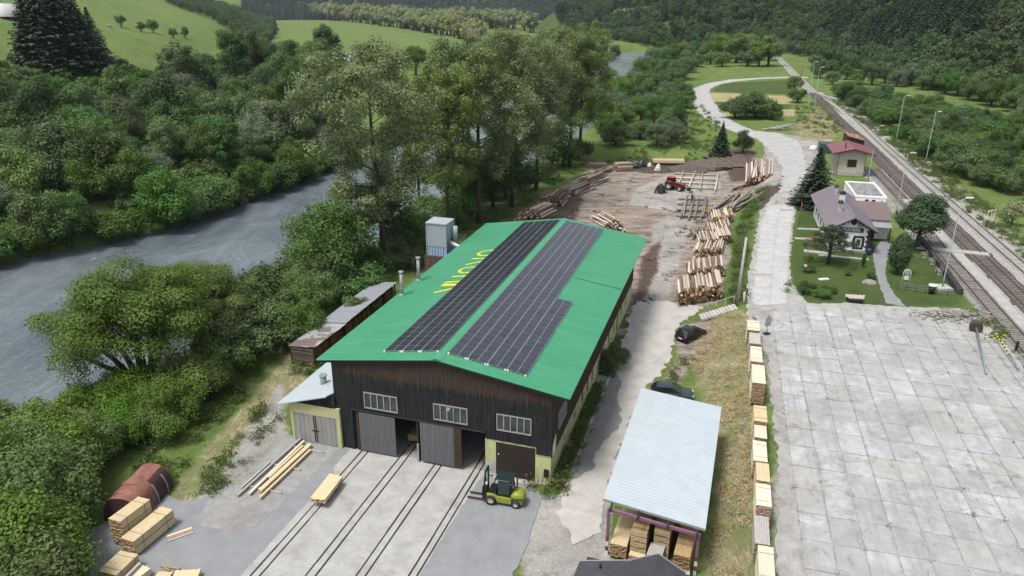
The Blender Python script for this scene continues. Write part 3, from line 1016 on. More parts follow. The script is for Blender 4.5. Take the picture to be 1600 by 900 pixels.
# yellow-green masonry corner with the brown gate
mb = MB()
mb.lim(3.66, 4.52, FV - 0.02, FV + 0.3, 1.25, 3.20)
mb.lim(4.52, 7.64, FV - 0.02, FV + 0.3, 3.04, 3.20)
mb.lim(7.64, UR, FV - 0.02, FV + 0.3, 0.0, 3.20)
mb.build('plaster_wall', M_YELLOWG, hall)
mb = MB(); mb.lim(3.66, 4.52, FV - 0.016, FV + 0.3, 0.0, 1.25); mb.build('bare_plaster_patch', M_WHITEP, hall)
mb = MB()
for i in range(12):
    a = 4.54 + i * 0.2575
    mb.lim(a, a + 0.247, FV + 0.02, FV + 0.06 + rnd.random() * 0.01, 0.03, 3.03)
for z in (0.35, 1.5, 2.7):
    for a in (4.56, 6.10): mb.lim(a, a + 1.5, FV - 0.005, FV + 0.03, z, z + 0.14)
g = mb.build('garage_gate', M_DKBROWN, hall)
mb = MB(); mb.lim(4.68, 4.76, FV - 0.03, FV + 0.02, 1.95, 2.04); mb.build('gate_lamp', M_WHITE, g)
mb = MB(); mb.lim(8.34, 8.70, FV - 0.16, FV - 0.02, 0.78, 1.42); mb.build('meter_box', M_BLACK, hall)
mb = MB(); mb.tube([(8.22, FV - 0.04, 0), (8.22, FV - 0.04, 1.1)], 0.03); mb.build('conduit', M_FRAME, hall)
mb = MB(); mb.lim(3.7, 8.83, FV - 0.09, FV - 0.021, 0.0, 0.16); mb.build('plinth', M_WHITEP, hall)
mb = MB(); mb.lim(4.4, 7.7, FV - 0.5, FV - 0.1, -0.02, 0.10); mb.build('gate_step', M_CONC, hall)

# sliding doors, their posts and rail
def plank_door(u0, u1, z0, z1, v):
    mb = MB()
    u = u0
    while u < u1 - 0.02:
        w = min(rnd.uniform(0.15, 0.22), u1 - u)
        mb.lim(u, u + w - 0.012, v - 0.03 - rnd.random() * 0.015, v + 0.03, z0 + rnd.random() * 0.02, z1 - rnd.random() * 0.02)
        u += w
    d = mb.build('sliding_door', M_DOORW, hall)
    mb = MB()
    for z in (z0 + 0.4, z1 - 0.4):
        mb = MB(); mb.lim(u0 + 0.05, u1 - 0.05, v + 0.031, v + 0.10, z, z + 0.16); mb.build('door_ledge', M_DOORW, d)
    return d


plank_door(-6.95, -3.80, 0.14, 3.66, FV - 0.14)
d2 = plank_door(-1.66, 1.16, 0.18, 3.72, FV - 0.14)
mb = MB()
for i in range(3): mb.lim(1.18 + i * 0.2, 1.37 + i * 0.2, FV - 0.17, FV - 0.12, 0.28, 3.7)
mb.build('door_edge_boards', M_CLADSIDE, d2)
mb = MB()
mb.lim(-7.6, 3.7, FV - 0.19, FV - 0.12, 3.74, 3.86)
mb.build('door_rail', M_SLOT, hall)
for (a, b, mt) in [(-7.30, -7.05, M_CLADSIDE), (-2.02, -1.84, M_CLAD), (-0.0, 0.0, None)]:
    if mt is None: continue
    mb = MB(); mb.lim(a, b, FV - 0.06, FV + 0.25, 0, 3.70); mb.build('door_post', mt, hall)
mb = MB(); mb.beam(B(0, 0) * 0 + Vector((-1.93, FV - 0.12, 0.02)), Vector((-1.93, FV - 0.10, 1.65)), 0.14, 0.10); mb.build('prop_board', M_FRAME, hall)
# front lamp on the middle window
mb = MB(); mb.tube([(0.95, FV - 0.08, 5.45), (0.95, FV - 0.5, 5.55)], 0.03, 6); mb.box((0.95, FV - 0.55, 5.5), (0.22, 0.3, 0.14)); mb.build('wall_lamp', M_STEEL, hall)

# inside: dark floor-to-roof walls so the doors look into a real hall
mb = MB()
mb.lim(UL, UL + 0.15, FV + 0.125, HL - 0.5, 0, EAVE - 0.15)
mb.lim(UL + 0.16, UR - 0.35, HL - 0.6, HL - 0.42, 0, EAVE - 0.2)
mb.add([(UL, HL - 0.45, EAVE - 0.2), (UR, HL - 0.45, EAVE - 0.2), (0, HL - 0.45, RIDGE - 0.15)], [(0, 1, 2)])
mb.build('rear_wall', M_CLADSIDE, hall)
mb = MB(); mb.lim(3.68, 3.9, FV + 0.31, HL - 0.7, 0.02, 6.5); mb.build('inner_wall', M_CLADSIDE, hall)
mb = MB()
for v in np.arange(3.0, 39, 6.0):
    for uu in (-3.4, -1.5):
        mb = MB(); mb.lim(uu, uu + 0.25, v, v + 0.25, 0.02, 7.6); mb.build('timber_column', M_CLADSIDE, hall)

# right side: plaster below with windows and doors, brown boards above
SIDE_OPEN = [(8.2, 8.75, 1.2, 2.0), (11.2, 11.9, 1.2, 2.2), (13.4, 14.1, 1.0, 2.25), (15.6, 16.3, 1.0, 2.25), (17.7, 18.75, 0.05, 2.25), (20.6, 21.3, 1.0, 2.2),
             (24.2, 24.9, 1.0, 2.2), (27.0, 27.7, 1.0, 2.2), (29.2, 30.4, 0.05, 2.2), (32.0, 32.7, 1.0, 2.2), (35.0, 35.7, 1.0, 2.2), (4.6, 4.95, 1.3, 1.9)]
def z_split(v): return 2.45
mb = MB()
vs_ = sorted(SIDE_OPEN)
prev = FV + 0.31
for (a, b, z0, z1) in vs_:
    mb.lim(UR - 0.3, UR, prev, a, 0, 2.5)
    mb.lim(UR - 0.3, UR, a, b, 0, z0); mb.lim(UR - 0.3, UR, a, b, z1, 2.5)
    prev = b
mb.lim(UR - 0.3, UR, prev, HL - 0.5, 0, 2.5)
mb.build('side_plaster_wall', M_YELLOWG, hall)
for (a, b, z0, z1) in vs_:
    if z0 < 0.2:
        mb = MB(); mb.lim(UR - 0.16, UR - 0.1, a + 0.003, b - 0.003, z0, z1 - 0.003); dd = mb.build('side_door', M_WHITE if a < 20 else M_DKBROWN, hall)
        mb = MB(); mb.lim(UR - 0.1, UR - 0.04, b - 0.2, b - 0.1, 1.05, 1.12); mb.build('handle', M_STEEL, dd)
        mb = MB(); mb.lim(UR + 0.003, UR + 0.9, a - 0.2, b + 0.2, -0.02, 0.22); mb.build('door_step', M_PAD, hall)
    else:
        window(hall, (UR - 0.15, (a + b) / 2, (z0 + z1) / 2), b - a - 0.006, z1 - z0 - 0.006, 'u', 1, 2, 0.06, frame=M_DKBROWN)
mb = MB()
v = FV - 0.02
while v < HL - 0.5:
    w = rnd.uniform(0.17, 0.25)
    d = rnd.uniform(0, 0.03)
    if 2.3 < v + w / 2 < 4.95:
        mb.lim(UR + 0.004, UR + 0.04 + d, v, v + w - 0.014, 2.42, 3.8); mb.lim(UR + 0.004, UR + 0.04 + d, v, v + w - 0.014, 5.3, EAVE - 0.05)
    else:
        mb.lim(UR + 0.004, UR + 0.04 + d, v, v + w - 0.014, 2.42 + rnd.uniform(-0.03, 0.03), EAVE - 0.05)
    v += w
mb.build('side_board_cladding', M_CLADSIDE, hall, kind='stuff')
window(hall, (UR + 0.01, 3.62, 4.55), 2.6, 1.48, 'u', 5, 1, 0.085)
mb = MB(); mb.lim(UR - 0.3, UR, FV + 0.31, HL - 0.5, 2.5, 3.8); mb.lim(UR - 0.3, UR, FV + 0.31, 2.3, 3.8, EAVE - 0.3)
mb.lim(UR - 0.3, UR, 4.95, HL - 0.5, 3.8, EAVE - 0.3); mb.lim(UR - 0.3, UR, 2.3, 4.95, 5.3, EAVE - 0.3); mb.build('side_backing', M_BLACK, hall)
mb = MB()
for i in range(9): mb.lim(UR + 0.08, UR + 0.12 + rnd.random() * 0.03, FV + 0.15 + i * 0.09, FV + 0.235 + i * 0.09, 2.55 + 0.05 * (i % 3), 3.5 + i * 0.06 - 0.1 * (i % 2))
mb.build('white_sheeting', M_WHITE, hall)
for v in (6.26, 11.73):
    mb = MB(); mb.lim(UR + 0.003, UR + 0.75, v - 0.45, v + 0.45, 0, 0.28); mb.build('step_block', M_PAD, hall)
# eave fascia teeth and gutter line on the right
mb = MB()
for v in np.arange(0.6, HL - 0.5, 1.15):
    mb = MB(); mb.beam((UR + 0.05, v, EAVE - 0.12), (HW - 0.12, v, EAVE - 0.20), 0.10, 0.14); mb.build('rafter_end', M_DKBROWN, hall)
mb = MB()
for (s) in (-1, 1):
    mb.beam((0, 0.12, RIDGE - 0.16), (s * (HW - 0.1), 0.12, EAVE - 0.16), 0.06, 0.2)
mb.build('barge_board', M_BLACK, hall)

# roof: ribbed sheet on each side, ribs run down the slope
for s in (-1, 1):
    mb = MB()
    nv = int(HL / 0.254)
    prof = []
    for i in range(nv):
        v0 = i * HL / nv
        p = HL / nv
        prof += [(v0, 0.0), (v0 + p * 0.55, 0.0), (v0 + p * 0.62, 0.055), (v0 + p * 0.93, 0.055)]
    prof.append((HL, 0.0))
    n = len(prof)
    vs = [(0.0, v, RIDGE + h) for v, h in prof] + [(s * HW, v, EAVE + h) for v, h in prof]
    fs = [((i, i + 1, n + i + 1, n + i) if s < 0 else (i, n + i, n + i + 1, i + 1)) for i in range(n - 1)]
    mb.add(vs, fs)
    # underside and rim
    b = [(0, 0, RIDGE - 0.06), (0, HL, RIDGE - 0.06), (s * HW, HL, EAVE - 0.06), (s * HW, 0, EAVE - 0.06)]
    t = [(0, 0, RIDGE - 0.001), (0, HL, RIDGE - 0.001), (s * HW, HL, EAVE - 0.001), (s * HW, 0, EAVE - 0.001)]
    mb.add(b + t, [(0, 1, 2, 3), (3, 2, 6, 7), (0, 3, 7, 4), (1, 5, 6, 2)])
    mb.build('roof_slope', M_GREEN, hall)
mb = MB()
mb.add([(-0.32, -0.02, RIDGE + 0.0), (0, -0.02, RIDGE + 0.085), (0.32, -0.02, RIDGE + 0.0), (-0.32, HL + 0.02, RIDGE + 0.0), (0, HL + 0.02, RIDGE + 0.085), (0.32, HL + 0.02, RIDGE)],
       [(0, 1, 4, 3), (1, 2, 5, 4)])
mb.build('ridge_cap', M_GREEN, hall)
mb = MB()
mb.add([(5.4, 22.4, slope_z(5.4) + 0.085), (HW - 0.05, 22.4, EAVE + 0.09), (HW - 0.05, 22.55, EAVE + 0.08), (5.4, 22.55, slope_z(5.4) + 0.085)], [(0, 1, 2, 3)])
mb.add([(5.4, 22.3, slope_z(5.4) + 0.046), (HW - 0.05, 22.3, EAVE + 0.052), (HW - 0.05, 22.4, EAVE + 0.08), (5.4, 22.4, slope_z(5.4) + 0.085)], [(0, 1, 2, 3)])
mb.build('sheet_joint', pm('dark_green_joint', (0.012, 0.12, 0.055), 0.2, 3, 0.6, 0), hall)

# painted yellow letters, half hidden under the left array; their feet are at the eave side
def roofL(u, v, h=0.066):
    return Vector((u, v, slope_z(u) + h))


strokes = [[(-6.42, 14.72), (-4.85, 15.85)], [(-6.5, 16.70), (-4.85, 16.72)], [(-6.5, 17.10), (-4.85, 17.02)], [(-6.49, 17.70), (-4.85, 17.80)],
           [(-6.42, 19.40), (-4.85, 19.38)],
           [(-4.85, 20.55), (-5.6, 20.45), (-6.15, 20.75), (-6.38, 21.35), (-6.2, 21.95), (-5.6, 22.3), (-4.85, 22.3)],
           [(-6.42, 23.2), (-4.85, 24.25)], [(-6.46, 25.25), (-4.85, 25.1)],
           [(-4.85, 26.25), (-5.6, 26.2), (-6.2, 26.55), (-6.4, 27.15), (-6.2, 27.8), (-5.6, 28.15), (-4.85, 28.15)]]
mb = MB()
for st in strokes:
    wd = 0.17
    for a, b in zip(st[:-1], st[1:]):
        d = Vector((b[0] - a[0], b[1] - a[1])); d.normalize()
        n_ = Vector((-d.y, d.x)) * wd
        ext = d * (0.07 if len(st) > 2 else 0.0)
        a2 = Vector(a) - ext; b2 = Vector(b) + ext
        mb.add([roofL(a2.x - n_.x, a2.y - n_.y), roofL(b2.x - n_.x, b2.y - n_.y), roofL(b2.x + n_.x, b2.y + n_.y), roofL(a2.x + n_.x, a2.y + n_.y)], [(0, 1, 2, 3)])
mb.build('painted_lettering', M_SIGNY, hall)

# solar arrays: rails, clamps, and every panel by itself
PLu = 1.555
PDv = 0.934
mb = MB()
pl = PLu - 0.022; pd = PDv - 0.018
mb.lim(-pl / 2, pl / 2, -pd / 2, pd / 2, 0.0, 0.035, 0)
e = 0.026
for (x0, x1, y0, y1) in [(-pl / 2 + e, -0.016, -pd / 2 + 0.004, pd / 2 - 0.004), (0.016, pl / 2 - e, -pd / 2 + 0.004, pd / 2 - 0.004)]:
    mb.add([(x0, y0, 0.0375), (x1, y0, 0.0375), (x1, y1, 0.0375), (x0, y1, 0.0375)], [(0, 1, 2, 3)], 1)
panel_me = mb.mesh('solar_panel', [M_ALU, M_SOLAR])
for s, arrays in ((-1, [(-4.95, 3, 1.40, 41)]), (1, [(0.42, 3, 1.35, 41), (0.42 + 3 * PLu, 1, 1.35, 16)])):
    slope = math.atan2(RIDGE - EAVE, HW)
    mb = MB()
    for (u0, nu, v0, nv) in arrays:
        for i in range(nu):
            for fr in (0.22, 0.78):
                uu = u0 + (i + fr) * PLu
                z = slope_z(uu) + 0.085
                mb.lim(uu - 0.025, uu + 0.025, v0 - 0.12, v0 + nv * PDv + 0.12, z - 0.05, z)
    arr = mb.build('solar_array', M_STEEL, hall)
    mb = MB()
    for (u0, nu, v0, nv) in arrays:
        for i in range(nu):
            for fr in (0.06, 0.94):
                uu = u0 + (i + fr) * PLu
                mb = MB(); mb.box((uu, v0 - 0.10, slope_z(uu) + 0.10), (0.14, 0.12, 0.12)); mb.build('end_clamp', M_WHITE, arr)
    for (u0, nu, v0, nv) in arrays:
        for i in range(nu):
            uu = u0 + (i + 0.5) * PLu
            for j in range(nv):
                inst('solar_panel', panel_me, arr, (uu, v0 + (j + 0.5) * PDv, slope_z(uu) + 0.10), rot=(rnd.gauss(0, 0.0015), s * slope + rnd.gauss(0, 0.0012), 0))
# two vent pipes through the left slope
for (px, py, px2, py2) in [(628.3, 462, 628.3, 424), (654.5, 439, 654.5, 402)]:
    # foot found on the roof plane
    n_ = (BR * -(HW) + Vector((0, 0, EAVE - RIDGE))).cross(BD)
    vv = Vector(ray(px, py)); P0 = BO + Vector((0, 0, RIDGE)); C0 = Vector((0, 0, CAM_H))
    t_ = (P0 - C0).dot(n_) / vv.dot(n_)
    foot = C0 + vv * t_
    h = height_to(foot, px2, py2)
    q = foot - BO
    lu, lv = q.dot(BR), q.dot(BD)
    mb = MB(); mb.tube([(lu, lv, q.z - 0.2), (lu, lv, q.z + h)], 0.16, 12); mb.tube([(lu, lv, q.z + h - 0.12), (lu, lv, q.z + h + 0.02)], 0.24, 12); mb.tube([(lu, lv, q.z - 0.05), (lu, lv, q.z + 0.2)], 0.24, 12)
    for z in (0.5, 0.95): mb.tube([(lu, lv, q.z + z * h * 0.6), (lu, lv, q.z + z * h * 0.6 + 0.06)], 0.19, 12)
    mb.build('vent_pipe', M_STEEL, hall)

# ================================================================== lean-to at the hall's left
M_BLUEROOF = pm('pale_blue_sheet', (0.44, 0.495, 0.53), 0.08, 1.0, 0.4, 0.02, 0.0, 0.02, (1, 1, 1), None, (0.34, 0.40, 0.44), 0.5, 0.4)
M_ZINC = pm('zinc_door', (0.36, 0.36, 0.35), 0.2, 1.5, 0.5, 0.1, 0.2, 0.06, (1, 1, 0.3), None, (0.33, 0.24, 0.19), 0.7, 0.6)
lt = thing('garage_annex', 'yellow green garage with grey metal doors and pale blue roof beside hall', 'garage', BO, -YAW)
mb = MB()
V0 = 0.12
mb.lim(-13.2, -13.0, V0, 9.0, 0, 3.62)
mb.lim(-13.2, -12.98, V0, V0 + 0.2, 0, 2.71) if False else None
mb.lim(-13.0, -12.97, V0, V0 + 0.25, 0, 2.71)
mb.lim(-8.98, -8.64, V0, V0 + 0.25, 0, 2.71)
mb.lim(-13.0, -8.64, V0 + 0.001, V0 + 0.25, 2.71, 3.62)
mb.lim(-13.0, -9.12, 8.8, 9.0, 0, 3.6)
mb.build('wall', M_YELLOWG, lt)
mb = MB()
mb.add([(-13.1, V0 + 0.1, 3.63), (-9.0, V0 + 0.1, 3.63), (-9.0, V0 + 0.1, 4.9)], [(0, 1, 2)])
for i in range(20):
    a = -13.0 + i * 0.2; zt = 3.63 + (a + 13.1) / 4.1 * 1.24
    mb.lim(a, a + 0.185, V0 + 0.03, V0 + 0.07, 3.60, zt)
mb.build('gable_boarding', M_CLAD, lt)
for (a, b) in ((-12.96, -10.98), (-10.96, -9.0)):
    mb = MB(); mb.lim(a, b, V0 + 0.04, V0 + 0.1, 0.06, 2.69)
    for i in range(5): mb.lim(a + 0.1 + i * 0.42, a + 0.13 + i * 0.42, V0 + 0.02, V0 + 0.041, 0.1, 2.65)
    d = mb.build('door_leaf', M_ZINC, lt)
    s = b - 0.12 if b < -10 else a + 0.03
    mb = MB(); mb.lim(s, s + 0.06, V0 - 0.0, V0 + 0.018, 0.2, 2.6); mb.lim(s - 0.2, s + 0.25, V0 - 0.02, V0 + 0.0, 1.2, 1.28); mb.build('lock_bar', M_SLOT, d)
mb = MB()
zr = lambda u: 3.42 + (u + 14.16) / 5.0 * 1.55
mb.slab8([(-14.16, -0.28, zr(-14.16)), (-9.45, -0.28, zr(-9.45)), (-9.45, 9.3, zr(-9.45)), (-14.16, 9.3, zr(-14.16))], 0.08)
mb.slab8([(-9.45, -0.05, zr(-9.45)), (-9.12, 0.3, zr(-9.12)), (-9.12, 9.3, zr(-9.12)), (-9.45, 9.3, zr(-9.45))], 0.08)
for v in (2.5, 5.2, 7.6):
    mb.add([(-14.1, v, zr(-14.1) + 0.012), (-9.15, v, zr(-9.15) + 0.012), (-9.15, v + 0.06, zr(-9.15) + 0.02), (-14.1, v + 0.06, zr(-14.1) + 0.02)], [(0, 1, 2, 3)])
mb.build('roof', M_BLUEROOF, lt)
mb = MB(); mb.tube([(-11.4, 2.6, 4.0), (-11.4, 2.6, 5.0)], 0.26, 12); mb.tube([(-11.4, 2.6, 5.0), (-11.4, 2.6, 5.1)], 0.34, 12); mb.build('roof_vent', M_STEEL, lt)

# ================================================================== firewood sheds left of the hall
M_WOODEND = pm('firewood_ends', (0.30, 0.14, 0.055), 0.45, 5, 0.9, 0.2, 0, 0.3)
M_OLDTIN = NT('patched_rusty_tin')
kk = M_OLDTIN; v_ = kk.tc.outputs['Object']
c_ = kk.ramp(kk.noise(v_, 0.9, 5, 0.6), [(0.3, (0.20, 0.21, 0.22)), (0.7, (0.30, 0.31, 0.32))])
br = kk.n('TexVoronoi'); br.inputs['Scale'].default_value = 0.55; kk.l(kk.mapping(v_, (1.0, 1.6, 1)), br.inputs['Vector'])
rm = kk.ramp(kk.noise(v_, 1.1, 6, 0.7), [(0.50, 0.0), (0.58, 1.0)])
rm = kk.mix(0.6, rm, kk.ramp(br.outputs['Color'], [(0.5, 0.0), (0.52, 1.0)]))
c_ = kk.mix(kk.ramp(rm, [(0.45, 0.0), (0.55, 0.8)]), c_, (0.10, 0.055, 0.045))
kk.l(c_, kk.b.inputs['Base Color']); kk.b.inputs['Roughness'].default_value = 0.6
M_OLDTIN = kk.m
M_TIN = pm('dull_tin', (0.30, 0.32, 0.345), 0.12, 1.0, 0.5, 0.05, 0.1, 0.03, (1, 1, 1), None, (0.25, 0.25, 0.26), 0.5, 0.5)
A0 = at(490, 542.5, 2.3); A1 = at(539, 506, 2.3); A2 = at(618, 442.5, 2.3); Af = at(448, 542.8, 2.3)
for (p, q, lab, mt, nm) in [(A0, A1, 'low firewood shed with rust patched tin roof left of the hall', M_OLDTIN, 0), (A1, A2, 'longer firewood shed with plain grey tin roof behind the rusty one', M_TIN, 1)]:
    d = (q - p); d.z = 0; L = d.length; yaw = math.atan2(d.x, d.y)
    root = thing('firewood_shed', lab, 'shed', (p.x, p.y, 0), -yaw, None)
    W = (Af - A0).length
    W = 3.0
    zo = 0.12 * nm
    mb = MB()
    n = int(L / 1.0)
    for i in range(n):
        a, b = i * L / n, (i + 1) * L / n + 0.05
        mb.slab8([(0.15, a, 2.3 + zo + 0.02 * (i % 2)), (0.15, b, 2.3 + zo + 0.02 * (i % 2)), (-W, b, 1.98 + zo + 0.02 * (i % 2)), (-W, a, 1.98 + zo + 0.02 * (i % 2))], 0.015)
    mb.build('roof', mt, root)
    mb = MB()
    for v in np.linspace(0.1, L - 0.1, max(3, int(L / 2.5))):
        for u in (-0.1, -W + 0.25):
            mb = MB(); mb.lim(u - 0.06, u + 0.06, v - 0.06, v + 0.06, -0.1, 2.15 if u > -1 else 1.9); mb.build('post', M_CLADSIDE, root)
    mb = MB()
    mb.lim(-W + 0.3, -0.28, 0.2, L - 0.2, 0.1, 1.85)
    mb.build('wood_core', M_CLADSIDE, root)
    mb = MB()
    v = 0.2
    while v < L - 0.3:
        z = 0.15
        gap = 1.0 if rnd.random() > (0.12 if nm == 0 else 0.3) else 0.0
        while z < 1.85 - rnd.random() * 0.15:
            s = rnd.uniform(0.13, 0.24)
            if gap: mb.tube([(-0.35, v + rnd.uniform(-.03, .03), z + s / 2), (-0.16 - rnd.random() * 0.07, v + rnd.uniform(-.03, .03), z + s / 2)], s / 2, 6)
            z += s
        v += 0.2
    mb.build('firewood', M_WOODEND, root, kind='stuff')
    mb = MB()
    for z in np.arange(0.1, 1.9, 0.16):
        mb.lim(-W + 0.2 + rnd.random() * 0.1, -0.2, 0.02 + rnd.random() * 0.1, 0.2, z, z + 0.12)
    mb.build('end_boards', pm('grey_end_boards%d' % nm, (0.14, 0.11, 0.09), 0.4, 3, 0.9, 0.2), root, kind='stuff')

# ================================================================== filter tower behind the roof
M_FILTER = pm('pale_grey_cladding', (0.36, 0.42, 0.44), 0.07, 1.5, 0.5, 0.03, 0, 0.02)
M_BRICKR = pm('red_brown_brick', (0.13, 0.055, 0.045), 0.3, 3, 0.9, 0.2, 0, 0.15)
fb = B(-12.6, 31.3)
ft = thing('dust_filter', 'pale grey box shaped dust filter standing on red brown block base', 'dust filter', (fb.x, fb.y, 0), -YAW)
ft.scale = (0.9, 0.9, 1.0)
ftop = height_to(fb, 688, 346)
bz = height_to(fb, 688, 394)
W_ = 3.0
mb = MB()
nb = 8
mb.lim(-W_ / 2 - 0.15, W_ / 2 + 0.15, -1.6, 1.6, -0.2, bz - 0.15)
core = mb.build('brick_base', pm('base_mortar', (0.06, 0.04, 0.036), 0.3, 3, 0.9), ft)
blk = MB(); blk.lim(-0.36, 0.36, -0.05, 0.05, -0.21, 0.21); blk_me = blk.mesh('block', M_BRICKR)
for r_ in range(int((bz - 0.1) / 0.46)):
    for c_ in range(4):
        inst('block', blk_me, core, (-1.2 + c_ * 0.78 + (0.1 if r_ % 2 else 0), -1.64, 0.1 + r_ * 0.46))
        inst('block', blk_me, core, (1.69, -1.2 + c_ * 0.78, 0.1 + r_ * 0.46), PI / 2)
mb = MB()
nz = 14
for i in range(nz):
    z0 = bz + 1.05 + (ftop - bz - 1.05) * i / nz; z1 = bz + 1.05 + (ftop - bz - 1.05) * (i + 1) / nz
    mb.lim(-1.35, 1.35, -1.35, 1.35, z0, z1 - 0.02); mb.lim(-1.33, 1.33, -1.33, 1.33, z1 - 0.02, z1)
mb.lim(-1.45, 1.45, -1.45, 1.45, ftop, ftop + 0.12)
body = mb.build('filter_body', M_FILTER, ft)
mb = MB()
for a in (-1.36, 1.36):
    for b_ in (-1.36, 1.36): mb.lim(a - 0.05, a + 0.05, b_ - 0.05, b_ + 0.05, bz, ftop)
mb.build('corner_post', M_ALU, ft)
mb = MB()
for i in range(7): mb.lim(-1.3 + i * 0.38, -1.3 + i * 0.38 + 0.3, -1.3, -1.2, bz - 0.1, bz + 1.04)
mb.lim(-1.25, 1.25, -1.15, 1.25, bz, bz + 1.04)
mb.build('filter_bags', pm('pale_blue_bags', (0.35, 0.50, 0.66), 0.15, 2, 0.7, 0.05), ft)
mb = MB(); mb.tube([(1.4, 0.6, bz + 1.5), (1.75, 0.6, bz + 1.6), (1.85, 0.6, ftop - 0.6)], 0.32, 10); mb.build('side_duct', M_FILTER, ft)
mb = MB(); mb.tube([(1.3, -0.6, bz + 1.6), (4.6, -0.2, bz + 0.2)], 0.28, 10); mb.build('inlet_pipe', M_STEEL, ft)

# ================================================================== sawn timber
M_FRESH = pm('fresh_sawn_timber', (0.62, 0.47, 0.26), 0.16, 3.0, 0.8, 0.1, 0, 0.10, (6, 0.6, 6), (0.72, 0.60, 0.38))
M_PALE = pm('pale_sawn_timber', (0.68, 0.59, 0.43), 0.12, 3.0, 0.8, 0.1, 0, 0.06, (6, 0.6, 6), (0.78, 0.70, 0.55))
M_GREYT = pm('greyed_timber', (0.38, 0.36, 0.33), 0.2, 3.0, 0.85, 0.1, 0, 0.08, (6, 0.6, 6), (0.52, 0.50, 0.47))
M_TAN = pm('tan_timber', (0.40, 0.26, 0.12), 0.25, 3.0, 0.85, 0.1, 0, 0.10, (6, 0.6, 6), (0.52, 0.36, 0.18))
M_ENDG = pm('brown_board_ends', (0.25, 0.13, 0.07), 0.45, 6.0, 0.9, 0.1, 0, 0.2)
M_STRAP = pm('steel_strap', (0.20, 0.17, 0.14), 0.2, 3, 0.6, 0)


def lumber_pack(name, parent, x0, x1, y0, y1, z0, z1, mat, endmat, bw=0.14, bt=0.07, seed=1, ragged=0.06):
    "a pack of boards: every board a box; the end grain its own colour"
    r = random.Random(seed)
    mb = MB()
    nz = max(1, int(round((z1 - z0) / bt))); nx = max(1, int(round((x1 - x0) / bw)))
    tz_, tx_ = (z1 - z0) / nz, (x1 - x0) / nx
    for k in range(nz):
        gap = 0.016 if k % 7 == 6 else 0.006
        for i in range(nx):
            edge = i in (0, nx - 1) or k in (0, nz - 1)
            if not edge and False: continue
            a, b = y0 + r.uniform(0, ragged), y1 - r.uniform(0, ragged)
            xa = x0 + i * tx_ + r.uniform(0, 0.008); xb = x0 + (i + 1) * tx_ - 0.004
            za, zb = z0 + k * tz_, z0 + (k + 1) * tz_ - gap
            n0 = len(mb.f)
            mb.lim(xa, xb, a, b, za, zb, 0)
            # faces 2 and 3 of the box look along y: end grain
            mb.m[n0 + 2] = 1; mb.m[n0 + 3] = 1
    return mb.build(name, [mat, endmat], parent, kind='stuff')


def lumber_stack(label, org, yaw, x0, x1, y0, y1, h, mat=None, endmat=None, packs=1, bw=0.14, bt=0.07, group=None, seed=1, z_lift=0.12, strap=True):
    t = thing('lumber_stack', label, 'lumber', org, -yaw, group)
    n = packs
    ph = (h - z_lift - (n - 1) * 0.09) / n
    z = z_lift
    bear = MB(); first = True
    for p in range(n):
        for f in (0.12, 0.5, 0.88):
            yy = y0 + (y1 - y0) * f
            b = MB(); b.lim(x0 + 0.02, x1 - 0.02, yy - 0.05, yy + 0.05, z - (z_lift if p == 0 else 0.09), z - 0.002)
            b.build('bearer', M_TAN, t)
        lumber_pack('boards', t, x0, x1, y0, y1, z, z + ph, mat or M_FRESH, endmat or M_ENDG, bw, bt, seed + p)
        if strap:
            for f in (0.22, 0.8):
                yy = y0 + (y1 - y0) * f
                s = MB(); s.lim(x0 - 0.006, x1 + 0.006, yy - 0.02, yy + 0.02, z + ph - 0.002, z + ph + 0.006)
                s.lim(x1 + 0.0, x1 + 0.008, yy - 0.02, yy + 0.02, z, z + ph)
                s.build('strap', M_STRAP, t)
        z += ph + 0.09
    return t


def frame_xy(p, o, yaw):
    q = Vector(p) - Vector(o)
    return q.x * math.cos(yaw) - q.y * math.sin(yaw), q.x * math.sin(yaw) + q.y * math.cos(yaw)


# the long row along the edge of the slab apron
RY = math.radians(15.8)
row = [  # top face back-left, front-right, height, material, packs, label
    ((1167.5, 499.7), (1187.5, 517.5), 1.9, M_PALE, 2, 'farthest pale board stack of the row along the slab apron'),
    ((1170.5, 519.2), (1188.8, 538.5), 1.75, M_GREYT, 2, 'grey topped board stack, second from the far end of the row'),
    ((1172.2, 540.2), (1191.8, 566.5), 1.9, M_PALE, 2, 'pale board stack just behind the tall brown ended stack'),
    ((1174.6, 568.8), (1196.6, 600.5), 2.15, M_PALE, 3, 'tall pale stack showing a high brown wall of board ends'),
    ((1177.4, 632.2), (1199.3, 660.5), 1.9, M_FRESH, 2, 'cream stack with thin brown front end, in front of the gap of the row'),
    ((1178.6, 668.6), (1198.8, 686.3), 1.55, M_PALE, 1, 'short low pale stack in the middle of the long row'),
    ((1176.2, 687.5), (1199.6, 723), 1.5, M_PALE, 1, 'low pale stack split lengthwise into two halves'),
    ((1181.2, 721.5), (1203.5, 754), 1.85, M_FRESH, 2, 'yellowish stack standing higher than its two neighbours in the row'),
    ((1180.5, 754), (1206.3, 793.5), 1.8, M_PALE, 2, 'ragged pale stack with rusty brown splintered front end'),
    ((1178.0, 804), (1203.5, 853), 1.3, M_GREYT, 1, 'low greyed stack between ragged stack and the nearest one'),
    ((1184.2, 851), (1212.5, 918), 1.8, M_PALE, 2, 'nearest bright stack at the bottom edge of the row')]
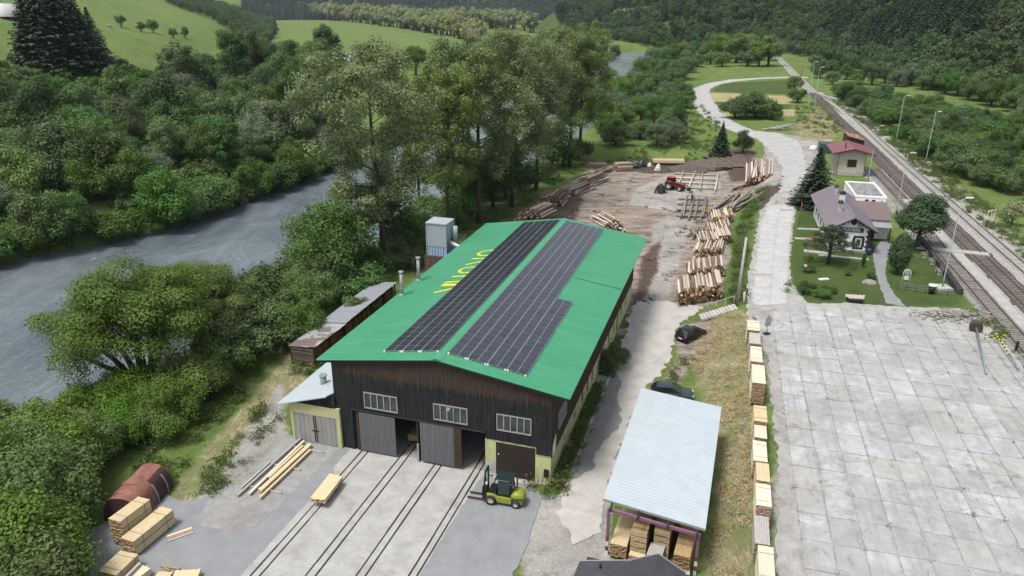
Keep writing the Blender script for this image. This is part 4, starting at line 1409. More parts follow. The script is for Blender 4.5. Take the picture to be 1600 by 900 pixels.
for i, (a, b, h, mt, pk, lab) in enumerate(row):
    pa, pb = at(a[0], a[1], TER + h), at(b[0], b[1], TER + h)
    o = Vector((pb.x, pb.y, TER + 0.02))
    x, y = frame_xy(pa, o, RY)
    lumber_stack(lab, o, RY, min(x, -0.9), 0, 0, max(y, 2.0), h, mt, M_ENDG, pk, 0.15 if i != 6 else 0.3, 0.06, 'board stacks in a row along the slab apron', 40 + i,
                 strap=(i % 2 == 0))

# by the rusty hood at the lower left
def stack_px(label, fr, br, fl, h, mat, packs, group, seed, bw=0.14, z=0.0, endmat=None, bt=0.07, strap=True):
    "right edge front / back and left edge front of the TOP face, in the photograph"
    a, b, c = at(fr[0], fr[1], z + h), at(br[0], br[1], z + h), at(fl[0], fl[1], z + h)
    d = b - a
    yaw = math.atan2(d.x, d.y)
    o = Vector((a.x, a.y, z))
    x, y = frame_xy(c, o, yaw)
    return lumber_stack(label, o, yaw, min(x, -0.35), 0, 0, d.length, h, mat, endmat, packs, bw, bt, group, seed, strap=strap)


G1 = 'board packs beside the rusty hood'
stack_px('big cream board stack nearest the paving, in front of the rusty hood', (207.8, 846.7), (271, 795.5), (185.6, 842), 1.25, M_FRESH, 2, G1, 71)
stack_px('tall cream board stack between rusty hood and big cream stack', (186.7, 816), (234.4, 780), (165.6, 812.5), 2.1, M_FRESH, 3, G1, 74)
stack_px('wide planked pack at bottom left corner below the cream stacks', (181, 899), (216.7, 865.5), (148, 896), 0.95, M_TAN if False else M_FRESH, 1, G1, 77, 0.2)
stack_px('low loose pack with a grey pole across it at the bottom edge', (213, 905), (236, 887), (196, 899), 0.6, M_PALE, 1, G1, 78, 0.2, strap=False)
stack_px('small pile of board ends at the bottom edge beside loose planks', (262, 905), (270, 893), (241, 902), 0.4, M_FRESH, 1, G1, 79, 0.2, strap=False)
stack_px('loose yellow planks on the asphalt at the bottom edge', (304, 912), (314, 888), (268, 905), 0.45, M_FRESH, 1, G1, 80, 0.19, strap=False)
a, b = at(196, 903, 0.75), at(219, 880, 0.75)
mb = MB(); d = b - a; mb.beam((0, 0, 0), (0, d.length, 0), 0.16, 0.14)
t = thing('loose_pole', 'grey squared pole lying across the low loose board pack', 'timber pole', a, -math.atan2(d.x, d.y)); mb.build('pole', M_GREYT, t)
a, b = at(251, 884.5, 0.08), at(281, 889, 0.08)
mb = MB(); d = b - a; mb.beam((0, 0, 0), (0, d.length, 0), 0.12, 0.10); mb.beam((0.1, 0.3, 0), (0.25, d.length * 0.6, 0), 0.1, 0.08)
t = thing('broken_lath', 'thin dark broken lath on asphalt near loose yellow planks', 'lath', a, -math.atan2(d.x, d.y)); mb.build('lath', M_TAN, t)
t = thing('board_offcuts', 'three short board offcuts beside the big cream stack', 'offcuts', at(282, 836, 0), -YAW + 0.9)
for i in range(3):
    mb = MB(); mb.lim(-0.8, 0.8, -0.3 + i * 0.25, -0.12 + i * 0.25, 0.01, 0.07); mb.build('board', [M_GREYT, M_TAN, M_PALE][i], t)

# beams laid out on bearers in front of the garage
G2 = 'beams laid out on bearers'
beams = [((-12.71, -7.96), (-12.52, 0.33), 0.16, 0.12, M_GREYT, 'longest grey beam reaching toward the garage doors'),
         ((-13.01, -7.1), (-12.94, -3.56), 0.15, 0.12, M_GREYT, 'short pale grey beam at the left edge of the laid out beams'),
         ((-11.99, -7.55), (-12.03, -0.16), 0.18, 0.14, M_PALE, 'pale beam between long grey beam and the yellow ones'),
         ((-11.80, -5.36), (-11.72, -0.78), 0.22, 0.14, M_FRESH, 'shorter yellow beam lying inside the pale beam'),
         ((-11.42, -7.01), (-11.22, -0.48), 0.34, 0.20, M_FRESH, 'thickest yellow beam in the middle of the beams'),
         ((-10.95, -7.72), (-10.80, -1.14), 0.17, 0.16, M_FRESH, 'slim yellow beam nearest the cart tracks')]
for (a, b, w, h, mt, lab) in beams:
    pa, pb = B(a[0], a[1]), B(b[0], b[1])
    d = pb - pa
    t = thing('timber_beam', lab, 'beam', pa + Vector((0, 0, 0.15)), -math.atan2(d.x, d.y), G2)
    mb = MB(); mb.lim(-w / 2, w / 2, 0, d.length, 0, h); mb.build('beam', mt, t)
for (u0, u1, v, lab) in [(-13.1, -9.75, -0.95, 'bearer under the garage end of the beams'), (-13.1, -10.2, -3.6, 'bearer under the middle of the beams'),
                          (-13.0, -9.9, -6.6, 'bearer under the near end of the beams')]:
    pa = B(u0, v, 0.012)
    t = thing('timber_bearer', lab, 'bearer', pa, -YAW, 'bearers under the beams')
    mb = MB(); mb.lim(0, u1 - u0, -0.06, 0.06, 0, 0.13); mb.build('bearer', M_GREYT, t)

# bundle of boards on a low rail cart
fr, br, fl = at(506.5, 781.7, 0.85), at(536.5, 742, 0.85), at(485.5, 776.5, 0.85)
d = br - fr; cy = math.atan2(d.x, d.y); o = Vector((fr.x, fr.y, 0)); x, y = frame_xy(fl, o, cy)
cart = thing('rail_cart', 'low black rail cart under the small yellow board bundle', 'rail cart', o, -cy)
mb = MB()
for xx in (x * 0.75, x * 0.25): mb.lim(xx - 0.06, xx + 0.06, 0.5, d.length - 0.5, 0.30, 0.42)
mb.lim(x * 0.9, x * 0.1, 0.9, 1.05, 0.42, 0.5); mb.lim(x * 0.9, x * 0.1, d.length - 1.05, d.length - 0.9, 0.42, 0.5)
mb.build('chassis', M_BLACK, cart)
for xx in (x * 0.75, x * 0.25):
    for yy in (1.0, d.length - 1.0):
        mb = MB(); mb.tube([(xx - 0.05, yy, 0.19), (xx + 0.05, yy, 0.19)], 0.17, 12); mb.build('wheel', M_SLOT, cart)
t = thing('board_bundle', 'small yellow bundle of boards lying on the rail cart', 'lumber', (o.x, o.y, 0.5), -cy)
lumber_pack('boards', t, x, 0, 0, d.length, 0, 0.33, M_FRESH, M_TAN, 0.17, 0.11, 5, 0.15)
# lumber on a cart inside the left door
t = thing('board_bundle', 'dusty tan board pack inside the left open hall door', 'lumber', B(-3.75, 2.2, 0.012), -YAW)
lumber_pack('boards', t, 0, 1.25, 0, 6, 0.45, 1.0, M_TAN, M_TAN, 0.18, 0.09, 6, 0.2)
mb = MB(); mb.lim(0.2, 1.05, 0.3, 5.7, 0.18, 0.44); mb.build('cart_frame', M_SLOT, t)

# ================================================================== rusty hood
b1, b2 = at(247.8, 786.7, 0), at(271, 760, 0)
ax = b2 - b1
ya = math.atan2(ax.x, ax.y)
Lf = ax.length
Lh = Lf + 2.2
HWD, HHT = 2.7, 1.95
hood = thing('rusty_hood', 'large rusty arched steel hood lying between bushes and board stacks', 'steel hood', b2, -ya)
N = 22
prof = []
for i in range(N + 1):
    t_ = PI * i / N
    cx_, sx_ = math.cos(t_), math.sin(t_)
    prof.append((-HWD / 2 + (HWD / 2) * (abs(cx_) ** 0.75) * (1 if cx_ > 0 else -1), HHT * (abs(sx_) ** 0.72)))
mb = MB()
edges = [0.0, -Lf] + [-Lf - (Lh - Lf) * i / 4 for i in range(1, 5)]
for s_, (y1, y0) in enumerate(zip(edges[:-1], edges[1:])):
    k_ = 1 + 0.014 * (s_ % 2)
    vs = [(q[0] * k_, y0 - 0.02, q[1] * k_) for q in prof] + [(q[0] * k_, y1, q[1] * k_) for q in prof]
    mb.add(vs, [(i, i + 1, N + 2 + i, N + 1 + i) for i in range(N)], 0, True)
mb.build('shell', M_RUST, hood)
M_DKRUST = pm('dark_rust', (0.060, 0.026, 0.026), 0.4, 2, 0.8, 0.2)
mb = MB()
sec = [q for q in prof if q[0] > -HWD * 0.36][:9]
vs = [(q[0] * 1.02 + 0.03, -Lf + 0.1, q[1] * 1.0) for q in sec] + [(q[0] * 1.02 + 0.03, -0.05, q[1]) for q in sec]
mb.add(vs, [(i, i + 1, len(sec) + i + 1, len(sec) + i) for i in range(len(sec) - 1)], 0, True)
mb.build('dark_side_plate', M_DKRUST, hood)
for y_ in (0.0, -Lh - 0.01):
    mb = MB(); mb.add([(q[0], y_, q[1]) for q in prof], [tuple(range(N + 1))]); mb.build('end_plate', M_DKRUST, hood)
for y_ in (-Lf + 0.05, -0.75):
    mb = MB()
    for q0, q1 in zip(sec[:6], sec[1:7]): mb.beam((q0[0] * 1.02 + 0.06, y_, q0[1]), (q1[0] * 1.02 + 0.06, y_, q1[1]), 0.12, 0.03)
    mb.build('pale_edge_strip', M_FRAME, hood)

# ================================================================== open timber shed with pale blue roof
zl, zr_ = 3.95, 3.45
TL, BLc, TRc, BRc = at(1002, 606, zl), at(942.5, 779, zl), at(1127.5, 636, zr_), at(1102.5, 827, zr_)
d = TL - BLc; syaw = math.atan2(d.x, d.y)
shed = thing('open_shed', 'open timber shed with large pale blue sheet roof on purple posts', 'shed', (BLc.x, BLc.y, 0), -syaw)
loc_ = [frame_xy(p, (BLc.x, BLc.y, 0), syaw) for p in (BLc, BRc, TRc, TL)]
zz = [zl, zr_, zr_, zl]
mb = MB()
n = 46
for i in range(n):
    f0, f1 = i / n, (i + 1) / n
    def ed(f, s, dz=0):
        a_, b_ = (0, 3) if s == 0 else (1, 2)
        return (loc_[a_][0] + (loc_[b_][0] - loc_[a_][0]) * f, loc_[a_][1] + (loc_[b_][1] - loc_[a_][1]) * f, zz[a_] + dz)
    m0, m1 = f0 + (f1 - f0) * 0.62, f0 + (f1 - f0) * 0.72
    q0 = [ed(f0, 0), ed(f0, 1), ed(m0, 1), ed(m0, 0)]
    q1 = [ed(m0, 0), ed(m0, 1), ed(m1, 1, 0.014), ed(m1, 0, 0.014)]
    q2 = [ed(m1, 0, 0.014), ed(m1, 1, 0.014), ed(f1, 1), ed(f1, 0)]
    for q in (q0, q1, q2): mb.add(q, [(0, 1, 2, 3)])
mb.slab8([(loc_[j][0], loc_[j][1], zz[j] - 0.004) for j in range(4)], 0.05)
mb.build('roof', M_BLUEROOF, shed)
M_PURPLE = pm('purple_post_paint', (0.22, 0.10, 0.17), 0.25, 3, 0.6, 0.05)
M_REDP = pm('red_band_paint', (0.20, 0.03, 0.03), 0.3, 3, 0.7, 0.05)
pL = frame_xy(at(947.5, 865, 0), (BLc.x, BLc.y, 0), syaw); pR = frame_xy(at(1085, 897, 0), (BLc.x, BLc.y, 0), syaw)
DL = (TL - BLc).length
for (p, z) in ((pL, zl), (pR, zr_)):
    for s_ in (0, 0.5, 0.97):
        yy = p[1] + (DL - 1.2) * s_
        mb = MB(); mb.lim(p[0] - 0.09, p[0] + 0.09, yy - 0.09, yy + 0.09, 1.45, z - 0.3)
        po = mb.build('post', M_PURPLE, shed)
        for kx in range(4):
            mb = MB(); mb.lim(p[0] - 0.095, p[0] + 0.095, yy - 0.095, yy + 0.095, -0.05 + kx * 0.376, 0.326 + kx * 0.376 - 0.002)
            mb.build('painted_band', M_WHITE if kx % 2 == 0 else M_REDP, po)
for s_ in (0, 0.5, 0.97):
    mb = MB(); y0 = (DL - 1.2) * s_
    mb.beam((pL[0], pL[1] + y0, zl - 0.42), (pR[0], pR[1] + y0, zr_ - 0.40), 0.14, 0.2); mb.build('cross_beam', M_PURPLE, shed)
for f in (0.02, 0.33, 0.66, 0.98):
    mb = MB(); x_ = pL[0] + (pR[0] - pL[0]) * f
    mb.lim(x_ - 0.05, x_ + 0.05, pL[1] + f * (pR[1] - pL[1]) - 0.4, pL[1] + DL - 1.0, zl - 0.27 + (zr_ - zl) * f, zl - 0.10 + (zr_ - zl) * f); mb.build('purlin', M_SLOT, shed)
mb = MB(); mb.beam((loc_[0][0], loc_[0][1] - 0.03, zl - 0.05), (loc_[1][0], loc_[1][1] - 0.03, zr_ - 0.05), 0.05, 0.16); mb.build('eave_trim', M_STEEL, shed)
G3 = 'lumber under the open shed'
stack_px('leaning low tan board pack at the left under the blue roofed shed', (979, 855), (997, 797), (953.5, 848.5), 1.15, M_FRESH, 1, G3, 90, strap=False)
stack_px('tall tan stack, second from left under the blue roofed shed', (1011, 834.5), (1024, 790), (985, 832), 2.25, M_TAN, 5, G3, 91, endmat=M_FRESH, strap=False)
stack_px('tall tan stack, third from left under the blue roofed shed', (1047, 834.5), (1058, 795), (1021.5, 832), 2.25, M_TAN, 5, G3, 96, endmat=M_FRESH, strap=False)
stack_px('dark tan stack at the right post under the blue roofed shed', (1078, 872), (1094, 800), (1052.5, 865.5), 1.75, M_TAN, 3, G3, 101, endmat=M_ENDG, strap=False)
stack_px('grey board pack sticking out behind the dark gabled roof', (1033, 873), (1040, 853), (1008, 871), 1.2, M_GREYT, 1, G3, 105, strap=False)
stack_px('short yellow pack between shed and the dark gabled roof', (1006, 874), (1009, 866), (979, 874), 0.9, M_FRESH, 1, G3, 106, strap=False)
stack_px('grey pack in front of the dark tan stack', (1078, 899), (1078, 881), (1053, 894), 0.7, M_GREYT, 1, G3, 107, strap=False)

# ================================================================== small dark roofed building at the bottom edge
M_FELT = pm('dark_roof_felt', (0.040, 0.043, 0.048), 0.2, 2.0, 0.8, 0.15, 0, 0.03, (1, 1, 1), None, (0.08, 0.08, 0.08), 0.6, 0.5)
za, ze = 3.4, 2.5
ap = at(1028.5, 866, za); er = at(1071, 898, ze); el = at(986.5, 877.5, ze); ll = at(906, 877, ze - 0.15)
kx_ = er - el; kx_.z = 0
kyaw = math.atan2(-(-kx_.y), kx_.x)
kyaw = -math.atan2(kx_.y, kx_.x)
kio = thing('small_building', 'small building with dark grey felt gable roof at bottom edge', 'building', (ap.x, ap.y, 0), -kyaw)
def kl(p): return frame_xy(p, (ap.x, ap.y, 0), kyaw)
xe, xl_, xll = kl(er)[0], kl(el)[0], kl(ll)[0]
yf = -7.0
mb = MB()
mb.slab8([(0, 0, za), (xe, 0, ze), (xe, yf, ze), (0, yf, za)][::-1], 0.12)
mb.slab8([(xl_, 0, ze), (0.0, 0, za), (0.0, yf, za), (xl_, yf, ze)][::-1], 0.12)
mb.build('gable_roof', M_FELT, kio)
mb = MB(); mb.slab8([(xll, kl(ll)[1], ze - 0.15), (xl_ + 0.03, 0.0, ze - 0.05), (xl_ + 0.03, yf, ze - 0.05), (xll - 0.2, yf, ze - 0.15)][::-1], 0.1); mb.build('side_roof', M_FELT, kio)
mb = MB()
for (a_, b_) in (((0, 0.03, za + 0.02), (xe, 0.03, ze + 0.02)), ((0, 0.03, za + 0.02), (xl_, 0.03, ze + 0.02)), ((xl_, 0.03, ze - 0.03), (xll, kl(ll)[1] + 0.03, ze - 0.13))):
    mb.beam(a_, b_, 0.07, 0.05)
mb.build('roof_edge', M_ALU, kio)
mb = MB(); mb.lim(xll + 0.3, xe - 0.3, yf + 0.3, -0.3, -0.05, ze - 0.28)
mb.add([(xl_ + 0.3, -0.31, ze - 0.29), (xe - 0.3, -0.31, ze - 0.29), (0, -0.31, za - 0.2)], [(0, 1, 2)]); mb.build('wall', M_CLADSIDE, kio)
mb = MB(); mb.lim(xll + 1.0, xll + 1.8, -0.29, -0.2, 0.0, 2.0); mb.build('door', M_DKBROWN, kio)
for i, (x_, y_) in enumerate([(-3.2, -1.2), (-1.4, -2.0)]):
    mb = MB(); mb.tube([(x_, y_, 2.3), (x_, y_, 2.75)], 0.06, 8); mb.build('roof_pipe', M_BLACK, kio)

# ================================================================== forklift
M_LIME = pm('lime_paint', (0.27, 0.295, 0.03), 0.15, 4, 0.4, 0.02, 0, 0.02)
M_RIM = pm('pale_rim', (0.55, 0.53, 0.47), 0.15, 5, 0.5, 0.02)
M_DKGLASS = glass('cab_glass', (0.016, 0.028, 0.026), 0.08)


def wheel(parent, x, y, r, w, rim=0.6, side=1, name='wheel', rimmat=None):
    mb = MB()
    pr = [(0, r * 0.86), (0.12, r), (0.88, r), (1, r * 0.86)]
    N = 20
    vs = []
    for f, rr in [(0, rim * r)] + pr + [(1, rim * r)]:
        for i in range(N):
            a = 2 * PI * i / N
            vs.append((x + rr * math.cos(a), y - w / 2 + f * w, r + rr * math.sin(a)))
    fs = []
    for j in range(5):
        for i in range(N): fs.append((j * N + i, j * N + (i + 1) % N, (j + 1) * N + (i + 1) % N, (j + 1) * N + i))
    mb.add(vs, fs, 0, True)
    t_ = mb.build(name, M_RUBBER, parent)
    mb = MB()
    for s_ in (-1, 1):
        yy = y + s_ * w * 0.30
        c_ = [(x + rim * r * 1.01 * math.cos(2 * PI * i / N), yy, r + rim * r * 1.01 * math.sin(2 * PI * i / N)) for i in range(N)]
        h_ = [(x + rim * r * 0.35 * math.cos(2 * PI * i / N), yy - s_ * 0.06, r + rim * r * 0.35 * math.sin(2 * PI * i / N)) for i in range(N)]
        k_ = [(x + rim * r * 0.30 * math.cos(2 * PI * i / N), yy + s_ * 0.03, r + rim * r * 0.30 * math.sin(2 * PI * i / N)) for i in range(N)]
        mb.add(c_ + h_ + k_, [(i, (i + 1) % N, N + (i + 1) % N, N + i) for i in range(N)] + [(N + i, N + (i + 1) % N, 2 * N + (i + 1) % N, 2 * N + i) for i in range(N)] + [tuple(range(2 * N, 3 * N))])
    mb.build('rim', rimmat or M_RIM, t_)
    return t_


f_c, r_c = at(766.5, 788.0, 0), at(805, 794.5, 0)
hd = f_c - r_c
fy = math.atan2(hd.y, hd.x)
wb = hd.length
side_v = Vector((-hd.y, hd.x, 0)).normalized()
ctr = (f_c + r_c) / 2 - side_v * 0.55
fk = thing('forklift', 'lime yellow and black forklift parked before the brown gate', 'forklift', (ctr.x, ctr.y, 0.003), fy)
hw = wb / 2
wheel(fk, hw, 0.55, 0.40, 0.28); wheel(fk, hw, -0.55, 0.40, 0.28)
wheel(fk, -hw, 0.52, 0.31, 0.22); wheel(fk, -hw, -0.52, 0.31, 0.22)
mb = MB()
# chassis side with wheel cut outs, extruded across
side = [(hw + 0.25, 0.62), (hw + 0.30, 0.86), (hw - 0.1, 0.92), (hw - 0.5, 0.80), (-hw + 0.3, 0.78), (-hw + 0.30, 0.35), (-hw + 0.42, 0.30), (hw - 0.50, 0.30), (hw - 0.42, 0.55), (hw - 0.2, 0.78)]
for y0, y1 in ((0.36, 0.60), (-0.60, -0.36)): mb.extr(side, y0, y1)
mb.lim(-hw + 0.3, hw - 0.3, -0.36, 0.36, 0.32, 0.78)
mb.build('chassis', M_LIME, fk, bevel=0.02)
mb = MB()
# counterweight: rounded rear block
pts = []
for (x_, z0, z1, w_) in [(-hw + 0.34, 0.60, 1.18, 0.55), (-hw + 0.0, 0.64, 1.22, 0.56), (-hw - 0.30, 0.62, 1.20, 0.54), (-hw - 0.52, 0.55, 1.08, 0.46), (-hw - 0.60, 0.50, 0.92, 0.36)]:
    pts.append([(x_, -w_, z0), (x_, -w_ * 0.98, z1 - 0.12), (x_, -w_ * 0.7, z1), (x_, w_ * 0.7, z1), (x_, w_ * 0.98, z1 - 0.12), (x_, w_, z0)])
vs = [q for r_ in pts for q in r_]
fs = [(i * 6 + j, i * 6 + (j + 1) % 6, (i + 1) * 6 + (j + 1) % 6, (i + 1) * 6 + j) for i in range(4) for j in range(6)] + [tuple(range(6))[::-1], tuple(range(24, 30))]
mb.add(vs, fs, 0, True)
mb.build('counterweight', M_LIME, fk)
mb = MB(); mb.lim(-hw - 0.5, -hw + 0.32, -0.545, 0.545, 0.60, 0.70); mb.lim(-hw - 0.45, -hw - 0.38, -0.4, 0.4, 0.30, 0.6); mb.lim(-hw - 0.5, -hw - 0.2, -0.46, 0.46, 0.32, 0.52, 0); mb.build('rear_skirt', M_LIME, fk)
mb = MB(); mb.lim(-hw - 0.515, -hw + 0.325, -0.555, 0.555, 0.70, 0.77); mb.build('rear_band', M_BLACK, fk)
mb = MB(); mb.lim(-hw + 0.35, hw - 0.4, -0.5, 0.5, 0.78, 0.90); mb.lim(hw - 0.38, hw + 0.15, -0.45, 0.45, 0.80, 1.15); mb.build('floor_and_dash', M_BLACK, fk)
mb = MB(); mb.lim(-hw + 0.5, -hw + 0.95, -0.25, 0.25, 0.9, 1.08); mb.lim(-hw + 0.42, -hw + 0.54, -0.25, 0.25, 1.08, 1.55); mb.build('seat', M_BLACK, fk)
mb = MB(); mb.tube([(hw - 0.35, 0, 1.1), (hw - 0.55, 0, 1.35)], 0.03, 6); mb.tube([(hw - 0.57, -0.0, 1.33), (hw - 0.53, 0.0, 1.37)], 0.16, 12); mb.build('steering_wheel', M_BLACK, fk)
guard_z = 2.2
for sx_ in (-1, 1):
    mb = MB(); mb.beam((hw + 0.05, sx_ * 0.46, 1.1), (hw - 0.40, sx_ * 0.46, guard_z), 0.07, 0.07); mb.build('front_pillar', M_BLACK, fk)
    mb = MB(); mb.beam((-hw + 0.30, sx_ * 0.48, 1.1), (-hw + 0.42, sx_ * 0.46, guard_z), 0.07, 0.07); mb.build('rear_pillar', M_BLACK, fk)
mb = MB(); mb.lim(-hw + 0.22, hw - 0.32, -0.52, 0.52, guard_z, guard_z + 0.06)
for i in range(5): mb.lim(-hw + 0.25, hw - 0.35, -0.44 + i * 0.2, -0.38 + i * 0.2, guard_z + 0.061, guard_z + 0.09)
mb.build('overhead_guard', pm('green_black_guard', (0.018, 0.035, 0.034), 0.2, 4, 0.35, 0.02), fk)
mb = MB(); mb.lim(-hw + 0.36, -hw + 0.38, -0.42, 0.42, 1.25, 2.15); mb.lim(-hw + 0.45, hw - 0.55, 0.465, 0.475, 0.95, 2.12); mb.build('cab_window', M_DKGLASS, fk)
mb = MB(); mb.tube([(-hw + 0.1, -0.42, 1.15), (-hw + 0.1, -0.42, 2.05)], 0.055, 8); mb.build('exhaust', M_BLACK, fk)
for sx_ in (-1, 1):
    mb = MB(); mb.lim(hw + 0.36, hw + 0.48, sx_ * 0.36 - 0.06, sx_ * 0.36 + 0.06, 0.10, 2.65); mb.build('mast_rail', M_BLACK, fk)
    mb = MB(); mb.lim(hw + 0.49, hw + 0.57, sx_ * 0.26 - 0.04, sx_ * 0.26 + 0.04, 0.12, 2.0); mb.build('inner_mast_rail', M_BLACK, fk)
    mb = MB(); mb.lim(hw + 0.66, hw + 0.70, sx_ * 0.30 - 0.06, sx_ * 0.30 + 0.06, 0.14, 0.85); mb.lim(hw + 0.70, hw + 1.85, sx_ * 0.30 - 0.06, sx_ * 0.30 + 0.06, 0.14, 0.185); mb.build('fork', M_SLOT, fk)
    mb = MB(); mb.box((hw + 0.30, sx_ * 0.5, 1.75), (0.12, 0.14, 0.16)); mb.build('headlight', M_WHITE, fk)
mb = MB()
for z in (0.5, 1.5, 2.6): mb.lim(hw + 0.37, hw + 0.47, -0.30, 0.30, z - 0.06, z + 0.06)
mb.lim(hw + 0.58, hw + 0.655, -0.55, 0.55, 0.2, 0.3); mb.lim(hw + 0.58, hw + 0.655, -0.55, 0.55, 0.66, 0.78)
for i in range(7): mb.lim(hw + 0.60, hw + 0.64, -0.52 + i * 0.168, -0.49 + i * 0.168, 0.78, 1.25)
mb.lim(hw + 0.595, hw + 0.645, -0.55, 0.55, 1.25, 1.31)
mb.build('carriage', M_BLACK, fk)
mb = MB(); mb.tube([(hw + 0.42, 0, 0.2), (hw + 0.42, 0, 2.4)], 0.06, 8); mb.build('lift_ram', M_STEEL, fk)

# ================================================================== cars
def car(name, label, pos, yaw, L, W, H, paint, group=None, hatch=True):
    c = thing(name, label, 'car', pos, yaw, group)
    hl = L / 2
    prof = [(-hl, 0.35), (-hl + 0.02, 0.62), (-hl + 0.10, 0.90), (-hl + 0.35, 0.96), (hl - 1.15, 0.95), (hl - 0.35, 0.82), (hl - 0.05, 0.66), (hl, 0.42), (hl - 0.05, 0.28), (-hl + 0.05, 0.28)]
    mb = MB()
    ring = []
    sta = [(-W / 2, 0.80, 0.03), (-W / 2 + 0.05, 0.94, 0.0), (-W / 2 + 0.18, 1.0, 0.0), (W / 2 - 0.18, 1.0, 0), (W / 2 - 0.05, 0.94, 0), (W / 2, 0.80, 0.03)]
    for (y, s_, dz) in sta:
        ring.append([(x * (0.97 if abs(y) > W / 2 - 0.02 else 1.0) * (0.985 + 0.015 * s_), y, 0.28 + (z - 0.28) * s_ + dz) for (x, z) in prof])
    n = len(prof)
    vs = [q for r_ in ring for q in r_]
    fs = [(i * n + j, i * n + (j + 1) % n, (i + 1) * n + (j + 1) % n, (i + 1) * n + j) for i in range(len(sta) - 1) for j in range(n)]
    fs += [tuple(range(n))[::-1], tuple(range((len(sta) - 1) * n, len(sta) * n))]
    mb.add(vs, fs, 0, True)
    body = mb.build('body', paint, c)
    r0 = -hl + (0.12 if hatch else 0.55)
    gb = [(r0, 0.94), (r0 + 0.45, H - 0.03), (hl - 1.95, H), (hl - 1.05, 0.93)]
    mb = MB()
    w0, w1 = W / 2 - 0.06, W / 2 - 0.24
    lo = [(gb[0][0], gb[0][1]), (gb[3][0], gb[3][1])]
    v8 = [(gb[0][0], -w0, .92), (gb[3][0], -w0, .92), (gb[3][0], w0, .92), (gb[0][0], w0, .92), (gb[1][0], -w1, gb[1][1] - 0.03), (gb[2][0], -w1, gb[2][1] - 0.03), (gb[2][0], w1, gb[2][1] - 0.03), (gb[1][0], w1, gb[1][1] - 0.03)]
    mb.add(v8, [(0, 1, 5, 4), (1, 2, 6, 5), (2, 3, 7, 6), (3, 0, 4, 7), (4, 5, 6, 7)])
    mb.build('glasshouse', M_CARGLASS, c)
    mb = MB()
    mb.add([(gb[1][0] - 0.05, -w1 - 0.02, gb[1][1] - 0.03), (gb[2][0] + 0.02, -w1 - 0.02, gb[2][1] - 0.03), (gb[2][0] + 0.02, w1 + 0.02, gb[2][1] - 0.03), (gb[1][0] - 0.05, w1 + 0.02, gb[1][1] - 0.03),
            (gb[1][0] + 0.05, -w1 + 0.08, gb[1][1] + 0.015), (gb[2][0] - 0.08, -w1 + 0.08, gb[2][1] + 0.015), (gb[2][0] - 0.08, w1 - 0.08, gb[2][1] + 0.015), (gb[1][0] + 0.05, w1 - 0.08, gb[1][1] + 0.015)],
           [(0, 1, 5, 4), (1, 2, 6, 5), (2, 3, 7, 6), (3, 0, 4, 7), (4, 5, 6, 7)], 0, True)
    for sy_ in (-1, 1):
        for (xb, xt) in ((gb[0][0] + 0.3, gb[1][0] + 0.12), (-0.05, -0.02), (gb[3][0] - 0.03, gb[2][0])):
            mb.beam((xb, sy_ * (w0 + 0.005), 0.92), (xt, sy_ * (w1 + 0.012), H - 0.04), 0.03, 0.08)
    mb.build('roof', paint, c)
    for sx_ in (1, -1):
        for sy_ in (1, -1): wheel(c, sx_ * (hl - 0.72), sy_ * (W / 2 - 0.10), 0.31, 0.20, 0.62, rimmat=M_STEEL)
    for sy_ in (1, -1):
        mb = MB(); mb.box((hl - 0.06, sy_ * (W / 2 - 0.30), 0.66), (0.14, 0.34, 0.14)); mb.build('headlight', M_ALU, c)
        mb = MB(); mb.box((-hl + 0.07, sy_ * (W / 2 - 0.22), 0.78), (0.14, 0.2, 0.22)); mb.build('tail_light', pm('red_lens', (0.25, 0.01, 0.01), 0.1, 3, 0.2, 0), c)
        mb = MB(); mb.box((hl - 1.35, sy_ * (W / 2 + 0.06), 1.0), (0.10, 0.18, 0.12)); mb.build('mirror', paint, c)
    mb = MB(); mb.box((-hl - 0.005, 0, 0.52), (0.03, 0.5, 0.11)); mb.build('number_plate', M_WHITE, c)
    mb = MB(); mb.box((hl - 0.0, 0, 0.45), (0.05, W - 0.5, 0.14)); mb.build('grille', M_BLACK, c)
    return c


M_CARA = pm('black_car_paint', (0.012, 0.018, 0.020), 0.1, 2, 0.22, 0, 0.3, 0.0)
M_CARB = pm('teal_grey_car_paint', (0.045, 0.075, 0.080), 0.1, 2, 0.25, 0, 0.4, 0.0)
ra, fa = at(1064, 533, 0.1), at(1093, 520, 0.1)
d = fa - ra
car('parked_car', 'black hatchback parked on the dirt beside the log pile', ((ra.x + fa.x) / 2, (ra.y + fa.y) / 2, -0.02), math.atan2(d.y, d.x), 3.75, 1.62, 1.42, M_CARA, 'cars parked below the slab apron')
ra, fa = at(1023, 612, 0.7), at(1079, 617, 0.7)
d = fa - ra
car('parked_car', 'dark teal hatchback half hidden behind the blue shed roof', ((ra.x + fa.x) / 2, (ra.y + fa.y) / 2 + 0.3, -0.02), math.atan2(d.y, d.x), 3.9, 1.65, 1.45, M_CARB, 'cars parked below the slab apron')

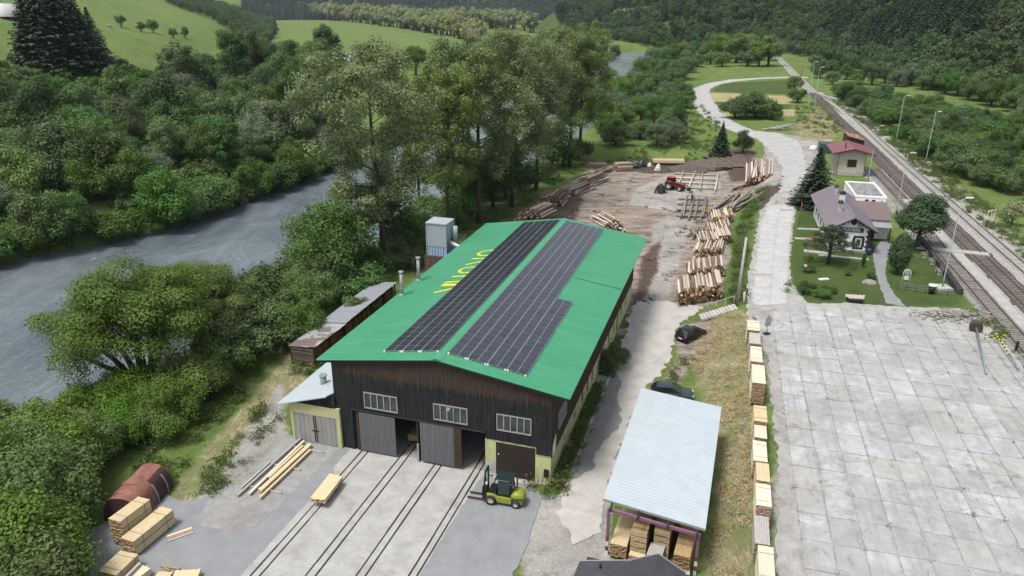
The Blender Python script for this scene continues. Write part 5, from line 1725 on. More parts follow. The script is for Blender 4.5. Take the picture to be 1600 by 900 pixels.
# ================================================================== log piles
M_BARKB = pm('brown_bark', (0.16, 0.11, 0.075), 0.4, 5, 0.95, 0.3, 0, 0.3, (1, 0.25, 1), (0.27, 0.20, 0.145))
M_BARKP = pm('peeled_pale_log', (0.52, 0.43, 0.33), 0.25, 4, 0.9, 0.2, 0, 0.22, (1, 0.25, 1), (0.66, 0.58, 0.48))
M_BARKG = pm('grey_old_log', (0.23, 0.20, 0.165), 0.35, 4, 0.95, 0.25, 0, 0.25, (1, 0.25, 1), (0.36, 0.33, 0.28))
M_LOGEND = pm('log_end', (0.38, 0.23, 0.13), 0.35, 5, 0.9, 0.1, 0, 0.3, (1, 1, 1), (0.50, 0.32, 0.17))
M_LOGENDY = pm('fresh_log_end', (0.50, 0.31, 0.14), 0.3, 5, 0.9, 0.1, 0, 0.25, (1, 1, 1), (0.62, 0.44, 0.24))


def log_mesh(mat, endmat, seed):
    r = random.Random(seed)
    mb = MB()
    pts, rad = [], []
    bx, bz = r.uniform(-.06, .06), r.uniform(-.06, .06)
    for i in range(5):
        f = i / 4
        pts.append((bx * math.sin(PI * f), f, bz * math.sin(PI * f))); rad.append(0.5 * (1.0 - 0.22 * f) * r.uniform(0.95, 1.04))
    mb.tube(pts, rad, 9, 0, True, True, 1)
    return mb.mesh('log', [mat, endmat])


LOGS = {}
for kx_, (mt, en) in {'b': (M_BARKB, M_LOGEND), 'p': (M_BARKP, M_LOGEND), 'g': (M_BARKG, M_LOGEND), 'y': (M_BARKB, M_LOGENDY)}.items():
    LOGS[kx_] = [log_mesh(mt, en, 7 * i + ord(kx_)) for i in range(4)]


def log_pile(label, A, Bp, L, rows, dia, yaw, tones, z=0.0, group='round log piles around the yard', messy=0.03, seed=1, taper=True):
    r = random.Random(seed)
    a, b = at(A[0], A[1], z), at(Bp[0], Bp[1], z)
    yr = math.radians(yaw)
    e = Vector((math.sin(yr), math.cos(yr), 0)); s = Vector((math.cos(yr), -math.sin(yr), 0))
    wd = abs((b - a).dot(s))
    t = thing('log_pile', label, 'log pile', (a.x, a.y, z - 0.04), -yr, group)
    skew = (b - a).dot(e) / max(wd, 0.1)
    n0 = max(2, int(wd / (dia * 0.98)))
    for k_ in range(rows):
        n = n0 - k_ if taper else n0 - (k_ % 2)
        if n < 1: break
        for i in range(n):
            if k_ == rows - 1 and r.random() < 0.25: continue
            dd = dia * r.uniform(0.78, 1.12)
            x = (i + 0.5 + (0.5 * k_ if taper else 0.5 * (k_ % 2))) * dia * 0.98 + r.gauss(0, 0.03)
            ll = L * r.uniform(0.9, 1.08)
            y = x * skew + r.uniform(-0.3, 0.3)
            zc = dia * 0.5 + k_ * dia * 0.86 + r.uniform(-0.02, 0.03)
            tone = r.choice(tones)
            if r.random() < 0.7:      # thick end in front or behind
                inst('log', r.choice(LOGS[tone]), t, (x, y, zc), rot=(r.gauss(0, messy * 0.3), r.uniform(0, 6.28), r.gauss(0, messy)), sc=(dd, ll, dd))
            else:
                inst('log', r.choice(LOGS[tone]), t, (x + r.gauss(0, messy) * ll, y + ll, zc), rot=(r.gauss(0, messy * 0.3), r.uniform(0, 6.28), PI + r.gauss(0, messy)), sc=(dd, ll, dd))
    return t


piles = [
    ('largest near log pile with round brown ends beside the yard lane', (1057, 479), (1133, 466), 4.9, 6, 0.45, 10, 'ppb', 0.012),
    ('wide mixed log pile right behind the largest near pile', (1071, 440), (1137, 431), 4.7, 5, 0.38, 12, 'bppb', 0.015),
    ('short pale log pile below the tall stack on the yard edge', (1083, 403), (1129, 397), 4.2, 4, 0.37, 20, 'pppy', 0.015),
    ('tan log pile with golden ends in the middle of the right edge', (1092, 388), (1145, 379), 4.5, 5, 0.34, 8, 'bppp', 0.015),
    ('weathered log pile between tan pile and the tangled grey heap', (1104, 368), (1143, 362), 4.2, 4, 0.34, 10, 'bpp', 0.02),
    ('mixed grey log pile beside the green slope, behind the tan pile', (1108, 354), (1146, 347), 4.5, 5, 0.34, 10, 'bpp', 0.025),
    ('tangled dark grey log heap at the middle right of the yard', (1079, 374), (1107, 371), 4.6, 4, 0.30, 24, 'gbg', 0.18),
    ('long grey weathered trunks fanned out by the second log rack', (1098, 338), (1158, 329), 13.0, 3, 0.46, 33, 'ggbg', 0.06),
    ('big far pile of long pale trunks by the gravel lane', (1163, 291), (1214, 283), 16.5, 4, 0.52, 18, 'bpgp', 0.025),
    ('few grey trunks lying left of the big far trunk pile', (1138, 301), (1162, 291), 8.0, 3, 0.36, 32, 'ggb', 0.16),
    ('pile with golden log ends just behind the green roof', (800, 347), (850, 341), 5.8, 5, 0.46, 27, 'yppp', 0.05),
    ('round topped pile of thin logs on the river side', (836, 321), (882, 322), 5.2, 7, 0.32, 18, 'yybp', 0.06),
    ('flat grey brown log pile beyond the round topped pile', (872, 305), (906, 305), 6.2, 5, 0.36, 34, 'gbg', 0.05),
    ('log pile with one pale trunk on the far river side', (898, 291), (932, 291), 6.6, 6, 0.36, 36, 'bbgp', 0.07),
    ('small log pile at the far left corner of the yard', (920, 276), (946, 273), 5.8, 5, 0.36, 38, 'bgb', 0.06),
    ('log pile standing alone behind the hall with dark ends', (940, 354), (988, 367), 5.4, 6, 0.40, -20, 'ppb', 0.05)]
for i, (lab, A, Bq, L, rows, dia, yw, tones, ms) in enumerate(piles):
    log_pile(lab, A, Bq, L, rows, dia, yw, tones, 0.0, messy=ms, seed=300 + i, taper=i not in (0, 1, 2, 3, 4, 5, 8))


def cross_stack(label, px0, px1, depth, rows, dia, tones, seed):
    a, b = at(px0[0], px0[1], 0), at(px1[0], px1[1], 0)
    d = b - a
    t = thing('log_stack', label, 'log stack', (a.x, a.y, -0.04), math.atan2(d.y, d.x) - PI / 2, 'logs stacked crosswise at the far edge')
    r = random.Random(seed)
    for k_ in range(rows):
        for i in range(int(depth / dia) - k_ // 2):
            dd = dia * r.uniform(0.8, 1.1)
            inst('log', r.choice(LOGS[r.choice(tones)]), t, (-(i + 0.5 + 0.25 * k_) * dia, r.uniform(0, 0.4), dia * 0.5 + k_ * dia * 0.88), rot=(0, r.uniform(0, 6), r.gauss(0, 0.02)), sc=(dd, d.length * r.uniform(0.9, 1), dd))


cross_stack('low brown crosswise log stack at the far edge, leftmost', (922, 264), (948, 264), 3.0, 4, 0.30, 'bbg', 1)
cross_stack('flat pale crosswise log stack between the two brown ones', (948, 266), (962, 265.5), 2.0, 2, 0.28, 'gp', 2)
cross_stack('tall tan crosswise log stack near the black debris', (964, 268.5), (989, 267.5), 3.0, 6, 0.32, 'bpb', 3)
t = thing('board_pile', 'thin pale board pile on the grass beyond the yard', 'lumber', at(1021, 254, 0.6), math.radians(-3))
for i in range(5):
    mb = MB(); mb.lim(0, 7.0, i * 0.45, i * 0.45 + 0.3, 0.0, 0.55 + 0.05 * (i % 2)); mb.build('board', M_FRESH, t)
# two log racks
def log_rack(label, A, Bp, Cp, nx, ny, tone, posts, z=0.0):
    a, b, c = at(*A), at(*Bp), at(*Cp)
    ex, ey = b - a, c - a
    t = thing('log_rack', label, 'log rack', (a.x, a.y, 0), 0)
    for j in range(ny):
        p = ey * (j / max(1, ny - 1))
        q = p + ex
        mb = MB(); mb.tube([p + Vector((0, 0, 0.2)), (p + q) / 2 + Vector((0, 0, 0.22)), q + Vector((0, 0, 0.2))], [0.2, 0.18, 0.16], 8); mb.build('runner_log', M_BARKP if tone == 'p' else M_BARKG, t)
    for i in range(nx):
        f = (i + 0.6) / nx
        f += rnd.uniform(-0.05, 0.05); p = ex * f - ey * rnd.uniform(0, 0.2); q = ex * (f + rnd.uniform(-0.03, 0.12)) + ey * rnd.uniform(0.9, 1.15)
        mb = MB(); mb.tube([p - ey * 0.05 + Vector((0, 0, 0.52)), q + Vector((0.4, 0, 0.55))], [0.15, 0.13], 8); mb.build('cross_log', M_BARKP if tone == 'p' else M_BARKG, t)
    return t


log_rack('far rack of pale rails behind the red tractor', (1050, 293, 0), (1122, 297, 0), (1052, 272, 0), 4, 4, 'p', 3)
log_rack('near rack of grey rails covered with loose trunks', (1056, 338, 0), (1104, 340, 0), (1060, 312, 0), 6, 4, 'g', 3)

# ================================================================== red tractor with a log grab
M_RED = pm('red_tractor_paint', (0.34, 0.018, 0.022), 0.15, 4, 0.4, 0.02, 0, 0.02)
ra, fa = at(1047, 295.5, 0), at(1066, 298.5, 0)
d = fa - ra
tr = thing('tractor', 'small red tractor with black front loader on the log yard', 'tractor', (ra.x, ra.y, -0.03), math.atan2(d.y, d.x))
for sy_ in (0.8, -0.8):
    wheel(tr, 0, sy_, 0.82, 0.42, 0.55); wheel(tr, 2.3, sy_ * 0.9, 0.55, 0.34, 0.55)
mb = MB(); mb.lim(-0.5, 2.7, -0.3, 0.3, 0.55, 0.95); mb.build('chassis', M_BLACK, tr)
mb = MB(); mb.extr([(0.8, 0.95), (0.8, 1.55), (2.5, 1.40), (2.85, 1.2), (2.85, 0.75), (0.8, 0.75)], -0.42, 0.42); mb.build('hood', M_RED, tr, bevel=0.05)
for sy_ in (0.8, -0.8):
    mb = MB(); mb.tube([(0.95 * math.cos(a), sy_ , 0.82 + 0.95 * math.sin(a)) for a in np.linspace(0.2, 2.9, 8)], 0.10, 6)
    mb.lim(-0.75, 0.75, sy_ - 0.26, sy_ + 0.26, 1.62, 1.72); mb.build('mudguard', M_RED, tr)
mb = MB(); mb.add([(-0.65, -0.68, 1.2), (0.9, -0.6, 1.2), (0.9, 0.6, 1.2), (-0.65, 0.68, 1.2), (-0.5, -0.58, 2.35), (0.6, -0.54, 2.35), (0.6, 0.54, 2.35), (-0.5, 0.58, 2.35)],
                   [(0, 1, 5, 4), (1, 2, 6, 5), (2, 3, 7, 6), (3, 0, 4, 7), (4, 5, 6, 7)]); mb.build('cab_glass', M_DKGLASS, tr)
mb = MB()
for (x0, x1) in ((-0.66, -0.51), (0.91, 0.61)):
    for sy_ in (-1, 1): mb.beam((x0, sy_ * 0.66, 1.2), (x1, sy_ * 0.57, 2.35), 0.08, 0.08)
mb.build('cab_frame', M_BLACK, tr)
mb = MB(); mb.lim(-0.65, 0.75, -0.68, 0.68, 2.35, 2.50); mb.build('cab_roof', M_RED, tr, bevel=0.05)
for sy_ in (0.5, -0.5):
    mb = MB(); mb.beam((1.1, sy_, 1.5), (3.2, sy_, 1.15), 0.10, 0.2); mb.beam((3.2, sy_, 1.15), (3.9, sy_, 0.5), 0.10, 0.18); mb.build('loader_arm', M_BLACK, tr)
mb = MB()
for y_ in (-0.5, -0.17, 0.17, 0.5):
    mb.beam((3.9, y_, 0.5), (4.7, y_, 0.08), 0.07, 0.07); mb.beam((3.9, y_, 0.75), (4.7, y_, 0.85), 0.07, 0.07)
mb.lim(3.85, 3.95, -0.6, 0.6, 0.35, 0.85); mb.build('log_grab', M_BLACK, tr)
mb = MB(); mb.tube([(1.9, 0.3, 1.4), (1.9, 0.3, 2.1)], 0.05, 8); mb.build('exhaust', M_BLACK, tr)
# dark heaps and sacks on the yard
def rock(name, label, cat, p, r, h, mat, seed, group=None):
    rr = random.Random(seed)
    t = thing(name, label, cat, p, 0, group)
    mb = MB(); n = 12
    vs = [(0, 0, h)]
    for k_, (f, z) in enumerate(((0.45, 0.8), (0.8, 0.4), (1.0, 0.0))):
        for i in range(n):
            a = 2 * PI * i / n; q = r * f * rr.uniform(0.75, 1.2)
            vs.append((q * math.cos(a), q * math.sin(a), h * z * rr.uniform(0.8, 1.15) - (0.1 if z == 0 else 0)))
    fs = [(0, 1 + i, 1 + (i + 1) % n) for i in range(n)]
    for k_ in range(2):
        for i in range(n): fs.append((1 + k_ * n + i, 1 + (k_ + 1) * n + i, 1 + (k_ + 1) * n + (i + 1) % n, 1 + k_ * n + (i + 1) % n))
    mb.add(vs, fs, 0, False)
    mb.build('heap', mat, t)
    return t


M_DIRTHEAP = pm('bark_heap', (0.085, 0.058, 0.046), 0.5, 2.0, 0.95, 0.5, 0, 0.1, (1, 1, 1), (0.18, 0.13, 0.105))
rock('dark_heap', 'pointed black heap on the yard left of the tractor', 'heap', at(1032, 301, -0.03), 1.2, 1.9, M_BLACK, 3)
rock('white_sack', 'bright white sack on the dark far edge of the yard', 'sack', at(1028, 266, -0.03), 0.75, 1.5, M_WHITE, 5)
for i, (px, py) in enumerate([(994, 262), (1003, 260)]):
    rock('black_bag', ['black refuse bags beside the tall tan log stack', 'black refuse bags left of the bright white sack'][i], 'refuse bags', at(px, py, 0), 1.2, 1.5, M_BLACK, 8 + i, 'black bags at the far edge')
rock('white_sack', 'small white sack behind the bright white one', 'sack', at(1015, 259, 0), 0.5, 0.8, M_WHITE, 15)
for i, (px, py, r, h) in enumerate([(1075, 263, 4.5, 0.6), (1108, 258, 5.5, 1.1), (1134, 252, 6.0, 1.5), (1160, 247, 4.5, 1.4)]):
    rock('bark_heap', ['long low dark bark heap left of the others', 'broad bark heap in the middle of the far edge', 'highest brown bark heap below the spruce', 'greyish bark heap below the round bush'][i],
         'bark heap', at(px, py, 0.3), r, h, M_DIRTHEAP, 20 + i, 'bark heaps along the far edge')

# ================================================================== worker on the yard
def person(label, pos, h, coat, trousers, yaw=0.0):
    t = thing('person', label, 'person', pos, yaw)
    s = h / 1.75
    P = {'hip': (0, 0, 0.95), 'waist': (0, 0, 1.12), 'chest': (0, 0.01, 1.34), 'neck': (0, 0.0, 1.50), 'head': (0, -0.02, 1.63), 'top': (0, -0.01, 1.74)}
    v = [P['hip'], P['waist'], P['chest'], P['neck'], P['head'], P['top']]
    r = [0.15, 0.14, 0.17, 0.06, 0.10, 0.07]
    e = [(0, 1), (1, 2), (2, 3), (3, 4), (4, 5)]
    for sx_ in (-1, 1):
        b = len(v)
        v += [(sx_ * 0.19, 0.01, 1.42), (sx_ * 0.25, 0.0, 1.14), (sx_ * 0.24, -0.08, 0.90), (sx_ * 0.24, -0.10, 0.80)]
        r += [0.075, 0.055, 0.042, 0.045]
        e += [(2, b), (b, b + 1), (b + 1, b + 2), (b + 2, b + 3)]
        b = len(v)
        v += [(sx_ * 0.10, 0, 0.88), (sx_ * 0.11, -0.02, 0.50), (sx_ * 0.11, 0.02, 0.10), (sx_ * 0.12, -0.12, 0.05)]
        r += [0.095, 0.068, 0.05, 0.05]
        e += [(0, b), (b, b + 1), (b + 1, b + 2), (b + 2, b + 3)]
    me = bpy.data.meshes.new('body')
    me.from_pydata([tuple(q * s for q in p) for p in v], e, [])
    o = link(bpy.data.objects.new('body', me), t)
    sk = o.modifiers.new('skin', 'SKIN')
    sk.use_smooth_shade = True
    for i, q in enumerate(me.skin_vertices[0].data): q.radius = (r[i] * s, r[i] * s); q.use_root = (i == 0)
    sub = o.modifiers.new('sub', 'SUBSURF'); sub.levels = 2; sub.render_levels = 2
    kt = NT('worker_clothes')
    sep = kt.n('SeparateXYZ'); kt.l(kt.tc.outputs['Object'], sep.inputs[0])
    c_ = kt.ramp(kt.math('DIVIDE', sep.outputs['Z'], 1.75 * s), [(0.0, (0.02, 0.02, 0.02)), (0.06, trousers), (0.55, coat), (0.855, (0.45, 0.28, 0.20))])
    for n_ in kt.t.nodes:
        if n_.type == 'VALTORGB': n_.color_ramp.interpolation = 'CONSTANT'
    kt.l(c_, kt.b.inputs['Base Color']); kt.b.inputs['Roughness'].default_value = 0.9
    me.materials.append(kt.m)
    mb = MB(); mb.tube([(0, -0.01 * s, 1.66 * s), (0, -0.01 * s, 1.73 * s), (0, -0.01 * s, 1.78 * s)], [0.115 * s, 0.105 * s, 0.04 * s], 10); mb.build('cap', M_BLACK, t)


person('worker in dark clothes standing before the near log rack', at(1080.6, 317, -0.04), 1.75, (0.035, 0.045, 0.05), (0.02, 0.024, 0.03), 0.6)

# ================================================================== railway
M_RAIL = pm('worn_rail_steel', (0.10, 0.075, 0.06), 0.3, 6, 0.45, 0.05, 0.4, 0.1)
M_RAILTOP = pm('polished_rail_head', (0.30, 0.29, 0.28), 0.2, 6, 0.35, 0.0, 0.6, 0.1)
M_SLEEP = pm('grey_timber_sleeper', (0.17, 0.145, 0.13), 0.35, 4, 0.9, 0.2, 0, 0.25)
M_SLEEPC = pm('pale_concrete_sleeper', (0.36, 0.345, 0.32), 0.2, 4, 0.9, 0.2, 0, 0.15)


def spline(pts, step=2.0):
    P = [Vector((p[0], p[1])) for p in pts]
    P = [P[0] * 2 - P[1]] + P + [P[-1] * 2 - P[-2]]
    out = []
    for i in range(1, len(P) - 2):
        a, b, c, d = P[i - 1], P[i], P[i + 1], P[i + 2]
        n = max(2, int((c - b).length / step))
        for k_ in range(n):
            t = k_ / n
            out.append(0.5 * ((2 * b) + (c - a) * t + (2 * a - 5 * b + 4 * c - d) * t * t + (3 * b - a - 3 * c + d) * t ** 3))
    out.append(P[-2])
    return out


def offset(line, d):
    out = []
    for i, p in enumerate(line):
        t = (line[min(i + 1, len(line) - 1)] - line[max(i - 1, 0)]).normalized()
        out.append(p + Vector((t.y, -t.x)) * d)
    return out


def strip(name, line, d0, d1, z, mat, kind='structure', jit=0.0, parent=None, seed=1, drop=0.15):
    r = random.Random(seed)
    L, R_ = offset(line, d0), offset(line, d1)
    vs, fs = [], []
    for a, b in zip(L, R_):
        t = (b - a).normalized()
        a2 = a - t * r.gauss(0, jit) if jit else a
        b2 = b + t * r.gauss(0, jit) if jit else b
        vs += [(a2.x, a2.y, z), (b2.x, b2.y, z), (a2.x - t.x * drop, a2.y - t.y * drop, z - drop), (b2.x + t.x * drop, b2.y + t.y * drop, z - drop)]
    for i in range(len(L) - 1):
        o_ = 4 * i
        fs += [(o_, o_ + 1, o_ + 5, o_ + 4), (o_ + 2, o_, o_ + 4, o_ + 6), (o_ + 1, o_ + 3, o_ + 7, o_ + 5)]
    mb = MB(); mb.add(vs, fs)
    o = mb.build(name, mat, parent)
    if kind: o['kind'] = kind
    return o


def track(label, pts, bed, sleeper, zb=TER, bedw=1.75, near=160.0, seed=1, sp=0.62):
    line = spline(pts, 1.6)
    root = thing('railway_track', label, 'railway track', (0, 0, 0), 0, 'tracks of the small station')
    strip('ballast_bed', line, -bedw, bedw, zb + 0.06, bed, None, 0.10, root, seed, 0.25)
    for s in (-0.7525, 0.7525):
        l_ = offset(line, s)
        mb = MB()
        vs, fs = [], []
        for i, p in enumerate(l_):
            t = (l_[min(i + 1, len(l_) - 1)] - l_[max(i - 1, 0)]).normalized()
            n_ = Vector((t.y, -t.x))
            for (q, z) in ((-0.075, 0.10), (-0.02, 0.13), (-0.036, 0.26), (0.036, 0.26), (0.02, 0.13), (0.075, 0.10)):
                w = p + n_ * q; vs.append((w.x, w.y, zb + z))
        for i in range(len(l_) - 1):
            for k_ in range(5): fs.append((6 * i + k_, 6 * i + k_ + 1, 6 * i + k_ + 7, 6 * i + k_ + 6))
        mb.add(vs, fs)
        for i in range(len(mb.m)): mb.m[i] = 1 if i % 5 == 2 else 0
        mb.build('rail', [M_RAIL, M_RAILTOP], root)
    # sleepers
    r = random.Random(seed)
    mb0 = MB(); mb0.lim(-1.25, 1.25, -0.12, 0.12, 0.0, 0.115); me = mb0.mesh('sleeper', sleeper)
    far = MB(); acc = 0; cnt = 0
    for i in range(len(line) - 1):
        a, b = line[i], line[i + 1]
        L = (b - a).length
        while acc < L:
            p = a + (b - a) * (acc / L)
            ang = math.atan2((b - a).y, (b - a).x) - PI / 2 + r.gauss(0, 0.012)
            if p.length > 30 and p.length < 330:
                if cnt < 150 and in_view((p.x, p.y, zb), 20):
                    inst('sleeper', me, root, (p.x, p.y, zb + r.uniform(-0.01, 0.015)), ang); cnt += 1
                elif p.length < 330:
                    far.box((p.x, p.y, zb + 0.057), (2.5, 0.24, 0.115), ang)
            acc += sp
        acc -= L
    if far.f: far.build('far_sleepers', sleeper, root, kind='stuff')
    return line


def pw(l): return [tuple(at(x, y, TER)[:2]) for x, y in l]


lineA = track('main line track on pale ballast, the rightmost of three', [(50, 24), (59.3, 60)] + [(67.8, 92.6), (76.75, 126.4), (91.7, 182.7)] + pw([(1341, 189), (1317, 169), (1300.5, 157.5), (1286, 151.5), (1272, 147), (1262, 137), (1250, 125), (1238, 113), (1226, 100), (1213, 88), (1200, 81), (1180, 76.5)]),
              M_PALEBALLAST, M_SLEEPC, seed=2, bedw=1.9)
lineB = track('middle station track on dark brown oily ballast', [(45.5, 24), (54.3, 58)] + [(62.9, 89.9), (65.05, 98.2), (78.1, 147.5)] + pw([(1352, 224), (1320, 197), (1306, 183), (1290, 165.5), (1281, 156), (1270, 146)]), M_BROWNBED, M_SLEEP, seed=3)
lineC = track('siding with weathered sleepers beside the slab apron', [(40.6, 24.8), (47.0, 48.5), (53.1, 70.83), (58.38, 90.13), (60.61, 98.69)] + pw([(1415, 318), (1365, 264)]), M_BALLAST, M_SLEEP, seed=4)
strip('ballast_shoulder', [p for p in lineA if p.length < 330], 2.3, 3.7, TER + 0.02, M_PALEBALLAST, 'structure', 0.25, None, 5)
lb_ = [p for p in lineB if 40 < p.length < 150]
pf = thing('platform_edge', 'long pale concrete platform strip between siding and middle track', 'platform', (0, 0, 0))
acc = 0.0
off = offset(lb_, -2.35)
strip('platform_surface', lb_, -3.3, -1.95, TER + 0.16, M_CONC, None, 0.04, pf, 7, 0.2)
mb = MB()
o2 = offset(lb_, -1.9)
for i in range(len(o2) - 1):
    a, b = o2[i], o2[i + 1]
    if rnd.random() < 0.85: mb.beam((a.x, a.y, TER + 0.13), (a.x + (b.x - a.x) * 0.93, a.y + (b.y - a.y) * 0.93, TER + 0.13), 0.22, 0.22)
mb.build('edge_stones', M_CONC, pf, kind='stuff')
lb3 = [p for p in lineA if 90 < p.length < 170]
strip('cinder_path', lb3, -4.4, -1.9, TER + 0.02, M_PALEBALLAST, 'structure', 0.3, None, 8)
# foot crossing over siding and middle track
c0, c1, c2 = at(1430, 388, TER), at(1490, 394, TER), at(1545, 400, TER)
fc = thing('foot_crossing', 'pale concrete foot crossing over the siding and the middle track', 'crossing', (0, 0, 0))
for (a, b) in ((c0, c1), (c1, c2)):
    n = int((b - a).length / 1.0)
    for i in range(n):
        mb = MB(); mb.beam(a + (b - a) * (i / n) + Vector((0, 0, 0.20)), a + (b - a) * ((i + 0.97) / n) + Vector((0, 0, 0.20)), 1.5, 0.16); mb.build('crossing_plate', M_CONC, fc)

# ================================================================== station house
M_WALLW = pm('white_station_plaster', (1.05, 1.05, 1.02), 0.06, 1.5, 0.9, 0.05, 0, 0.02, (1, 1, 1), None, (0.45, 0.44, 0.41), 0.6, 0.4)
M_SROOF = pm('mauve_grey_sheet_roof', (0.20, 0.17, 0.195), 0.10, 1.2, 0.55, 0.03, 0, 0.02, (1, 1, 1), None, (0.25, 0.22, 0.24), 0.5, 0.5)
M_WROOF = pm('brown_corrugated_roof', (0.15, 0.105, 0.108), 0.15, 1.5, 0.6, 0.03, 0, 0.02, (1, 1, 1), None, (0.16, 0.12, 0.12), 0.5, 0.4)
M_QUOIN = pm('dark_quoin_paint', (0.035, 0.030, 0.034), 0.2, 4, 0.8, 0.03)
M_BLUES = pm('navy_sign_paint', (0.012, 0.028, 0.12), 0.1, 4, 0.4, 0, 0, 0)
SYW = math.radians(14.5)
eL = at(1292.5, 358.5, 4.8)
st = thing('station_house', 'white plastered station house with mauve grey gable roof and blue name sign', 'station', (eL.x, eL.y, TER), -SYW)
EZ, RZ = 3.3, 5.25
WX0, WX1, WY0, WY1 = 0.85, 5.85, 0.95, 20.3
W = 6.75; LN = 21.0
XM = W / 2
mb = MB()
mb.lim(WX0, WX1, WY0, WY1, -0.1, EZ - 0.0)
gz = lambda x: EZ + (RZ - EZ) * (1 - abs(x - XM) / XM)
for yy in (WY0, WY1):
    mb.add([(WX0, yy, EZ - 0.01), (WX1, yy, EZ - 0.01), (WX1, yy, gz(WX1) - 0.1), (XM, yy, RZ - 0.1), (WX0, yy, gz(WX0) - 0.1)], [(0, 1, 2, 3, 4)])
mb.build('wall', M_WALLW, st)
for s in (0, 1):
    mb = MB()
    x0, x1 = (0, XM) if s == 0 else (XM, W)
    z0, z1 = (EZ, RZ) if s == 0 else (RZ, EZ)
    mb.slab8([(x0, 0, z0), (x1, 0, z1), (x1, LN, z1), (x0, LN, z0)], 0.10)
    n = 34
    for i in range(n + 1):
        y = 0.02 + i * (LN - 0.06) / n
        mb.beam((x0, y, z0 + 0.012), (x1, y, z1 + 0.012), 0.035, 0.03)
    mb.build('roof', M_SROOF, st)
mb = MB(); mb.tube([(XM, 0, RZ + 0.02), (XM, LN, RZ + 0.02)], 0.09, 8); mb.build('ridge_cap', M_SROOF, st)
# stepped dark wooden brackets under the gable
for s in (-1, 1):
    for i in range(6):
        f = (i + 0.6) / 6.2
        x = XM + s * f * XM * 0.95
        mb = MB(); mb.lim(x - 0.22, x + 0.22, 0.28, WY0 - 0.002, gz(x) - 0.42, gz(x) - 0.13); mb.build('gable_bracket', M_QUOIN, st)
    mb = MB(); mb.beam((XM, 0.03, RZ - 0.14), (XM + s * XM, 0.03, EZ - 0.12), 0.05, 0.2); mb.build('barge_board', M_QUOIN, st)
# dark corner stones
for i in range(9):
    w_ = 0.52 if i % 2 == 0 else 0.34
    for (xa, xb) in ((WX1 - w_, WX1 + 0.03), (WX0 - 0.03, WX0 + w_)):
        mb = MB(); mb.lim(xa, xb, WY0 - 0.035, WY0 + w_, 0.05 + i * 0.36, 0.39 + i * 0.36); mb.build('corner_stone', M_QUOIN, st)
# gable roundel and window with painted surround
mb = MB(); mb.tube([(XM + 0.1, WY0 - 0.04, 4.35), (XM + 0.1, WY0 - 0.003, 4.35)], 0.42, 16); mb.build('roundel', M_QUOIN, st)
mb = MB(); mb.tube([(XM + 0.85, WY0 - 0.45, 3.95), (XM + 0.85, WY0 - 0.2, 3.95)], 0.24, 14); mb.lim(XM + 0.80, XM + 0.90, WY0 - 0.2, WY0, 3.9, 4.0); mb.build('station_clock', M_FRAME, st)
mb = MB()
wx, wz = 4.45, 1.45
for (a0, a1, z0, z1) in ((-0.72, 0.72, -0.98, -0.66), (-0.72, 0.72, 0.66, 0.98), (-0.80, -0.42, -0.64, 0.64), (0.42, 0.80, -0.64, 0.64)): mb.lim(wx + a0, wx + a1, WY0 - 0.03, WY0 - 0.002, wz + z0, wz + z1)
mb.build('painted_surround', M_QUOIN, st)
window(st, (wx, WY0 - 0.002, wz), 0.82, 1.28, 'v', 1, 1, 0.14, frame=M_WHITE, depth=0.05)
window(st, (2.0, WY0 - 0.002, wz), 0.82, 1.28, 'v', 1, 1, 0.14, frame=M_WHITE, depth=0.05)
# name board
sg = MB(); sg.lim(XM - 1.55, XM + 1.55, WY0 - 0.09, WY0 - 0.003, 2.88, 3.62); sgo = sg.build('name_board', M_BLUES, st)
sg = MB()
for (a0, a1, z0, z1) in ((-1.55, 1.55, 2.88, 2.93), (-1.55, 1.55, 3.57, 3.62), (-1.55, -1.50, 2.931, 3.569), (1.50, 1.55, 2.931, 3.569)): sg.lim(XM + a0, XM + a1, WY0 - 0.10, WY0 - 0.091, z0, z1)
sg.build('sign_border', M_WHITE, sgo)
cu = bpy.data.curves.new('sign_text', 'FONT'); cu.body = 'PODBIEL'; cu.size = 0.62; cu.extrude = 0.006; cu.align_x = 'CENTER'; cu.align_y = 'CENTER'; cu.offset = 0.012
to = link(bpy.data.objects.new('sign_lettering', cu))
bpy.context.view_layer.update()
me = bpy.data.meshes.new_from_object(to.evaluated_get(bpy.context.evaluated_depsgraph_get()))
bpy.data.objects.remove(to)
me.materials.clear(); me.materials.append(M_WHITE)
o = inst('sign_lettering', me, sgo, (XM, WY0 - 0.099, 3.25), rot=(PI / 2, 0, 0))
# left wall windows
for i in range(6):
    window(st, (WX0 - 0.06, 3.0 + i * 2.9, 1.55), 1.0, 1.5, 'u', 2, 1, 0.09, frame=M_WHITE, depth=0.05)
mb = MB(); mb.lim(WX0 - 0.05, WX1 + 0.05, WY0 - 0.05, WY0 - 0.036, -0.05, 0.30); mb.build('plinth', M_PAD, st)
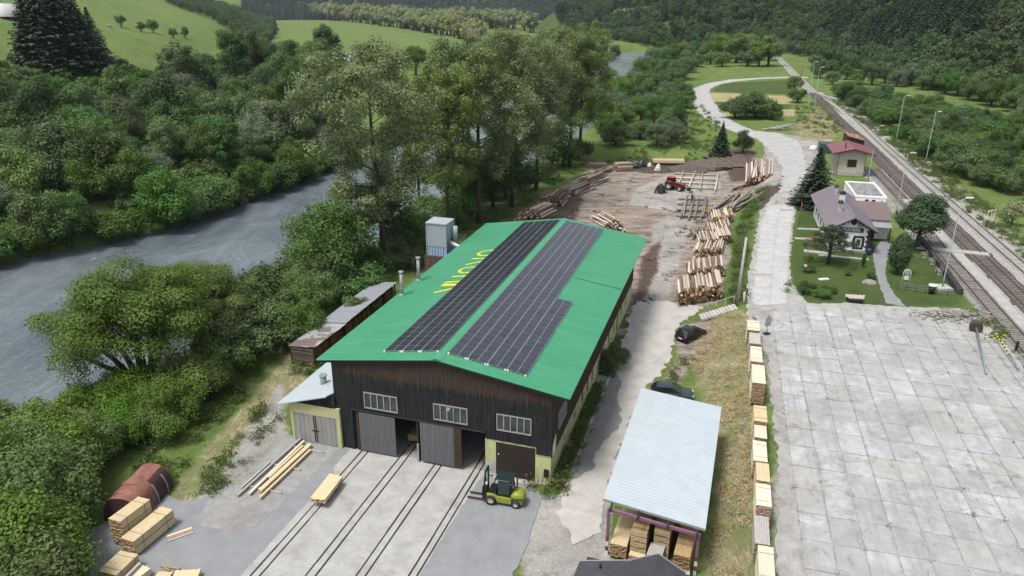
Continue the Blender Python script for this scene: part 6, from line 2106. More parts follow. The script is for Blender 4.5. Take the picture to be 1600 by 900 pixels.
# chimneys
for (px, py, px2, py2, w_) in ((1305, 335, 1306, 316, 0.62), (1317, 316, 1319, 303, 0.75), (1306, 303, 1307.5, 292, 0.45)):
    best = None
    for k_ in range(60):
        y = 0.5 + k_ * 0.34
        for x in (XM - 1.2, XM - 0.5, XM + 0.0):
            z = gz(x) + TER
            p = Vector((eL.x, eL.y, 0)) + Vector((math.cos(SYW), -math.sin(SYW), 0)) * x + Vector((math.sin(SYW), math.cos(SYW), 0)) * y
            q = np.array((p.x, p.y, z)) - CAMP
            dd = q @ CZ
            X_, Y_ = 800 + FOC * (q @ CX) / dd, 450 - FOC * (q @ CY) / dd
            e_ = (X_ - px) ** 2 + (Y_ - py) ** 2
            if best is None or e_ < best[0]: best = (e_, x, y, p, z)
    _, x, y, p, z = best
    h = max(0.9, height_to((p.x, p.y, z), px2, py2))
    mb = MB(); mb.lim(x - w_ / 2, x + w_ / 2, y - w_ / 2, y + w_ / 2, gz(x) - 0.7, gz(x) + h); ch = mb.build('chimney', M_WHITEP if w_ < 0.7 else M_WHITE, st)
    mb = MB(); mb.lim(x - w_ / 2 - 0.07, x + w_ / 2 + 0.07, y - w_ / 2 - 0.07, y + w_ / 2 + 0.07, gz(x) + h, gz(x) + h + 0.09)
    mb.lim(x - w_ / 2 + 0.03, x + w_ / 2 - 0.03, y - w_ / 2 + 0.03, y + w_ / 2 - 0.03, gz(x) + h + 0.28, gz(x) + h + 0.34)
    for a in (-1, 1):
        for b in (-1, 1): mb.lim(x + a * w_ * 0.36 - 0.05, x + a * w_ * 0.36 + 0.05, y + b * w_ * 0.36 - 0.05, y + b * w_ * 0.36 + 0.05, gz(x) + h + 0.09, gz(x) + h + 0.28)
    mb.build('chimney_cap', M_QUOIN, ch)
# right wing with brown corrugated roof stepping down to a porch
mb = MB()
zt, zb_ = 4.45, 2.95
n = 26
yt, yb = 13.9, 8.7
xa, xb = 4.9, 10.1
for i in range(n):
    f0, f1 = i / n, (i + 1) / n
    z0, z1 = zt + (zb_ - zt) * f0, zt + (zb_ - zt) * f1
    y0, y1 = yt + (yb - yt) * f0, yt + (yb - yt) * f1
    ym = y0 + (y1 - y0) * 0.5; zm = z0 + (z1 - z0) * 0.5 + 0.045
    mb.add([(xa, y0, z0), (xb, y0, z0), (xb, ym, zm), (xa, ym, zm)], [(0, 1, 2, 3)][::-1]); mb.add([(xa, ym, zm), (xb, ym, zm), (xb, y1, z1), (xa, y1, z1)], [(0, 1, 2, 3)][::-1])
mb.slab8([(xa, yb, zb_ - 0.01), (xb, yb, zb_ - 0.01), (xb, yt, zt - 0.01), (xa, yt, zt - 0.01)], 0.08)
mb.build('wing_roof', M_WROOF, st)
mb = MB(); mb.lim(5.9, 9.9, 9.1, 13.6, -0.05, 2.9); mb.add([(9.9, 9.1, 2.89), (9.9, 13.6, 2.89), (9.9, 13.6, 4.25)], [(0, 1, 2)]); mb.add([(5.9, 13.6, 2.89), (9.9, 13.6, 2.89), (9.9, 13.6, 4.3), (5.9, 13.6, 4.3)], [(0, 1, 2, 3)]); mb.build('wing_wall', M_WALLW, st)
mb = MB(); mb.slab8([(6.3, 6.7, 2.35), (9.9, 6.7, 2.35), (9.9, 8.9, 2.62), (6.3, 8.9, 2.62)], 0.08); mb.build('porch_roof', M_TIN, st)
for x in (6.5, 9.7):
    mb = MB(); mb.lim(x - 0.07, x + 0.07, 6.85, 6.99, -0.05, 2.3); mb.build('porch_post', M_DKBROWN, st)
mb = MB(); mb.lim(5.95, 6.05, 2.2, 6.6, 0.0, 2.2); mb.build('porch_screen', M_ZINC, st)
mb = MB(); mb.lim(5.88, 5.93, 3.2, 4.2, 0.0, 2.1); mb.build('door', M_DKBROWN, st)
mb = MB(); mb.lim(7.2, 8.1, 9.04, 9.09, 0.0, 2.05); mb.build('door', M_DKBROWN, st)
bt = thing('bench', 'red brown bench at the station house corner', 'bench', (eL + Vector((math.cos(SYW), -math.sin(SYW), 0)) * 6.4 + Vector((math.sin(SYW), math.cos(SYW), 0)) * 1.6) * 1.0, -SYW + PI / 2)
bt.location.z = TER
mb = MB(); mb.lim(-0.8, 0.8, -0.2, 0.2, 0.42, 0.47); mb.build('seat', M_DKBROWN, bt)
for x in (-0.6, 0.6):
    mb = MB(); mb.lim(x - 0.04, x + 0.04, -0.18, 0.18, 0, 0.42); mb.build('leg', M_BLACK, bt)
bb = thing('dark_barrel', 'dark blue barrel at the corner of the station house', 'barrel', (eL + Vector((math.cos(SYW), -math.sin(SYW), 0)) * 5.9 + Vector((math.sin(SYW), math.cos(SYW), 0)) * 0.35), 0)
bb.location.z = TER
mb = MB(); mb.tube([(0, 0, 0), (0, 0, 0.3), (0, 0, 0.6), (0, 0, 0.88)], [0.28, 0.31, 0.31, 0.28], 14); mb.build('barrel', M_BLUES, bb)

# flat roofed annex
an = thing('flat_roofed_annex', 'white flat roofed annex with black arched openings behind the station house', 'building', (eL.x, eL.y, TER), -SYW)
mb = MB(); mb.lim(6.9, 11.6, 21.1, 32.0, -0.05, 3.35); mb.build('wall', M_WALLW, an)
mb = MB(); mb.lim(7.15, 11.35, 21.35, 31.75, 3.40, 3.46); mb.build('flat_roof', pm('streaky_roof_felt', (0.16, 0.165, 0.17), 0.35, 1.2, 0.7, 0.1, 0, 0, (1.6, 0.4, 1), (0.34, 0.345, 0.35)), an)
mb = MB()
for (a0, a1, b0, b1) in ((6.85, 11.65, 21.05, 21.32), (6.85, 11.65, 31.78, 32.05), (6.85, 7.12, 21.321, 31.779), (11.38, 11.65, 21.321, 31.779)): mb.lim(a0, a1, b0, b1, 3.352, 3.62)
mb.build('parapet', M_WALLW, an)
for x in (8.75, 9.75):
    mb = MB()
    pts = [(x + 0.38 * math.cos(a), 2.55 + 0.55 * math.sin(a)) for a in np.linspace(0, PI, 9)] + [(x - 0.38, 1.3), (x + 0.38, 1.3)]
    mb.extr(pts, 21.02, 21.095); mb.build('arched_opening', M_BLACK, an)
mb = MB(); mb.tube([(11.0, 21.0, 2.9), (11.0, 21.09, 2.9)], 0.1, 8); mb.build('vent_hole', M_BLACK, an)

# ================================================================== pink roofed hut
M_PINKR = pm('pink_tile_roof', (0.24, 0.095, 0.11), 0.15, 1.5, 0.7, 0.05, 0, 0.02, (1, 1, 1), None, (0.30, 0.15, 0.16), 0.4, 0.5)
M_CREAM = pm('cream_stained_plaster', (0.52, 0.46, 0.37), 0.12, 1.2, 0.9, 0.06, 0, 0.02, (1, 1, 0.5), None, (0.30, 0.24, 0.19), 0.5, 0.55)
hz = 6.1
h1, h2, h3 = at(1302, 239.4, hz), at(1371, 244, hz), at(1290.6, 225.6, hz)
HY = math.radians(14.3)
hut = thing('pink_roofed_hut', 'small cream hut with faded pink gable roof beside the tracks', 'hut', (h1.x, h1.y, TER), -HY)
wW = abs(frame_xy(h2, h1, HY)[0]); hL_ = abs(frame_xy(h3, h1, HY)[1])
e_, r_ = hz - TER, hz - TER + 1.05
for s in (0, 1):
    x0, x1 = (0, wW / 2) if s == 0 else (wW / 2, wW)
    z0, z1 = (e_, r_) if s == 0 else (r_, e_)
    mb = MB(); mb.slab8([(x0, 0, z0), (x1, 0, z1), (x1, hL_, z1), (x0, hL_, z0)], 0.12)
    for i in range(22): mb.beam((x0, 0.1 + i * (hL_ - 0.2) / 21, z0 + 0.012), (x1, 0.1 + i * (hL_ - 0.2) / 21, z1 + 0.012), 0.05, 0.035)
    mb.build('roof', M_PINKR, hut)
mb = MB(); x0, x1, y0, y1 = 1.25, wW - 1.5, 1.1, hL_ - 0.8
mb.lim(x0, x1, y0, y1, -0.1, e_ - 0.12)
gzz = lambda x: e_ + (r_ - e_) * (1 - abs(x - wW / 2) / (wW / 2)) - 0.14
mb.add([(x0, y0 - 0.001, e_ - 0.13), (x1, y0 - 0.001, e_ - 0.13), (x1, y0 - 0.001, gzz(x1)), (wW / 2, y0 - 0.001, gzz(wW / 2)), (x0, y0 - 0.001, gzz(x0))], [(0, 1, 2, 3, 4)])
mb.build('wall', M_CREAM, hut)
window(hut, ((x0 + x1) / 2 + 0.1, y0 - 0.005, 2.55), 1.75, 1.5, 'v', 1, 1, 0.10, frame=M_DKBROWN, glassm=M_BLACK, depth=0.06)
for x in (x0 + 0.1, x1 - 0.1):
    mb = MB(); mb.tube([(x, y0 - 0.7, e_ - 0.2), (x, y0 - 0.12, e_ - 0.8), (x, y0 - 0.12, 0)], 0.06, 8); mb.build('downpipe', M_FRAME, hut)
mb = MB(); mb.lim(x0 - 0.03, x0 + 0.01, y0 + 1.2, y0 + 2.3, 0.3, 2.4); mb.build('door', M_ZINC, hut)
mb = MB(); mb.lim(x0 - 1.4, x0 - 0.01, y0 + 0.6, y0 + 3.2, -0.1, 0.35); mb.build('door_step', M_PAD, hut)
mb = MB(); mb.lim(x0 - 0.03, x1 + 0.03, y0 - 0.06, y0 - 0.03, 0.0, 0.7); mb.build('plinth', M_WHITEP, hut)
mb = MB(); mb.tube([(wW * 0.32, 2.6, e_), (wW * 0.32, 2.6, r_ + 0.9)], 0.13, 8); mb.build('flue', M_QUOIN, hut)
mb = MB(); mb.beam((0, 0.03, e_ - 0.14), (wW / 2, 0.03, r_ - 0.13), 0.06, 0.22); mb.beam((wW / 2, 0.03, r_ - 0.13), (wW, 0.03, e_ - 0.14), 0.06, 0.22); mb.build('barge_board', M_DKBROWN, hut)
tp = at(1293, 262, TER)
t = thing('green_container', 'dark green container behind the spruce and the pink roofed hut', 'container', at(1291, 240, TER) , -HY)
mb = MB(); mb.lim(-1.5, 1.5, 0, 4, 0, 2.2)
for i in range(8): mb.lim(-1.44 + i * 0.37, -1.30 + i * 0.37, -0.05, -0.001, 0.1, 2.1)
mb.build('body', pm('green_container_paint', (0.02, 0.075, 0.07), 0.15, 2, 0.6, 0.03), t)
# dark wooden shed beyond the hut
sp = at(1327, 213, 6.0)
ws = thing('dark_shed', 'dark brown shed with debris strewn lean roof behind the pink hut', 'shed', (sp.x, sp.y, TER), -math.radians(13.5))
mb = MB(); mb.lim(0, 3.4, 0, 7.0, -0.1, 3.6); mb.add([(0, 0, 3.59), (0, 7, 3.59), (0, 7, 4.5), (0, 0, 4.5)], [(0, 1, 2, 3)][::-1]); mb.add([(0, -0.001, 3.59), (3.4, -0.001, 3.59), (0, -0.001, 4.5)], [(0, 1, 2)]); mb.build('wall', M_DKBROWN, ws)
mb = MB(); mb.slab8([(-0.25, -0.3, 4.6), (3.7, -0.3, 3.62), (3.7, 7.3, 3.62), (-0.25, 7.3, 4.6)], 0.1); mb.build('roof', M_RUST, ws)
mb = MB()
for i in range(60):
    x, y = rnd.uniform(-0.1, 3.4), rnd.uniform(-0.2, 7.0); mb.box((x, y, 4.58 - (x + 0.25) * 0.248 + 0.06), (rnd.uniform(0.2, 0.9), rnd.uniform(0.1, 0.5), 0.1), rnd.uniform(0, 3))
mb.build('roof_debris', M_TAN, ws, kind='stuff')

# ================================================================== lamp posts and poles
M_POST = pm('grey_lamp_post', (0.22, 0.25, 0.26), 0.08, 3, 0.5, 0.0, 0.2, 0.05)
M_CONCP = pm('pale_concrete_pole', (0.44, 0.43, 0.41), 0.12, 3, 0.85, 0.05)


def lamp_post(label, base, top, arm=True, pad=False, r0=0.075):
    b = at(base[0], base[1], TER)
    h = height_to(b, top[0], top[1])
    t = thing('lamp_post', label, 'lamp post', b, 0, 'tall lamp posts along the railway')
    mb = MB(); mb.tube([(0, 0, -0.1), (0, 0, 1.3), (0, 0, 1.32), (0, 0, h)], [r0 * 1.35, r0 * 1.3, r0, r0 * 0.65], 10); mb.build('post', M_POST, t)
    if arm:
        mb = MB(); mb.tube([(0, 0, h - 0.05), (0.9, 0.1, h + 0.1)], 0.04, 8); mb.build('arm', M_POST, t)
        mb = MB(); mb.lim(0.5, 1.35, -0.02, 0.26, h + 0.06, h + 0.2); mb.build('lamp_head', M_WHITE, t)
    if pad:
        mb = MB(); mb.lim(-0.9, 0.9, -0.9, 0.9, -0.05, 0.22); mb.build('footing', M_CONCP, t)
    return t


lamp_post('lamp post on a white footing by the lawn corner, nearest the camera', (1471.9, 450), (1502.5, 311), pad=True)
lamp_post('lamp post rising between annex and round tree', (1400, 335), (1419, 240))
lamp_post('lamp post at the right corner of the pink roofed hut', (1356, 283), (1364, 232), arm=False)
lamp_post('lamp post on a pale footing among the bushes right of the tracks', (1446, 254), (1458.7, 175), pad=True)
lamp_post('lamp post standing in the scrub beyond the right embankment', (1400, 221), (1412.5, 150), pad=True)
lamp_post('farther left lamp post of the pair by the track junction', (1262, 170), (1269, 97), r0=0.09)
lamp_post('right lamp post of the pair by the track junction', (1271, 176), (1270, 105), r0=0.09)
lamp_post('short lamp post beside the main line opposite the hut', (1371, 210), (1374, 197), r0=0.08)
t = thing('signal_post', 'dark signal posts clustered at the track junction', 'signal posts', at(1280, 166, TER))
for i in range(5):
    mb = MB(); mb.lim(-1 + i * 0.9, -0.85 + i * 0.9, 0, 0.15, 0, 2.0 + (i % 2) * 0.8); mb.build('post', M_RUST, t)
t = thing('signal_post', 'slim white topped signal beyond the lane crossing', 'signal', at(1204, 80, TER))
mb = MB(); mb.tube([(0, 0, 0), (0, 0, 7)], 0.2, 6); mb.build('post', M_CONCP, t)
t = thing('signal_post', 'brown double post beside the distant curve', 'signal', at(1211, 96, TER))
for x in (0, 1.2):
    mb = MB(); mb.tube([(x, 0, 0), (x, 0, 6)], 0.16, 6); mb.build('post', M_RUST, t)
t = thing('signal_post', 'brown mast at the lane crossing', 'signal', at(1250.5, 128, TER))
mb = MB(); mb.tube([(0, 0, 0), (0, 0, 9)], 0.16, 6); mb.build('post', M_RUST, t)
# old concrete mast leaning over the slope by the log piles
b = at(1151, 479, 1.0)
h = height_to(b, 1163, 371)
t = thing('concrete_mast', 'leaning grey concrete mast on the green slope by the near log pile', 'mast', b)
mb = MB(); mb.tube([(0, 0, -0.2), (0.15, 0.0, h)], [0.20, 0.14], 8); mb.build('mast', M_CONCP, t)
mb = MB(); mb.tube([(0.9, 0.2, -0.2), (0.75, 0.1, 1.8)], 0.14, 8); mb.build('stub', M_CONCP, t)
# stairs with pale edges and hand rail
s0, s1 = at(1094, 497, 0.1), at(1150, 480, TER)
stp = thing('slope_stairs', 'pale edged stairs climbing the dry grass slope to the slab apron', 'stairs', (0, 0, 0))
n = 11
dirs = (s1 - s0); dirs.z = 0; dn = dirs.normalized(); pn = Vector((-dn.y, dn.x, 0))
for i in range(n):
    c = s0 + (s1 - s0) * ((i + 0.5) / n)
    mb = MB(); mb.beam(c - pn * 0.75 + Vector((0, 0, 0.02)), c + pn * 0.75 + Vector((0, 0, 0.02)), 0.42, 0.25); mb.build('step', M_CONCP, stp)
mb = MB()
for i in range(5):
    c = s0 + (s1 - s0) * (i / 4) + pn * 1.0; mb.tube([c - Vector((0, 0, 0.3)), c + Vector((0, 0, 1.0))], 0.035, 6)
mb.tube([s0 + pn * 1.0 + Vector((0, 0, 1.0)), s1 + pn * 1.0 + Vector((0, 0, 1.0))], 0.04, 6)
mb.build('hand_rail', M_SIGNY if False else M_GREYT, stp)
# thin rusty lamp poles on the lawn
for lab, b_, t_, lp in (('rusty thin pole with white box on the lawn left of the small pine', (1257, 427), (1257, 373), True), ('bare rusty pole near the left wall of the station house', (1247, 355), (1253, 315), False)):
    b = at(b_[0], b_[1], TER); h = height_to(b, *t_)
    t = thing('rusty_pole', lab, 'pole', b, 0, 'thin poles on the station lawn')
    mb = MB(); mb.tube([(0, 0, -0.1), (0.08 if not lp else 0, 0, h)], 0.05, 6); mb.build('pole', M_RUST, t)
    if lp:
        mb = MB(); mb.lim(-0.14, 0.14, -0.1, 0.1, 0.9, 1.2); mb.build('white_box', M_WHITE, t)
        mb = MB(); mb.tube([(0, 0, h), (0, 0, h + 0.15)], [0.5, 0.25], 10); mb.build('lamp_shade', M_RUST, t)
# road sign on a black foot
b = at(1197.5, 522, TER + 0.03)
t = thing('road_sign', 'grey back of a road sign on black foot behind the board row', 'road sign', b, 0.3)
mb = MB(); mb.lim(-0.32, 0.32, -0.22, 0.22, 0, 0.14); mb.build('foot', M_BLACK, t)
mb = MB(); mb.tube([(0, 0, 0.1), (0, 0, 2.3)], 0.035, 8); mb.build('post', M_STEEL, t)
mb = MB(); mb.extr([(-0.45, 1.52), (0.45, 1.52), (0.0, 2.32)], -0.06, -0.037); mb.build('triangle_plate', M_STEEL, t)
mb = MB(); mb.lim(-0.36, 0.36, -0.06, -0.037, 0.95, 1.48); mb.build('lower_plate', M_STEEL, t)
# white framed board with round top
b = at(1413, 450, TER)
t = thing('white_arch_frame', 'white tube frame with round top and white plate on the lawn', 'frame', b, -SYW)
mb = MB(); mb.tube([(-0.42, 0, 0)] + [(-0.42, 0, 2.0)] + [(0.42 * math.cos(a), 0, 2.0 + 0.42 * math.sin(a)) for a in np.linspace(PI * 0.95, 0.05 * PI, 8)] + [(0.42, 0, 2.0), (0.42, 0, 0)], 0.04, 6); mb.build('tube_frame', M_WHITE, t)
mb = MB(); mb.lim(-0.25, 0.25, -0.03, 0.03, 1.1, 1.6); mb.build('plate', M_WHITE, t)
mb = MB(); mb.tube([(0, -0.04, 2.05), (0, 0.04, 2.05)], 0.36, 14); mb.build('round_top', M_ALU, t)
# well like bin, benches and dark low wall by the siding
t = thing('litter_bin', 'black litter bin with white lid at the lawn corner', 'bin', at(1455, 458, TER))
mb = MB(); mb.tube([(0, 0, 0), (0, 0, 0.95)], [0.36, 0.42], 14); mb.build('body', M_BLACK, t)
mb = MB(); mb.tube([(0, 0, 0.95), (0, 0, 1.08)], [0.5, 0.46], 14); mb.build('lid', M_WHITE, t)
wl = spline(pw([(1438, 377), (1452, 396), (1468, 416), (1484, 438), (1501, 462)]), 0.7)
lw = thing('low_wall', 'low dark stone wall between the lawn and the siding', 'wall', (0, 0, 0))
stn = MB(); stn.box((0, 0, 0), (0.62, 0.62, 0.36)); stn_me = stn.mesh('stone', pm('dark_stone', (0.035, 0.032, 0.030), 0.35, 4, 0.9, 0.3, 0, 0.3))
for i in range(len(wl) - 1):
    a, b = wl[i], wl[i + 1]
    for k_ in range(2): inst('stone', stn_me, lw, (a.x, a.y, TER + 0.15 + k_ * 0.36), math.atan2((b - a).y, (b - a).x) + rnd.gauss(0, 0.05), sc=(rnd.uniform(0.95, 1.12), 1, 1))
for i, (px, py) in enumerate([(1443, 401), (1455, 411), (1466, 427)]):
    t = thing('bench', ['bench farthest along the dark low wall', 'middle bench along the dark low wall', 'bench nearest the lawn corner lamp post'][i], 'bench', at(px, py, TER), math.radians(72), 'benches along the low wall')
    for k_ in range(3):
        mb = MB(); mb.lim(-0.9, 0.9, -0.25 + k_ * 0.17, -0.11 + k_ * 0.17, 0.44, 0.48); mb.build('seat_slat', M_SLEEP, t)
    mb = MB(); mb.lim(-0.9, 0.9, -0.34, -0.30, 0.55, 0.85); mb.build('backrest', M_SLEEP, t)
    for x in (-0.7, 0.7):
        mb = MB(); mb.lim(x - 0.08, x + 0.08, -0.3, 0.25, 0, 0.43); mb.build('leg', M_CONCP, t)
# wire fence along the lawn
t = thing('wire_fence', 'thin wire fence with slim posts along the lawn corner', 'fence', (0, 0, 0))
fl_ = spline(pw([(1402, 452), (1430, 456), (1462, 460), (1500, 463)]), 1.0)
for i, p in enumerate(fl_):
    mb = MB(); mb.tube([(p.x, p.y, TER - 0.1), (p.x, p.y, TER + 0.9)], 0.03, 6); mb.build('post', M_QUOIN, t)
mb = MB()
for z in (0.3, 0.6, 0.88): mb.tube([(p.x, p.y, TER + z) for p in fl_], 0.012, 4)
mb.build('wire', M_STEEL, t, kind='stuff')
# handcart on the lawn edge
b = at(1335, 471, TER)
t = thing('handcart', 'small flat handcart with pinkish bed at the lawn edge', 'handcart', b, math.radians(-8))
mb = MB(); mb.lim(-0.85, 0.85, -0.5, 0.65, 0.5, 0.62); mb.build('bed', pm('pinkish_bed', (0.42, 0.34, 0.31), 0.15, 3, 0.8, 0.05), t)
mb = MB(); mb.lim(-0.8, 0.8, -0.52, -0.47, 0.18, 0.5); mb.build('front_board', M_BLACK, t)
for x in (-0.7, 0.7):
    for y in (-0.3, 0.5):
        w_ = MB(); w_.tube([(x - 0.06, y, 0.24), (x + 0.06, y, 0.24)], 0.24, 14); w_.build('wheel', M_RUBBER, t)
for x in (-0.95, 0.95):
    mb = MB(); mb.lim(x - 0.1, x + 0.1, 0.0, 0.2, 0.5, 0.78); mb.build('side_light', M_WHITE, t)
mb = MB(); mb.tube([(-0.45, 0.65, 0.6), (-0.45, 0.8, 1.0), (0.45, 0.8, 1.0), (0.45, 0.65, 0.6)], 0.04, 6); mb.build('handle', M_BLACK, t)
t = thing('white_slab', 'small white plate lying on the lawn', 'plate', at(1287, 437, TER), 0.2)
mb = MB(); mb.lim(-0.65, 0.65, -0.25, 0.25, 0, 0.14); mb.build('plate', M_WHITE, t)
rock('stone_bed', 'small heap of grey stones beside the curved path', 'stones', at(1359, 442, TER - 0.05), 0.9, 0.5, M_PAD, 44)
for i, (px, py, w_, l_, rz) in enumerate([(1263, 358, 3.2, 0.8, -0.05), (1256, 373, 2.6, 0.8, 0), (1276, 394, 3.4, 1.1, -0.25), (1318, 402, 6.5, 0.5, -0.2)]):
    t = thing('paving_strip', ['pale step slab left of the station house', 'round topped pale slab under the rusty lamp', 'cracked slab strip left of the small pine', 'long pale edging strip before the gable wall'][i], 'paving slab', at(px, py, TER), rz - 0.1, 'pale slabs around the station house')
    n = max(2, int(w_ / 1.1))
    for k_ in range(n):
        mb = MB(); mb.lim(-w_ / 2 + k_ * w_ / n, -w_ / 2 + (k_ + 0.96) * w_ / n, -l_ / 2, l_ / 2, -0.05, 0.05 + 0.02 * (k_ % 2)); mb.build('slab', M_CONC, t)

# felled lamp post, barrier and rubble at the right edge of the apron
a, b = at(1525.5, 512, TER + 0.5), at(1541, 584, TER + 0.15)
d = b - a
t = thing('felled_lamp_post', 'felled grey lamp post with its round earthy footing lying on slabs', 'lamp post', a, 0)
mb = MB(); mb.tube([(0, 0, 0), d], [0.13, 0.08], 10); mb.build('post', M_POST, t)
mb = MB(); dn = d.normalized(); mb.tube([-dn * 0.95, -dn * 0.25, dn * 0.15], [0.55, 0.66, 0.62], 14); mb.build('footing', pm('earthy_footing', (0.055, 0.042, 0.030), 0.4, 4, 0.95, 0.4), t)
rb = thing('rubble_heap', 'low heap of broken grey rubble at the lawn corner of the apron', 'rubble', at(1490, 494, TER))
mb = MB()
for i in range(420):
    a_ = rnd.uniform(0, 6.28); q = abs(rnd.gauss(0, 1)) * 1.0
    x, y = 2.4 * q * math.cos(a_), 1.0 * q * math.sin(a_)
    if abs(x) > 5 or abs(y) > 2.2: continue
    s_ = rnd.uniform(0.10, 0.42)
    mb.box((x, y, 0.45 * math.exp(-q * q / 1.4) * rnd.random() + s_ * 0.25), (s_, s_ * rnd.uniform(0.5, 1), s_ * 0.6), 0, 0, Matrix.Rotation(rnd.uniform(0, 3), 3, 'Z') @ Matrix.Rotation(rnd.uniform(-0.6, 0.6), 3, 'X'))
mb.build('rubble', pm('broken_rubble', (0.20, 0.18, 0.15), 0.4, 2.5, 0.95, 0.2, 0, 0, (1, 1, 1), (0.42, 0.39, 0.35)), rb, kind='stuff')
br_ = thing('yellow_barrier', 'yellow and black railing bent over at the apron edge', 'barrier', at(1553, 536, TER), math.radians(-28))
for (p, q) in (((-0.9, 0, 0), (-0.9, 0, 1.05)), ((0.0, 0, 0), (0.0, 0, 1.05)), ((0.9, 0, 0), (0.9, 0, 1.05)), ((-0.9, 0, 1.05), (0.9, 0, 1.05)), ((-0.9, 0, 0.55), (0.9, 0, 0.55))):
    p, q = Vector(p), Vector(q)
    mb = MB(); n = 5
    for i in range(n):
        mb.tube([p + (q - p) * (i / n), p + (q - p) * ((i + 1) / n)], 0.05, 6, m=i % 2)
    mb.build('rail', [M_SIGNY, M_BLACK], br_)
a, b = at(1558, 525, TER + 0.8), at(1592, 577, TER + 0.3)
d = b - a
t = thing('crossing_boom', 'yellow black boom with grey tail lying along the siding', 'barrier boom', a)
mb = MB()
for i in range(12): mb.tube([d * (i / 20), d * ((i + 1) / 20)], 0.075, 8, m=i % 2)
mb.tube([d * 0.6, d], 0.075, 8, m=2)
mb.build('boom', [M_SIGNY, M_BLACK, M_POST], t)
mb = MB(); mb.lim(0.75, 0.95, -2.05, -1.85, -0.85, 0.3); mb.build('stub_post', M_BLACK, t)
# timber frame leaning in the scrub
t = thing('timber_trestle', 'small pale timber trestle in the scrub right of the main line', 'trestle', at(1547, 346, TER), 0.4)
for i in range(3):
    mb = MB(); mb.beam((-0.9 + i * 0.8, 0, 0), (-0.6 + i * 0.8, 0.2, 1.9), 0.12, 0.12); mb.build('leg', M_PALE, t)
mb = MB(); mb.beam((-1.0, 0, 1.7), (1.3, 0.2, 1.75), 0.12, 0.12); mb.build('top_bar', M_PALE, t)
rock('white_stone', 'white boulder at the gravel lane by the far pile', 'stone', at(1271, 232, TER), 0.9, 0.8, M_WHITE, 51)
# driftwood heap by the lane
t = thing('branch_heap', 'heap of pale dead branches at the lane bend', 'branches', at(1222, 203, TER))
for i in range(9):
    a_ = rnd.uniform(-0.5, 0.7)
    mb = MB(); mb.tube([(rnd.uniform(-6, -1), rnd.uniform(-1, 1), 0.2), (rnd.uniform(2, 7), rnd.uniform(-1, 2), rnd.uniform(0.3, 2.6))], [0.16, 0.07], 6); mb.build('branch', M_GREYT, t)

# ================================================================== vegetation
M_BARKT = pm('tree_bark', (0.075, 0.062, 0.050), 0.4, 4, 0.95, 0.3, 0, 0.2, (1, 1, 0.3))
M_BARKL = pm('light_tree_bark', (0.16, 0.145, 0.12), 0.4, 3, 0.95, 0.3, 0, 0.15, (1, 1, 0.3))
F_WOOD = foliage('broadleaf_foliage', (0.080, 0.152, 0.042), 0.62, 0.02, 0.5)
F_WILLOW = foliage('willow_foliage', (0.108, 0.185, 0.042), 0.62, 0.015, 0.25)
F_SILVER = foliage('grey_green_foliage', (0.118, 0.180, 0.092), 0.6, 0.02, 0.35)
F_POPLAR = foliage('olive_poplar_foliage', (0.150, 0.205, 0.070), 0.68, 0.015, 0.25)
F_DARK = foliage('dark_foliage', (0.050, 0.098, 0.030), 0.55, 0.02, 0.3)
F_CONIF = foliage('spruce_needles', (0.024, 0.044, 0.024), 0.5, 0.015, 0.45, 0.1)
F_FARCON = foliage('far_spruce_needles', (0.026, 0.052, 0.030), 0.5, 0.015, 0.55, 0.1)
F_FARDEC = foliage('far_broadleaf_foliage', (0.062, 0.115, 0.042), 0.6, 0.025, 0.5)
F_HAZEBLUE = foliage('haze_tinted_far_needles', (0.050, 0.085, 0.070), 0.6, 0.01, 0.3, 0.1)  # blue of distant haze put into the needle colour
F_PALE = foliage('pale_riverside_foliage', (0.230, 0.275, 0.130), 0.6, 0.02, 0.35)
F_WEED = foliage('weed_leaves', (0.110, 0.165, 0.050), 0.6, 0.03, 0.4)
F_DRY = foliage('dry_grass_blades', (0.44, 0.385, 0.235), 0.65, 0.02, 0.4)


def leaf_mesh(name, C, Nn, S, mat, aspect=0.62, seed=0, droop=0.0):
    g = np.random.default_rng(seed)
    n = len(C)
    Nn = Nn / (np.linalg.norm(Nn, axis=1, keepdims=True) + 1e-9)
    a = g.normal(size=(n, 3))
    a[:, 2] -= droop
    T = a - Nn * (a * Nn).sum(1, keepdims=True)
    T /= np.linalg.norm(T, axis=1, keepdims=True) + 1e-9
    Bv = np.cross(Nn, T)
    S = S[:, None]
    v = np.stack([C - T * S * 0.5, C + Bv * S * aspect * 0.5 + Nn * S * 0.08, C + T * S * 0.5 - Nn * S * 0.06, C - Bv * S * aspect * 0.5 + Nn * S * 0.08], 1).reshape(-1, 3)
    me = bpy.data.meshes.new(name)
    me.vertices.add(4 * n); me.vertices.foreach_set('co', v.ravel().astype(np.float32))
    me.loops.add(4 * n); me.loops.foreach_set('vertex_index', np.arange(4 * n))
    me.polygons.add(n)
    me.polygons.foreach_set('loop_start', np.arange(0, 4 * n, 4)); me.polygons.foreach_set('loop_total', np.full(n, 4))
    me.update()
    me.materials.append(mat)
    return me


